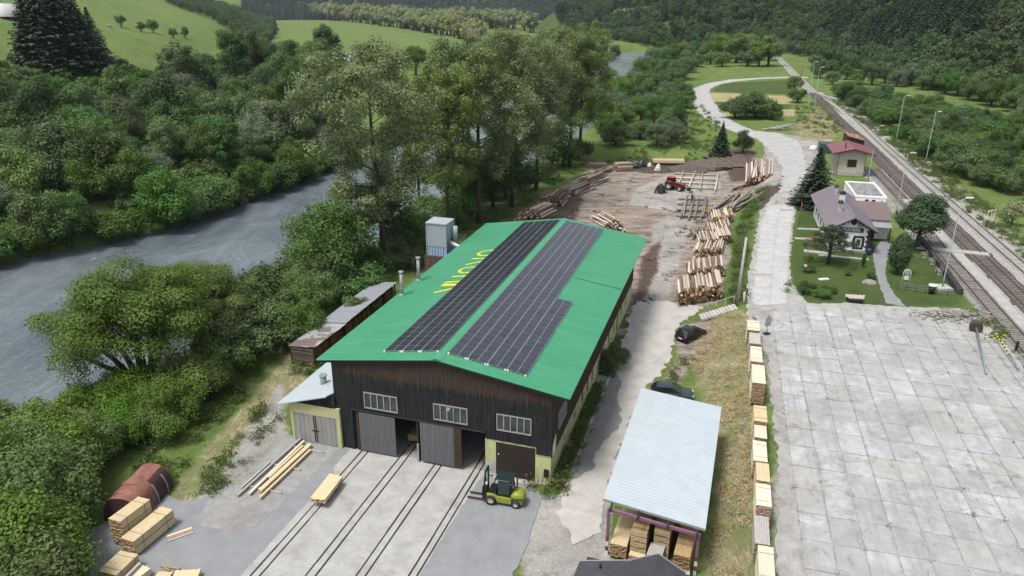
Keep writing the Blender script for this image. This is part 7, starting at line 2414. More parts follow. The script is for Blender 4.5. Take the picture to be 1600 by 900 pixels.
def blob_leaves(blobs, n, leaf, seed, shell=0.5, up=0.25, flat=0.6):
    g = np.random.default_rng(seed)
    Bl = np.array(blobs, float)
    w = Bl[:, 3] * Bl[:, 4] + Bl[:, 3] * Bl[:, 5]
    i = g.choice(len(Bl), n, p=w / w.sum())
    d = g.normal(size=(n, 3)); d[:, 2] += up
    d /= np.linalg.norm(d, axis=1, keepdims=True)
    r = shell + (1 - shell) * g.random(n) ** 0.6
    r *= 1 + 0.16 * g.normal(size=n)
    C = Bl[i, :3] + d * Bl[i, 3:6] * r[:, None]
    Nn = d * (flat + 0.45) + g.normal(size=(n, 3)) * 0.38 + np.array([0, 0, 0.35])
    S = leaf * g.uniform(0.6, 1.35, n)
    return C, Nn, S


def round_crown(name, R, H, z0, nb, n, leaf, mat, seed, squash=1.0):
    g = np.random.default_rng(seed)
    bl = []
    for k_ in range(nb):
        d = g.normal(size=3); d[2] = abs(d[2]) * 0.9 - 0.25
        d /= np.linalg.norm(d)
        f = g.uniform(0.55, 0.92)
        rr = R * g.uniform(0.24, 0.42)
        zc = z0 + (H - z0) * 0.45
        bl.append((d[0] * R * f, d[1] * R * f, max(z0 * 0.6 + rr * 0.5, zc + d[2] * (H - z0) * 0.55 * f), rr, rr, rr * 0.85 * squash))
    bl.append((0, 0, z0 + (H - z0) * 0.45, R * 0.6, R * 0.6, (H - z0) * 0.42))
    C, Nn, S = blob_leaves(bl, n, leaf, seed)
    return leaf_mesh(name, C, Nn, S, mat, 0.62, seed), bl


def trunk_mesh(name, h, r, bl, nl, seed, mat, z_split=0.3):
    rr = random.Random(seed)
    mb = MB()
    lean = (rr.uniform(-.05, .05) * h, rr.uniform(-.05, .05) * h)
    P = [(0, 0, -0.4), (lean[0] * .2, lean[1] * .2, h * 0.25), (lean[0] * .6, lean[1] * .6, h * 0.6), (lean[0], lean[1], h * 0.92)]
    mb.tube(P, [r * 1.25, r, r * 0.62, r * 0.2], 8)
    pick = sorted(bl, key=lambda q: -q[3])[:]
    rr.shuffle(pick)
    for b in pick[:nl]:
        t = rr.uniform(z_split, 0.75)
        s = Vector((lean[0] * t, lean[1] * t, h * t * 0.8))
        e = Vector(b[:3])
        if e.z < s.z: s.z = max(h * 0.12, e.z * 0.6)
        m = (s + e) / 2 + Vector((rr.uniform(-.1, .1), rr.uniform(-.1, .1), 0.08)) * (e - s).length * 0.6
        mb.tube([s, m, e], [r * 0.42, r * 0.26, r * 0.08], 6)
    return mb.mesh(name, mat)


# ---- prototypes: (crown mesh, trunk mesh)
def proto_round(mat, R, H, z0, nb, n, leaf, seed, nl=6, bark=None):
    cr, bl = round_crown('crown', R, H, z0, nb, n, leaf, mat, seed)
    return cr, trunk_mesh('trunk', H * 0.85, R * 0.07 + 0.05, bl, nl, seed, bark or M_BARKT)


def proto_spruce(mat, H, R, n_tier, seed, leaf=0.5, per=9, q=7):
    g = np.random.default_rng(seed)
    C, Nn, S = [], [], []
    for k_ in range(n_tier):
        f = k_ / (n_tier - 1)
        z = H * (0.06 + 0.93 * f)
        rad = R * (1 - f) ** 0.85 * g.uniform(0.85, 1.1) + 0.08 * R * (1 - f)
        m = max(4, int(per * (1 - 0.6 * f)))
        a0 = g.uniform(0, 6.28)
        for b in range(m):
            a = a0 + 2 * PI * b / m + g.normal() * 0.12
            L = rad * g.uniform(0.78, 1.15)
            for j in range(q):
                t = (j + 0.6) / q
                x, y = math.cos(a) * L * t, math.sin(a) * L * t
                zz = z - 0.28 * L * t + 0.16 * L * t * t
                for s in (-1, 1):
                    sp = L * 0.20 * (1.15 - t)
                    C.append((x - math.sin(a) * s * sp + g.normal() * 0.05, y + math.cos(a) * s * sp + g.normal() * 0.05, zz - 0.04 * L + g.normal() * 0.05))
                    Nn.append((math.cos(a) * 0.35 + g.normal() * 0.25, math.sin(a) * 0.35 + g.normal() * 0.25, 0.9))
                    S.append(leaf * (0.55 + 0.75 * (1 - f)) * g.uniform(0.7, 1.2) * (R / 2.6))
    cr = leaf_mesh('crown', np.array(C), np.array(Nn), np.array(S), mat, 0.5, seed, 0.4)
    mb = MB(); mb.tube([(0, 0, -0.4), (0, 0, H * 0.5), (0, 0, H * 0.97)], [R * 0.085, R * 0.055, 0.02], 7)
    return cr, mb.mesh('trunk', M_BARKT)


def proto_poplar(mat, H, R, seed, nlimb=18, n=11000, leaf=0.36, base=0.26):
    "a tall loose tree: limbs rise from the stem, each ends in small separate sprays with gaps between"
    rr = random.Random(seed)
    mb = MB()
    stems = [Vector((0, 0, 0))]
    P = [(0, 0, -0.5), (rr.uniform(-.4, .4), rr.uniform(-.4, .4), H * 0.3), (rr.uniform(-.8, .8), rr.uniform(-.8, .8), H * 0.65), (rr.uniform(-1, 1), rr.uniform(-1, 1), H * 0.96)]
    mb.tube(P, [0.46, 0.36, 0.22, 0.05], 9)
    bl = []
    for k_ in range(nlimb):
        f = base + (0.93 - base) * (k_ + rr.random()) / nlimb
        s = Vector(P[1]).lerp(Vector(P[2]), (f - 0.3) / 0.35) if f < 0.65 else Vector(P[2]).lerp(Vector(P[3]), (f - 0.65) / 0.31)
        s.z = H * f
        a = k_ * 2.4 + rr.uniform(-.4, .4)
        prof = math.sin(PI * min(1, max(0.06, (f - base * 0.6) / (1.06 - base * 0.6)))) ** 0.7
        L = R * prof * rr.uniform(0.75, 1.15)
        rise = L * rr.uniform(0.35, 0.75) * (1.1 - 0.5 * (f < 0.4))
        e = s + Vector((math.cos(a) * L, math.sin(a) * L, min(rise, H - s.z + 0.3)))
        m = s.lerp(e, 0.5) - Vector((0, 0, rise * 0.08))
        mb.tube([s, m, e], [0.16 * (1.15 - f), 0.09 * (1.15 - f), 0.02], 6)
        ns = 4 if L > R * 0.5 else 3
        for j in range(ns + 2):
            t = 0.38 + 0.62 * (j + 1) / (ns + 2)
            c = s.lerp(e, t) + Vector((rr.gauss(0, 1), rr.gauss(0, 1), rr.gauss(0, 0.8))) * (0.12 * L + 0.35)
            q = rr.uniform(0.95, 1.85) * (R / 8.0) ** 0.5
            bl.append((c.x, c.y, c.z, q, q, q * rr.uniform(0.7, 1.0)))
            mb.tube([s.lerp(e, max(0.2, t - 0.2)), c], [0.045, 0.012], 5)
    for j in range(5):
        bl.append((P[3][0] + rr.gauss(0, 0.9), P[3][1] + rr.gauss(0, 0.9), H * 0.95 + rr.uniform(-1.5, 0.3), 0.9, 0.9, 1.2))
    C, Nn, S = blob_leaves(bl, n, leaf, seed, 0.35, 0.2, 0.35)
    return leaf_mesh('crown', C, Nn, S, mat, 0.7, seed), mb.mesh('trunk', M_BARKT)


def tree(name, label, cat, proto, pos, rz, sc, group=None):
    t = thing(name, label, cat, pos, rz, group)
    if isinstance(sc, (int, float)): sc = (sc, sc, sc)
    t.scale = sc
    inst('trunk', proto[1], t)
    inst('crown', proto[0], t)
    return t


PR = {
    'wood': [proto_round(F_WOOD, 3.6, 8.4, 0.4, 30, 9000, 0.30, 100 + i) for i in range(4)],
    'dark': [proto_round(F_DARK, 3.6, 9.4, 0.6, 28, 9000, 0.29, 120 + i) for i in range(2)],
    'tall': [proto_round(F_WOOD, 2.9, 12.0, 0.8, 34, 9000, 0.30, 190 + i) for i in range(2)],
    'silver': [proto_round(F_SILVER, 3.4, 7.0, 0.7, 28, 8000, 0.27, 130 + i) for i in range(2)],
    'bush': [proto_round(F_WOOD, 2.6, 3.6, 0.1, 22, 5600, 0.25, 140 + i, 3) for i in range(3)],
    'nearbush': [proto_round(F_WILLOW, 3.0, 4.4, 0.1, 38, 20000, 0.18, 150 + i, 5) for i in range(3)],
    'bright': [proto_round(F_WILLOW, 3.0, 6.0, 0.8, 24, 7000, 0.26, 160 + i) for i in range(2)],
    'pale': [proto_round(F_PALE, 4.0, 9.0, 0.8, 22, 2200, 0.70, 170 + i, 3) for i in range(2)],
    'spruce': [proto_spruce(F_CONIF, 10.0, 2.9, 34, 180 + i, 0.55, 13, 8) for i in range(2)],
}

N_TREE = 0


def proj(p):
    q = np.array(p) - CAMP
    d = q @ CZ
    return 800 + FOC * (q @ CX) / d, 450 - FOC * (q @ CY) / d, d


def plant(kind, label, name, cat, pos, s=1.0, group=None, sz=None):
    pr = rnd.choice(PR[kind])
    k_ = s * rnd.uniform(0.92, 1.08)
    return tree(name, label, cat, pr, pos, rnd.uniform(0, 6.28), (k_ * rnd.uniform(0.9, 1.1), k_ * rnd.uniform(0.9, 1.1), (sz or k_) * rnd.uniform(0.9, 1.12)), group)


def scatter(n_try, xr, yr, ok, dmin, limit, seed):
    r = random.Random(seed)
    pts = []
    cell = {}
    for _ in range(n_try):
        x, y = r.uniform(*xr), r.uniform(*yr)
        dm = dmin(x, y) if callable(dmin) else dmin
        c = (int(x // 10), int(y // 10))
        good = True
        for a in (-1, 0, 1):
            for b in (-1, 0, 1):
                for (u, v) in cell.get((c[0] + a, c[1] + b), ()):
                    if (u - x) ** 2 + (v - y) ** 2 < dm * dm: good = False; break
                if not good: break
            if not good: break
        if not good or not ok(x, y): continue
        pts.append((x, y)); cell.setdefault(c, []).append((x, y))
        if len(pts) >= limit: break
    return pts


def inpoly(px, py, poly):
    ins = False
    n = len(poly)
    for i in range(n):
        ax, ay = poly[i]; bx, by = poly[(i + 1) % n]
        if (ay > py) != (by > py) and px < (bx - ax) * (py - ay) / (by - ay) + ax: ins = not ins
    return ins


def sd1(x, y, poly): return float(poly_sd(np.array([x]), np.array([y]), poly)[0])


# ---- far bank wood
MEADOW = [(-200, 10), (60, -30), (262, 8), (330, 32), (395, 72), (400, 90), (360, 118), (300, 122), (235, 118), (180, 105), (150, 112), (60, 108), (0, 112), (-200, 125)]
LB_POLY = LEFT_BANK


def left_side(x, y):
    # on the far side of the river: right of no bank point
    best = None
    for i in range(len(LEFT_BANK) - 1):
        ax, ay = LEFT_BANK[i]; bx, by = LEFT_BANK[i + 1]
        ex, ey = bx - ax, by - ay
        t = max(0, min(1, ((x - ax) * ex + (y - ay) * ey) / (ex * ex + ey * ey)))
        dx, dy = x - ax - t * ex, y - ay - t * ey
        d2 = dx * dx + dy * dy
        if best is None or d2 < best[0]: best = (d2, ex * dy - ey * dx)
    return math.sqrt(best[0]), best[1] > 0


def ok_left(x, y):
    d, side = left_side(x, y)
    if not side or d < 1.8: return False
    z = tz(x, y)
    X, Y, dd = proj((x, y, z))
    if not (-60 < X < 520) or Y < -8: return False
    if X > 470 and Y < 110: return False
    if inpoly(X, Y, MEADOW): return False
    return True


left_pts = scatter(9000, (-260, -20), (95, 420), ok_left, lambda x, y: 5.9 if math.hypot(x, y) < 230 else 8.5, 330, 5)
left_pts.sort(key=lambda p: math.hypot(*p))
extra_left = left_pts[215:]
KIND_WORDS = {'tall': 'tall slender tree', 'wood': 'bushy mid green tree', 'dark': 'dark green tree', 'silver': 'grey green willow', 'bright': 'light yellow green tree', 'bush': 'spreading bush'}


def left_label(k_, px, d):
    band = 'at the far water edge' if d < 6 else ('in the lower far bank wood' if d < 30 else ('halfway up the wood' if d < 62 else 'high in the wood'))
    side = 'left edge' if px < 60 else ('below the black spruces' if px < 190 else ('left of the tall oak' if px < 290 else ('right of the tall oak' if px < 400 else 'next to the poplars')))
    return KIND_WORDS[k_] + ' ' + band + ', ' + side


edge = []
for i in range(len(LEFT_BANK) - 1):
    a_, b_ = Vector(LEFT_BANK[i]), Vector(LEFT_BANK[i + 1])
    d_ = b_ - a_
    nrm_ = Vector((-d_.y, d_.x)).normalized()
    n_ = max(1, int(d_.length / 3.6))
    for j in range(n_):
        q_ = a_ + d_ * ((j + rnd.random()) / n_) + nrm_ * rnd.uniform(-1.4, 1.4)
        X_, Y_, dd_ = proj((q_.x, q_.y, -2))
        if dd_ > 0 and -60 < X_ < 560 and q_.length < 300: edge.append((q_.x, q_.y))
for (x, y) in left_pts[:215] + edge:
    d, _ = left_side(x, y)
    X_, Y_, _d = proj((x, y, tz(x, y)))
    if d > 5: k_ = rnd.choices(['wood', 'dark', 'silver', 'bright', 'tall'], [4, 1.6, 2.0, 0.9, 1.8])[0]
    else: k_ = rnd.choices(['wood', 'silver', 'bush', 'bright'], [3, 3, 4, 0.6])[0]
    s = rnd.uniform(0.85, 1.75) if d > 9 else rnd.uniform(0.95, 1.3)
    if k_ == 'bush': s *= 1.35
    if math.hypot(x, y) > 240: s *= 1.25
    zb_ = max(tz(x, y), WATER)
    tx_, ty_, _q = proj((x, y, zb_ + {'tall': 11.5, 'bush': 3.4, 'silver': 6.6}.get(k_, 8.2) * s))
    if inpoly(tx_, ty_, MEADOW):
        if rnd.random() < 0.5: continue
        k_ = 'bush'; s = min(s, 1.2)
    plant(k_, left_label(k_, X_, d), 'riverside_tree' if k_ != 'bush' else 'bush', 'tree' if k_ != 'bush' else 'bush', (x, y, max(tz(x, y), WATER) - 0.3), s, 'wood on the far river bank')
p = at_t(300, 150); h = height_to(p, 300, 52); plant('dark', 'tall dark oak standing out above the far bank wood', 'oak_tree', 'tree', (p.x, p.y, p.z - 0.5), h / 10.5)
p = at_t(441, 196); plant('bright', 'bright green rounded tree among dark ones on the far bank', 'broadleaf_tree', 'tree', p, 1.1)
# spruce group on the left hillside
for i, (px, py, h) in enumerate([(55, 92, 1.65), (80, 102, 1.95), (105, 104, 2.0), (130, 100, 1.85), (150, 92, 1.5), (92, 92, 1.9), (118, 94, 1.9), (68, 98, 1.7), (140, 104, 1.5)]):
    p = at_t(px, py + 10); h *= 1.35; plant('spruce', 'black green spruce in the tight group on the left hillside', 'spruce_tree', 'tree', p, h * 1.15, 'spruce group on the left hillside', h)
for i, (px, py, s) in enumerate([(190, 43, 0.8), (221, 50, 0.7), (240, 52, 0.8), (271, 60, 0.75), (290, 60, 0.8)]):
    p = at_t(px, py); plant('wood', ['first orchard tree right of the white box on the meadow', 'second orchard tree on the meadow, slim', 'third orchard tree on the meadow, close to the second', 'fourth orchard tree on the meadow above the oak', 'last orchard tree on the meadow nearest the upper wood'][i],
                                'orchard_tree', 'tree', p, s, 'orchard trees on the left meadow')

# ---- things on the left hillside
p = at_t(171, 44); t = thing('white_box', 'small white hive box on the left meadow by the orchard trees', 'hive', p, 0.2)
mb = MB(); mb.lim(-1.0, 1.0, -0.6, 0.6, -0.3, 1.5); mb.build('box', M_FRAME, t); mb = MB(); mb.lim(-1.2, 1.2, -0.8, 0.8, 1.5, 1.7); mb.build('lid', M_WHITE, t)
p = at_t(8, 26); t = thing('white_hall', 'white rounded polytunnel at the top left corner', 'polytunnel', p, 0.35)
mb = MB(); R_ = 6.0; n = 14
pr_ = [(R_ * math.cos(a), 5.2 * math.sin(a)) for a in np.linspace(0, PI, n)]
vs = [(q[0], -9, q[1]) for q in pr_] + [(q[0], 9, q[1]) for q in pr_]
mb.add(vs, [(i, i + 1, n + i + 1, n + i) for i in range(n - 1)] + [tuple(range(n))[::-1], tuple(range(n, 2 * n))], 0, True)
mb.build('tunnel_skin', M_WHITE, t)
for y_ in (-6, -3, 0, 3, 6):
    mb = MB(); mb.tube([(q[0] * 1.005, y_, q[1] * 1.005) for q in pr_], 0.1, 6); mb.build('hoop', M_FRAME, t)
p = at_t(40, 18); t = thing('field_barn', 'small brown barn with pale roof beside the white polytunnel', 'barn', p, 0.2)
mb = MB(); mb.lim(-4, 4, -3, 3, -1, 3.0); mb.build('wall', M_CLADSIDE, t); mb = MB(); mb.slab8([(-4.3, -3.4, 3.0), (4.3, -3.4, 3.0), (4.3, 3.4, 3.6), (-4.3, 3.4, 3.6)], 0.15); mb.build('roof', M_TIN, t)
p = at_t(371, 225); t = thing('cabin', 'tiny grey roofed cabin among the trees of the far bank', 'cabin', p + Vector((0, -2, 1.0)), -0.2)
mb = MB(); mb.lim(-1.9, 1.9, -1.4, 1.4, -1.5, 3.0); mb.build('wall', M_CREAM, t); mb = MB(); mb.slab8([(-2.3, -1.8, 3.2), (2.3, -1.8, 3.2), (2.3, 1.8, 3.5), (-2.3, 1.8, 3.5)], 0.2); mb.build('roof', M_TIN, t)
mb = MB(); mb.lim(-0.4, 0.4, -1.45, -1.39, 0.5, 2.3); mb.build('door', M_DKBROWN, t)
for i, (px, py, lab) in enumerate([(438, 104, 'white cottage peeping through the wood on the far bank'), (545, 100, 'white gabled cottage behind the tall poplars')]):
    p = at_t(px, py); t = thing('cottage', lab, 'house', p, 0.3 + i)
    mb = MB(); mb.lim(-4, 4, -3, 3, -1, 3.5); mb.add([(-4, -3.0, 3.49), (-4, 3.0, 3.49), (-4, 0, 5.6)], [(0, 1, 2)]); mb.add([(4, -3.0, 3.49), (4, 3.0, 3.49), (4, 0, 5.6)], [(0, 1, 2)]); mb.build('wall', M_WHITE, t)
    for s in (-1, 1):
        mb = MB(); mb.slab8([(-4.4, 0, 5.75), (4.4, 0, 5.75), (4.4, s * 3.6, 3.35), (-4.4, s * 3.6, 3.35)], 0.15); mb.build('roof', M_FRAME, t)
    for x in (-2, 1.5): window(t, (x, -3.0, 1.8), 1.1, 1.3, 'v', 2, 1, 0.1, M_FRAME)

# ---- poplars on the near bank
POP = [proto_poplar(F_POPLAR, 29.0, 8.2, 500, 26, 33000, 0.34, 0.27), proto_poplar(F_POPLAR, 29.0, 7.0, 501, 24, 30000, 0.34, 0.30), proto_poplar(F_POPLAR, 29.0, 7.6, 502, 26, 31000, 0.34, 0.24)]
for i, (b_, t_, sc_, k_, lab) in enumerate([
        ((598, 417), (590, 84), 1.05, 0, 'tall loose poplar with a bare lower trunk, leftmost on the near bank'),
        ((700, 368), (712, 104), 0.85, 1, 'poplar just right of the leftmost one, thinner crown'),
        ((748, 352), (762, 66), 1.0, 2, 'full crowned poplar right above the grey dust filter'),
        ((800, 318), (822, 62), 1.02, 0, 'broad poplar in the middle of the bank row'),
        ((838, 292), (868, 60), 0.9, 1, 'poplar with visible trunk at the yard edge'),
        ((905, 242), (925, 44), 0.95, 2, 'many stemmed poplar at the right end of the bank row'),
        ((890, 256), (958, 50), 1.02, 1, 'leaning poplar beside the many stemmed one'),
        ((655, 330), (650, 130), 0.8, 2, 'poplar on the far side of the leftmost trunk')]):
    z = 0.0 if i < 3 else 0.6
    b = at(b_[0], b_[1], z); b.z = tz(b.x, b.y)
    h = height_to(b, *t_)
    tree('poplar_tree', lab, 'poplar', POP[k_], b, rnd.uniform(0, 6), (sc_ * h / 29 * 0.98, sc_ * h / 29 * 0.98, h / 29), 'poplars along the near bank')

# ---- willow in front of the river
rr = random.Random(77)
mb = MB(); bl = []
for k_ in range(9):
    a = -2.6 + k_ * 0.66 + rr.uniform(-.15, .15)
    L = rr.uniform(3.6, 6.2); hh = rr.uniform(6.5, 10.8)
    s = Vector((rr.uniform(-.4, .4), rr.uniform(-.4, .4), -0.3)); m = Vector((math.cos(a) * L * 0.45, math.sin(a) * L * 0.45, hh * 0.5)); e = Vector((math.cos(a) * L, math.sin(a) * L, hh))
    mb.tube([s, m, e], [0.34, 0.22, 0.07], 8)
    for j in range(8):
        t_ = 0.5 + 0.5 * rr.random()
        c = m.lerp(e, t_) + Vector((rr.gauss(0, 1.5), rr.gauss(0, 1.5), rr.gauss(0.6, 1.3)))
        q = rr.uniform(1.1, 2.1)
        bl.append((c.x, c.y, c.z, q, q, q * 0.62)); mb.tube([m.lerp(e, t_ * 0.8), c], [0.08, 0.02], 5)
for k_ in range(12):
    a = rr.uniform(0, 6.28); d_ = rr.uniform(0, 4.6); q = rr.uniform(1.5, 2.3)
    bl.append((math.cos(a) * d_, math.sin(a) * d_, rr.uniform(9.4, 12.6) - d_ * 0.35, q, q, q * 0.85))
for k_ in range(14):
    a = rr.uniform(0, 6.28); d_ = rr.uniform(4.0, 6.0); q = rr.uniform(1.2, 1.8)
    bl.append((math.cos(a) * d_, math.sin(a) * d_, rr.uniform(3.2, 7.0), q, q, q * 0.8))
C, Nn, S = blob_leaves(bl, 84000, 0.235, 78, 0.72, 0.7, 0.8)
WILLOW = (leaf_mesh('crown', C, Nn, S, F_WILLOW, 0.5, 78, 0.6), mb.mesh('trunk', M_BARKT))
b = at(232, 628, -1.5); b.z = tz(b.x, b.y)
hW = height_to(b, 250, 425)
tree('willow_tree', 'large many stemmed willow with domed clumps before the river', 'willow', WILLOW, b, 0.0, (hW / 11.5 * 1.08, hW / 11.5 * 1.05, hW / 11.6))
b = at(325, 560, -1.0); b.z = tz(b.x, b.y)
tree('willow_tree', 'smaller willow joined to the right of the large one', 'willow', WILLOW, b, 2.4, 0.72)
b = at(316, 500, -1.5); b.z = tz(b.x, b.y)
plant('nearbush', 'round headed light green tree above the large willow', 'willow_tree', 'willow', b, 1.5, None, 2.0)

# broad dark green tree left of the hall
BROAD = proto_round(F_WOOD, 5.6, 11.5, 0.3, 46, 16000, 0.34, 900, 10)
b = at(522, 452, -0.5); b.z = tz(b.x, b.y)
tree('broadleaf_tree', 'broad dark green tree between river and firewood sheds', 'tree', BROAD, b, 0.5, 1.0)

# bushes of the near left bank
near = [(20, 905, 1.5), (58, 885, 1.35), (55, 800, 1.4), (80, 815, 1.1), (105, 712, 1.2), (35, 735, 1.4), (185, 706, 0.9), (248, 692, 0.85), (-35, 830, 1.5), (60, 945, 1.2), (30, 990, 1.5),
        (262, 668, 1.0), (290, 640, 1.1), (330, 620, 1.0), (215, 660, 1.1), (160, 670, 1.0), (45, 850, 1.4), (10, 780, 1.4), (118, 752, 1.1), (80, 760, 1.3), (150, 725, 1.0), (-20, 740, 1.3), (20, 950, 1.4)]
for (px, py, s) in near:
    b = at(px, py, -0.5); b.z = tz(b.x, b.y) - 0.3
    plant('nearbush', 'big leafy bush in the thicket at the lower left corner', 'bush', 'bush', b, s * 0.95, 'thicket at the lower left')['label'] += (', by the river' if py < 720 and px < 150 else (', toward the willow' if py < 720 else (', at the left edge' if px < 45 else (', beside the rusty hood' if py < 830 else ', at the bottom edge'))))
for (px, py, s, lb) in [(375, 575, 1.0, 0), (420, 545, 1.0, 0), (450, 520, 1.1, 0), (410, 500, 1.2, 0), (385, 530, 1.1, 0), (480, 500, 1.0, 1), (440, 480, 1.1, 0), (490, 470, 1.1, 1), (470, 540, 0.7, 1), (350, 600, 0.9, 0),
                        (560, 470, 0.9, 0), (580, 440, 0.9, 0), (560, 505, 0.6, 0)]:
    b = at(px, py, -0.5); b.z = tz(b.x, b.y) - 0.2
    plant(['bush', 'nearbush'][lb], ['dark green bush in the belt between willow and firewood sheds', 'lighter green bush in the belt between willow and firewood sheds'][lb], 'bush', 'bush', b, s * 1.35, 'bush belt left of the firewood sheds')['label'] += (', close to the sheds' if px > 465 else (', at the river' if py < 515 else ', beside the willow'))
for (px, py, s) in [(600, 395, 1.3), (630, 385, 1.1), (655, 372, 1.5), (690, 362, 1.4), (716, 352, 1.5), (735, 340, 1.5), (770, 330, 1.3), (790, 312, 1.3), (812, 300, 1.2), (840, 282, 1.1), (862, 268, 1.3), (880, 262, 1.4), (900, 252, 1.5), (622, 400, 1.0),
                    (675, 345, 1.4), (720, 330, 1.5), (760, 312, 1.5), (640, 420, 0.8), (668, 400, 1.0)]:
    b = at(px, py, -0.3); b.z = tz(b.x, b.y) - 0.2
    plant(rnd.choice(['bush', 'bush', 'dark']) if s > 1.2 else 'bush', 'shrubby tree under the poplars', 'bush', 'bush', b, s * (0.95 if s > 1.2 else 1.2), 'undergrowth under the poplars')['label'] += (', at the leftmost trunk' if px < 645 else (', behind the dust filter' if px < 722 else (', behind the far end of the roof' if px < 800 else ', beside the log yard')))

# willows on the bank beyond the yard
ISL = [(905, 246), (1000, 240), (1062, 222), (1060, 190), (1076, 170), (1058, 140), (1080, 112), (1068, 92), (1040, 96), (1016, 118), (996, 146), (958, 182), (915, 220)]
pts = scatter(4000, (5, 190), (180, 640), lambda x, y: inpoly(*proj((x, y, tz(x, y)))[:2], ISL), lambda x, y: 6.0 if y < 300 else 9.0, 62, 8)
for (x, y) in pts:
    k_ = rnd.choices(['wood', 'silver', 'bush', 'dark'], [4, 2, 3, 0.7])[0]
    s = {'wood': 0.9, 'silver': 0.95, 'bush': 1.5, 'dark': 0.8}[k_] * (1.0 if y < 300 else 1.5)
    plant(k_, {'wood': 'green bank tree between the river and the curved lane', 'silver': 'grey green willow between the river and the curved lane', 'bush': 'wide bush between the river and the curved lane', 'dark': 'dark bank tree between the river and the curved lane'}[k_],
          'bank_tree', 'tree', (x, y, tz(x, y) - 0.2), s, 'bank trees beside the curved lane')
# bushes in the meadow inside the lane bend and by the far curve
for (px, py, s) in [(1148, 184, 1.3), (1163, 186, 1.5), (1180, 184, 1.5), (1196, 183, 1.1), (1172, 176, 1.4), (1206, 187, 0.9)]:
    b = at(px, py, TER); plant('bush', 'dark rounded bush of the clump inside the lane bend', 'bush', 'bush', b, s * 1.35, 'bush clump inside the lane bend')
for (px, py, s) in [(1090, 104, 1.3), (1110, 100, 1.5), (1128, 104, 1.4), (1150, 98, 1.8), (1168, 103, 1.9), (1185, 104, 1.6), (1200, 103, 1.7), (1120, 92, 1.7), (1140, 90, 1.8), (1165, 93, 1.7), (1075, 100, 1.4), (1100, 92, 1.6), (1085, 86, 1.7), (1200, 94, 1.4), (1240, 146, 0.7), (1246, 160, 0.8)]:
    b = at(px, py, TER); plant(rnd.choice(['bush', 'bush', 'bright']), 'meadow bush between the lane and the distant track curve', 'bush', 'bush', b, s * 1.5, 'bushes by the distant curve')
for (px, py, s) in [(962, 196, 1.3), (975, 178, 1.3), (988, 160, 1.4), (940, 212, 1.2), (1000, 146, 1.5), (1010, 130, 1.6), (952, 150, 1.4), (935, 170, 1.4), (1022, 116, 1.7)]:
    b = at(px, py, -1.0); b.z = max(tz(b.x, b.y), WATER) - 0.3; plant(rnd.choice(['silver', 'wood']), 'tree leaning over the far river bend beside the poplars', 'bank_tree', 'tree', b, s, 'trees over the far river bend')
# yard edge spruce, round bush, station trees
SPR = PR['spruce'][0]
b = at(1125, 247, 0.9); h = height_to(b, 1124, 190); tree('spruce_tree', 'dark spruce above the bark heaps at the far end of the yard', 'spruce', SPR, b, 1.0, (h / 10 * 1.1, h / 10 * 1.1, h / 10))
b = at(1160, 243, 1.0); plant('dark', 'round dark bush right of the far yard spruce', 'bush', 'bush', b, 0.85, None, 0.62)
b = at(1270, 322, TER); h = height_to(b, 1276, 230); tree('spruce_tree', 'tall blue green spruce at the back corner of the station house', 'spruce', PR['spruce'][1], b, 0.3, (h / 10 * 1.35, h / 10 * 1.35, h / 10))
b = at(1432, 388, TER); h = height_to(b, 1438, 308)
MAPLE = proto_round(F_DARK, 3.0, 7.2, 1.2, 34, 12000, 0.28, 910, 8)
tree('maple_tree', 'dense dark round headed tree right of the station house', 'tree', MAPLE, b, 0, (1.22, 1.22, h / 6.9))
C, Nn, S = blob_leaves([(0, 0, 1.6, 0.95, 0.95, 0.9), (0, 0, 2.6, 1.15, 1.15, 1.2), (0, 0, 3.7, 0.95, 0.95, 1.1), (0.1, 0, 4.5, 0.6, 0.6, 0.7)], 6500, 0.22, 31, 0.7, 0.1, 0.9)
mb = MB(); mb.tube([(0, 0, -0.2), (0, 0, 1.2), (0, 0, 3.5)], [0.22, 0.17, 0.05], 8)
THUJA = (leaf_mesh('crown', C, Nn, S, F_DARK, 0.5, 31, 1.0), mb.mesh('trunk', M_BARKT))
b = at(1401, 428, TER); h = height_to(b, 1408, 365); tree('thuja_tree', 'egg shaped clipped thuja on a short trunk on the lawn', 'thuja', THUJA, b, 0, (1.2, 1.2, h / 5.1))
b = at(1348, 417, TER); tree('thuja_tree', 'tiny narrow thuja before the station gable', 'thuja', THUJA, b, 0, (0.24, 0.24, 0.36))
rr = random.Random(5); mb = MB(); mb.tube([(0, 0, -0.2), (0, 0, 2.2), (0.1, 0, 4.4)], [0.17, 0.12, 0.03], 8); bl = []
for k_ in range(26):
    a = k_ * 2.4; f = 0.32 + 0.66 * k_ / 26; L = 2.4 * (1 - f) ** 0.6 * rr.uniform(0.7, 1.15) + 0.15
    e = Vector((math.cos(a) * L, math.sin(a) * L, 4.7 * f + 0.25 * L)); mb.tube([(0, 0, 4.4 * f * 0.9), e], [0.05, 0.015], 5)
    for t_ in (0.6, 1.0): bl.append((e.x * t_, e.y * t_, e.z, 0.42, 0.42, 0.34))
C, Nn, S = blob_leaves(bl, 7000, 0.20, 32, 0.1, 0.2, 0.3)
PINE = (leaf_mesh('crown', C, Nn, S, foliage('pine_needles', (0.045, 0.068, 0.036), 0.6, 0.01, 0.1, 0.1), 0.3, 32), mb.mesh('trunk', M_BARKT))
b = at(1294, 412, TER); h = height_to(b, 1303, 352); tree('pine_tree', 'small open pine in front of the station gable', 'pine', PINE, b, 0.4, (1.5, 1.5, h / 4.9))
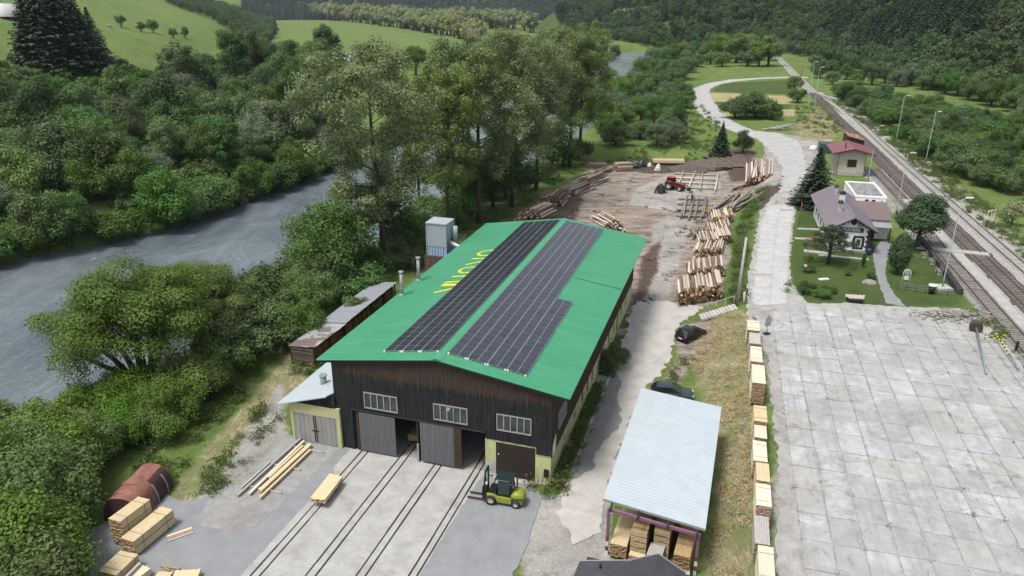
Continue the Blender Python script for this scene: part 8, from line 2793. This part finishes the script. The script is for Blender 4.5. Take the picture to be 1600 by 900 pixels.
for (px, py, s) in [(1263, 412, 0.22), (1264, 425, 0.26), (1324, 430, 0.12), (1270, 450, 0.14), (1288, 452, 0.14), (1256, 458, 0.3), (1300, 458, 0.16), (1360, 436, 0.18), (1285, 465, 0.25)]:
    b = at(px, py, TER); plant('bush', 'small garden shrub on the station lawn', 'shrub', 'shrub', b, s * 1.3, 'garden shrubs on the station lawn')
b = B(10.0, 20.6, 0); plant('bush', 'dark shrub hugging the yellow green wall of the hall', 'shrub', 'shrub', b, 0.62, None, 0.75)

# scrub right of the railway
SCR = [(1300, 150), (1335, 152), (1385, 160), (1450, 176), (1520, 192), (1700, 240), (1700, 520), (1612, 400), (1545, 338), (1482, 278), (1418, 226), (1365, 184), (1330, 167)]
def scrub_where(x, y):
    px, py, _ = proj((x, y, TER))
    row = 'by the bright meadow' if py < 178 else ('behind the lamp posts' if py < 225 else ('level with the hut' if py < 285 else 'nearest the camera'))
    col_ = ', left part' if px < 1440 else (', middle part' if px < 1540 else ', right edge')
    return ' ' + row + col_


pts = scatter(9000, (90, 240), (95, 330), lambda x, y: inpoly(*proj((x, y, TER))[:2], SCR), lambda x, y: 3.7, 255, 12)
for (x, y) in pts:
    k_ = rnd.choices(['bush', 'wood', 'dark', 'bright'], [6, 1.2, 0.6, 0.5])[0]
    s = {'bush': rnd.uniform(1.0, 1.6), 'wood': rnd.uniform(0.55, 0.9), 'dark': rnd.uniform(0.55, 0.85), 'bright': rnd.uniform(0.5, 0.8)}[k_]
    plant(k_, {'bush': 'low spreading bush in railway scrub', 'wood': 'young mid green tree in railway scrub', 'dark': 'young dark tree in railway scrub', 'bright': 'young light green tree in railway scrub'}[k_],
          'scrub_bush', 'bush', (x, y, TER - 0.15), s, 'scrub right of the railway')['label'] += scrub_where(x, y)
b = at(1580, 352, TER); plant('pale', 'pale flowering elder bush at the edge of the scrub', 'bush', 'bush', b, 0.42)
# tree row behind the bright meadow
row_ = [(1272, 106), (1284, 102), (1300, 106), (1315, 104), (1330, 112), (1345, 112), (1300, 118), (1280, 122), (1322, 124), (1362, 133), (1382, 130), (1400, 135), (1422, 134), (1440, 140), (1458, 138), (1476, 147), (1495, 150), (1512, 156), (1530, 158), (1548, 165),
        (1566, 168), (1585, 175), (1606, 180), (1628, 186), (1372, 122), (1410, 126), (1450, 130), (1490, 140), (1530, 148), (1575, 158), (1620, 170), (1340, 130), (1300, 132), (1288, 114), (1605, 205), (1625, 215)]
for i, (px, py) in enumerate(row_):
    b = at(px, py, TER); b.z = tz(b.x, b.y)
    b.z -= 1.0
    k_ = rnd.choices(['wood', 'silver', 'bright'], [5, 2.5, 1])[0]
    plant(k_, {'wood': 'rounded green tree in the row below the right forest slope', 'silver': 'greyish willow in the row below the right forest slope', 'bright': 'light green tree in the row below the right forest slope'}[k_],
          'broadleaf_tree', 'tree', b, (1.0 if px < 1350 else 1.35) * rnd.uniform(0.85, 1.15), 'tree row below the right forest slope')['label'] += (', near the junction' if px < 1300 else (', left of the bright meadow' if px < 1370 else (', above the first lamp posts' if px < 1470 else (', above the bright meadow' if px < 1560 else ', at the right edge'))))
# pale trees round the distant field
far_ = []
for i in range(70):
    f = i / 69
    px = 488 + f * 260; py = np.interp(px, [488, 560, 640, 720, 760], [30, 36, 47, 60, 92])
    far_.append((px + rnd.uniform(-3, 3), py - rnd.uniform(0, 2.0)))
for i in range(70):
    px = rnd.uniform(490, 840); py = np.interp(px, [488, 560, 640, 720, 830], [24, 28, 36, 44, 52]) - rnd.uniform(0, 7)
    far_.append((px, py))
for (px, py) in far_:
    b = at(px, max(py, 21), TER); b.z = tz(b.x, b.y)
    D = b.length
    s = 1.55 + D / 900
    if rnd.random() < 0.12: plant('spruce', 'dark conifer among the pale trees round the distant field', 'conifer', 'tree', b, s * 0.75, 'trees round the distant field')
    else: plant('pale', 'pale green tree round the distant field', 'broadleaf_tree', 'tree', b, s * rnd.uniform(0.8, 1.15), 'trees round the distant field')['label'] += (', left end' if px < 560 else (', middle' if px < 650 else (', right of middle' if px < 730 else ', right end')))
for (px, py) in [(735, 75), (760, 80), (790, 78), (820, 80), (850, 84), (880, 82), (910, 88), (940, 84), (960, 84), (770, 95), (800, 100), (830, 98), (860, 100), (890, 98), (745, 105), (720, 112), (690, 118), (650, 122), (610, 128)]:
    b = at(px, py, 0); b.z = tz(b.x, b.y)
    plant(rnd.choice(['wood', 'wood', 'silver']), 'green tree on the far bank behind the poplars', 'broadleaf_tree', 'tree', b, 1.6, 'trees on the far bank behind the poplars')

# ---- masses: forest on the slopes, undergrowth
def scatter_stuff(name, pts, protos_me, smin, smax, label, cat, seed, zoff=-0.3):
    g = np.random.default_rng(seed)
    P = np.array(pts)
    if len(P) == 0: return
    pick = g.integers(0, len(protos_me), len(P))
    root = None
    for k_, me in enumerate(protos_me):
        Q = P[pick == k_]
        if len(Q) == 0: continue
        po = inst(name, me)      # the first plant of the mass
        m = bpy.data.meshes.new(name)
        m.from_pydata([tuple(q) for q in Q], [], [])
        a = m.attributes.new('rot', 'FLOAT_VECTOR', 'POINT'); a.data.foreach_set('vector', np.stack([g.normal(0, 0.04, len(Q)), g.normal(0, 0.04, len(Q)), g.uniform(0, 6.28, len(Q))], 1).ravel().astype(np.float32))
        s = g.uniform(smin, smax, len(Q)); hgt = s * g.uniform(0.85, 1.2, len(Q))
        a = m.attributes.new('scl', 'FLOAT_VECTOR', 'POINT'); a.data.foreach_set('vector', np.stack([s, s, hgt], 1).ravel().astype(np.float32))
        o = link(bpy.data.objects.new(name, m))
        ng = bpy.data.node_groups.new(name + '_nodes', 'GeometryNodeTree')
        ng.interface.new_socket('Geometry', in_out='INPUT', socket_type='NodeSocketGeometry')
        ng.interface.new_socket('Geometry', in_out='OUTPUT', socket_type='NodeSocketGeometry')
        gi, go = ng.nodes.new('NodeGroupInput'), ng.nodes.new('NodeGroupOutput')
        ip = ng.nodes.new('GeometryNodeInstanceOnPoints'); oi = ng.nodes.new('GeometryNodeObjectInfo')
        oi.inputs['Object'].default_value = po; oi.inputs['As Instance'].default_value = True
        na, nb_ = ng.nodes.new('GeometryNodeInputNamedAttribute'), ng.nodes.new('GeometryNodeInputNamedAttribute')
        na.data_type = 'FLOAT_VECTOR'; na.inputs['Name'].default_value = 'rot'; nb_.data_type = 'FLOAT_VECTOR'; nb_.inputs['Name'].default_value = 'scl'
        e2r = ng.nodes.new('FunctionNodeEulerToRotation')
        ng.links.new(gi.outputs[0], ip.inputs['Points']); ng.links.new(oi.outputs['Geometry'], ip.inputs['Instance'])
        ng.links.new([q for q in na.outputs if q.enabled][0], e2r.inputs[0]); ng.links.new(e2r.outputs[0], ip.inputs['Rotation'])
        ng.links.new([q for q in nb_.outputs if q.enabled][0], ip.inputs['Scale']); ng.links.new(ip.outputs[0], go.inputs[0])
        md = o.modifiers.new('scatter', 'NODES'); md.node_group = ng
        tag(o, label, cat, None, 'stuff')
        tag(po, label, cat, None, 'stuff')
        po.location = Q[0]
        if root is None: root = o
    return root


fc_ = [proto_spruce(F_FARCON, 15.0, 3.6, 16, 700 + i, 0.95, 7, 4)[0] for i in range(3)]
fd_ = [round_crown('crown', 4.2, 10.5, 0.8, 18, 1100, 0.80, F_FARDEC, 710 + i)[0] for i in range(3)]
CLEAR = [(945, 30), (962, 14), (1010, 11), (1065, 9), (1065, 14), (1000, 21), (970, 31)]


def hill_points(poly, rmax, dmin, n, xr, yr, seed, inner=1.0, far=False):
    r = np.random.default_rng(seed)
    X, Y = r.uniform(xr[0], xr[1], n), r.uniform(yr[0], yr[1], n)
    sd = poly_sd(X, Y, poly)
    Rr = np.hypot(X, Y)
    k0 = (sd < -inner) & (Rr < rmax)
    X, Y = X[k0], Y[k0]
    Z = terrain_z(X, Y)
    q = np.stack([X, Y, Z], 1) - CAMP
    d = q @ CZ
    PX, PY = 800 + FOC * (q @ CX) / d, 450 - FOC * (q @ CY) / d
    vis = (d > 5) & (PX > -60) & (PX < 1660) & (PY > -25)
    out, cell = [], {}
    for x, y, z, px, py in zip(X[vis], Y[vis], Z[vis], PX[vis], PY[vis]):
        if inpoly(px, py, CLEAR): continue
        c = (int(x // dmin), int(y // dmin))
        if any((u - x) ** 2 + (v - y) ** 2 < dmin * dmin for a in (-1, 0, 1) for b in (-1, 0, 1) for (u, v) in cell.get((c[0] + a, c[1] + b), ())): continue
        cell.setdefault(c, []).append((x, y)); out.append((x, y, z - 0.4))
    return out


hp = hill_points(RIGHT_HILL, 1500, 5.0, 110000, (60, 900), (180, 1500), 21, 3.0)
con, dec = [], []
for q in hp:
    v = float(vnoise(np.array([q[0]]), np.array([q[1]]), 55, 2)[0])
    px, py, _ = proj(q)
    b = v + (0.35 if px > 1290 and py < 100 else 0) + (0.2 if px < 1000 else 0)
    (con if b + rnd.uniform(-.25, .25) > 0.74 else dec).append(q)
scatter_stuff('conifer_forest', con, fc_, 0.8, 1.4, 'dark conifer forest covering the right valley slope', 'forest', 1)
scatter_stuff('broadleaf_forest', dec, fd_, 0.7, 1.25, 'mixed broadleaf forest covering the right valley slope', 'forest', 2)
lp = hill_points(LEFT_HILL, 1500, 7.5, 40000, (-520, -60), (230, 1500), 22, 3.0)
lp = [q for q in lp if not inpoly(*proj(q)[:2], MEADOW) and (proj(q)[0] > 262) and math.hypot(q[0], q[1]) > 270]
scatter_stuff('broadleaf_forest', lp + [(x, y, tz(x, y) - 0.3) for x, y in extra_left], fd_, 0.7, 1.2, 'wood on the upper left hillside spur', 'forest', 3)
r_ = np.random.default_rng(31)
fx, fy = r_.uniform(-1500, 1500, 60000), r_.uniform(1500, 3400, 60000)
fz_ = terrain_z(fx, fy)
q = np.stack([fx, fy, fz_], 1) - CAMP; d_ = q @ CZ
PX, PY = 800 + FOC * (q @ CX) / d_, 450 - FOC * (q @ CY) / d_
kk_ = (PX > 380) & (PX < 1100) & (PY > -15) & (np.hypot(fx, fy) > 1680)
far_p = np.stack([fx, fy, fz_ - 0.5], 1)[kk_][:9000]
fb_ = [proto_spruce(F_HAZEBLUE, 15.0, 3.6, 12, 705, 1.1, 6, 3)[0]]
scatter_stuff('far_conifer_forest', [tuple(p) for p in far_p], fb_, 1.3, 2.2, 'far haze blue forest on the hills closing the valley', 'forest', 4)

ub = [round_crown('undergrowth', 2.4, 2.8, 0.0, 14, 900, 0.50, F_WOOD, 740 + i)[0] for i in range(2)]
ug = []
def ok_ug(x, y):
    d, side = left_side(x, y)
    if not side or d < 0.6: return False
    X, Y, dd = proj((x, y, tz(x, y)))
    return -60 < X < 540 and Y > 60 and not inpoly(X, Y, MEADOW) and not (X > 470 and Y < 120)
for (x, y) in scatter(9000, (-260, -10), (95, 380), ok_ug, 3.4, 1500, 66): ug.append((x, y, max(tz(x, y), WATER) - 0.3))
scatter_stuff('undergrowth', ug, ub, 0.7, 1.3, 'undergrowth between the trees of the far bank wood', 'undergrowth', 8)

# weeds and tall grass
wd = []
for i in range(3):
    g = np.random.default_rng(800 + i)
    n = 90
    C = np.stack([g.normal(0, 0.30, n), g.normal(0, 0.30, n), np.abs(g.normal(0.30, 0.20, n))], 1)
    Nn = np.stack([g.normal(0, 1, n), g.normal(0, 1, n), g.normal(0.5, 0.5, n)], 1)
    wd.append(leaf_mesh('weed', C, Nn, g.uniform(0.12, 0.30, n), F_WEED, 0.45, i, -0.8))
gd = []
for i in range(3):
    g = np.random.default_rng(820 + i)
    n = 60
    C = np.stack([g.normal(0, 0.30, n), g.normal(0, 0.30, n), np.abs(g.normal(0.12, 0.10, n))], 1)
    Nn = np.stack([g.normal(0, 1, n), g.normal(0, 1, n), g.normal(0.9, 0.4, n)], 1)
    gd.append(leaf_mesh('dry_grass', C, Nn, g.uniform(0.20, 0.5, n), F_DRY, 0.14, i, -0.4))


def fill(polys, dens, z, seed):
    r = random.Random(seed)
    out = []
    for p in polys:
        w = pxs(p, z)
        xs, ys = [q[0] for q in w], [q[1] for q in w]
        A = (max(xs) - min(xs)) * (max(ys) - min(ys))
        n = int(A * dens)
        X = np.array([r.uniform(min(xs), max(xs)) for _ in range(n)]); Y = np.array([r.uniform(min(ys), max(ys)) for _ in range(n)])
        k0 = (poly_sd(X, Y, w) < 0) & (vnoise(X, Y, 3.0, seed) > 0.35)
        Z = terrain_z(X[k0], Y[k0])
        out += list(zip(X[k0], Y[k0], Z - 0.02))
    return out


weeds = fill([[(1385, 222), (1420, 228), (1490, 275), (1560, 335), (1640, 410), (1640, 440), (1560, 372), (1440, 272)], [(1300, 158), (1385, 222), (1440, 260), (1420, 215), (1340, 160)]], 1.4, TER, 1)
weeds += fill([[(1142, 470), (1146, 400), (1152, 350), (1172, 305), (1192, 290), (1205, 298), (1180, 345), (1168, 400), (1164, 478)]], 1.6, 0.6, 2)
weeds += fill([[(1098, 540), (1064, 560), (1030, 600), (1025, 640), (1060, 605), (1095, 585)], [(885, 760), (870, 770), (858, 748), (868, 735)]], 1.2, 0, 3)
weeds += fill([[(270, 810), (345, 720), (420, 620), (470, 565), (520, 555), (480, 600), (440, 650), (350, 760), (300, 810)], [(200, 720), (300, 700), (420, 590), (380, 560), (250, 660)], [(205, 745), (275, 760), (300, 700), (230, 700)]], 2.2, 0, 4)
weeds += fill([[(900, 262), (960, 250), (1120, 250), (1150, 235), (1080, 205), (980, 245), (900, 255)], [(780, 345), (830, 310), (880, 280), (920, 262), (890, 262), (810, 300), (740, 340)], [(640, 430), (700, 390), (780, 350), (740, 345), (660, 390)]], 0.7, 0.5, 5)
weeds += [tuple(B(rnd.uniform(8.95, 9.75), rnd.uniform(0.3, 16.5))) for _ in range(120)] + [tuple(B(rnd.uniform(8.95, 9.85), rnd.uniform(19.2, 26))) for _ in range(60)] + [tuple(B(rnd.uniform(7.2, 9.9), rnd.uniform(-1.2, 0.2))) for _ in range(6)]
weeds += fill([[(1234, 478), (1228, 420), (1240, 330), (1252, 330), (1245, 400), (1262, 470)][:0] or [(1228, 470), (1234, 470), (1234, 440), (1230, 440)], [(1500, 470), (1520, 470), (1640, 600), (1640, 620), (1560, 545)]], 0.8, TER, 6)
weeds += fill([[(1240, 170), (1275, 160), (1325, 200), (1290, 215), (1245, 195)], [(1030, 240), (1130, 200), (1100, 165), (1060, 180), (1010, 232)]], 0.35, TER, 7)
jw = []
for i in range(-4, 22):
    for j in range(-22, 2):
        for q in range(2):
            if rnd.random() < 0.5:
                c_ = SO + SR * (i * sx + rnd.gauss(0, 0.02)) + SD * ((j + 0.35 + rnd.choice([0.5, 0.5, rnd.random()])) * sy + rnd.gauss(0, 0.12))
                if sd1(c_.x, c_.y, APRON) < -0.3 and in_view(c_): jw.append((c_.x, c_.y, TER + 0.01))
jm = []
for i in range(2):
    g = np.random.default_rng(850 + i); n = 26
    C = np.stack([g.normal(0, 0.10, n), g.normal(0, 0.26, n), np.abs(g.normal(0.05, 0.035, n))], 1)
    jm.append(leaf_mesh('joint_weeds', C, np.stack([g.normal(0, 1, n), g.normal(0, 1, n), g.normal(0.8, 0.4, n)], 1), g.uniform(0.06, 0.16, n), F_DARK, 0.5, i, -0.4))
scatter_stuff('joint_weeds', jw, jm, 0.3, 0.8, 'small dark weeds rooted in the slab joints', 'weeds', 9)
scatter_stuff('weeds', weeds, wd, 0.4, 1.25, 'weeds and tall grass along edges and embankments', 'weeds', 5)
dryg = fill([[(1112, 900), (1176, 900), (1174, 620), (1164, 500), (1130, 486), (1100, 500), (1080, 545), (1095, 590), (1128, 640), (1124, 760)]], 3.0, 0.7, 8)
dryg += fill([[(1395, 235), (1470, 290), (1600, 410), (1640, 440), (1640, 420), (1500, 300), (1420, 235)], [(1265, 165), (1320, 205), (1290, 230), (1240, 210)]], 0.9, TER, 9)
scatter_stuff('dry_grass', dryg, gd, 0.45, 1.0, 'flattened dry grass on the slope beside the board row', 'dry grass', 6)

ch = []
for i in range(3):
    mb = MB(); r = random.Random(i)
    for k_ in range(7):
        a = r.uniform(0, 3.1)
        mb.box((r.gauss(0, 0.5), r.gauss(0, 0.5), 0.03), (r.uniform(0.15, 0.9), r.uniform(0.05, 0.14), 0.06), a)
    ch.append(mb.mesh('wood_litter', [pm('bark_litter', (0.06, 0.042, 0.034), 0.5, 4, 0.95, 0.1, 0, 0.5), pm('pale_litter', (0.42, 0.33, 0.23), 0.3, 4, 0.9, 0.1, 0, 0.4), pm('brown_litter', (0.13, 0.09, 0.065), 0.4, 4, 0.95, 0.1, 0, 0.4)][i]))
lit = fill([[(985, 480), (900, 360), (860, 310), (930, 265), (1100, 258), (1180, 262), (1195, 300), (1150, 330), (1130, 470), (1060, 480)],
            [(1190, 300), (1240, 262), (1255, 262), (1235, 325), (1195, 340)]], 0.10, 0, 41)
lit += fill([[(860, 312), (835, 345), (905, 345), (915, 300)], [(1045, 470), (1060, 380), (1100, 340), (1075, 330), (1040, 400)], [(1060, 560), (1040, 600), (1085, 565)], [(270, 830), (340, 740), (430, 640), (300, 760)]], 0.3, 0, 42)
scatter_stuff('wood_litter', [(x, y, z + 0.03) for x, y, z in lit], ch, 0.4, 1.1, 'bark and wood litter strewn over the log yard', 'wood litter', 7, 0)

# ------------------------------------------------------------------ air
hz_m = bpy.data.materials.new('haze')
hz_m.use_nodes = True
ht = hz_m.node_tree
for n in list(ht.nodes): ht.nodes.remove(n)
ho = ht.nodes.new('ShaderNodeOutputMaterial'); hv = ht.nodes.new('ShaderNodeVolumePrincipled')
hv.inputs['Color'].default_value = (0.80, 0.89, 1.0, 1)
hv.inputs['Density'].default_value = 0.00005
hv.inputs['Anisotropy'].default_value = 0.2
ht.links.new(hv.outputs[0], ho.inputs['Volume'])
mb = MB(); mb.lim(-3600, 3600, -300, 9100, -9, 1100)
o = mb.build('haze', hz_m); o['kind'] = 'stuff'
SC.cycles.volume_bounces = 0
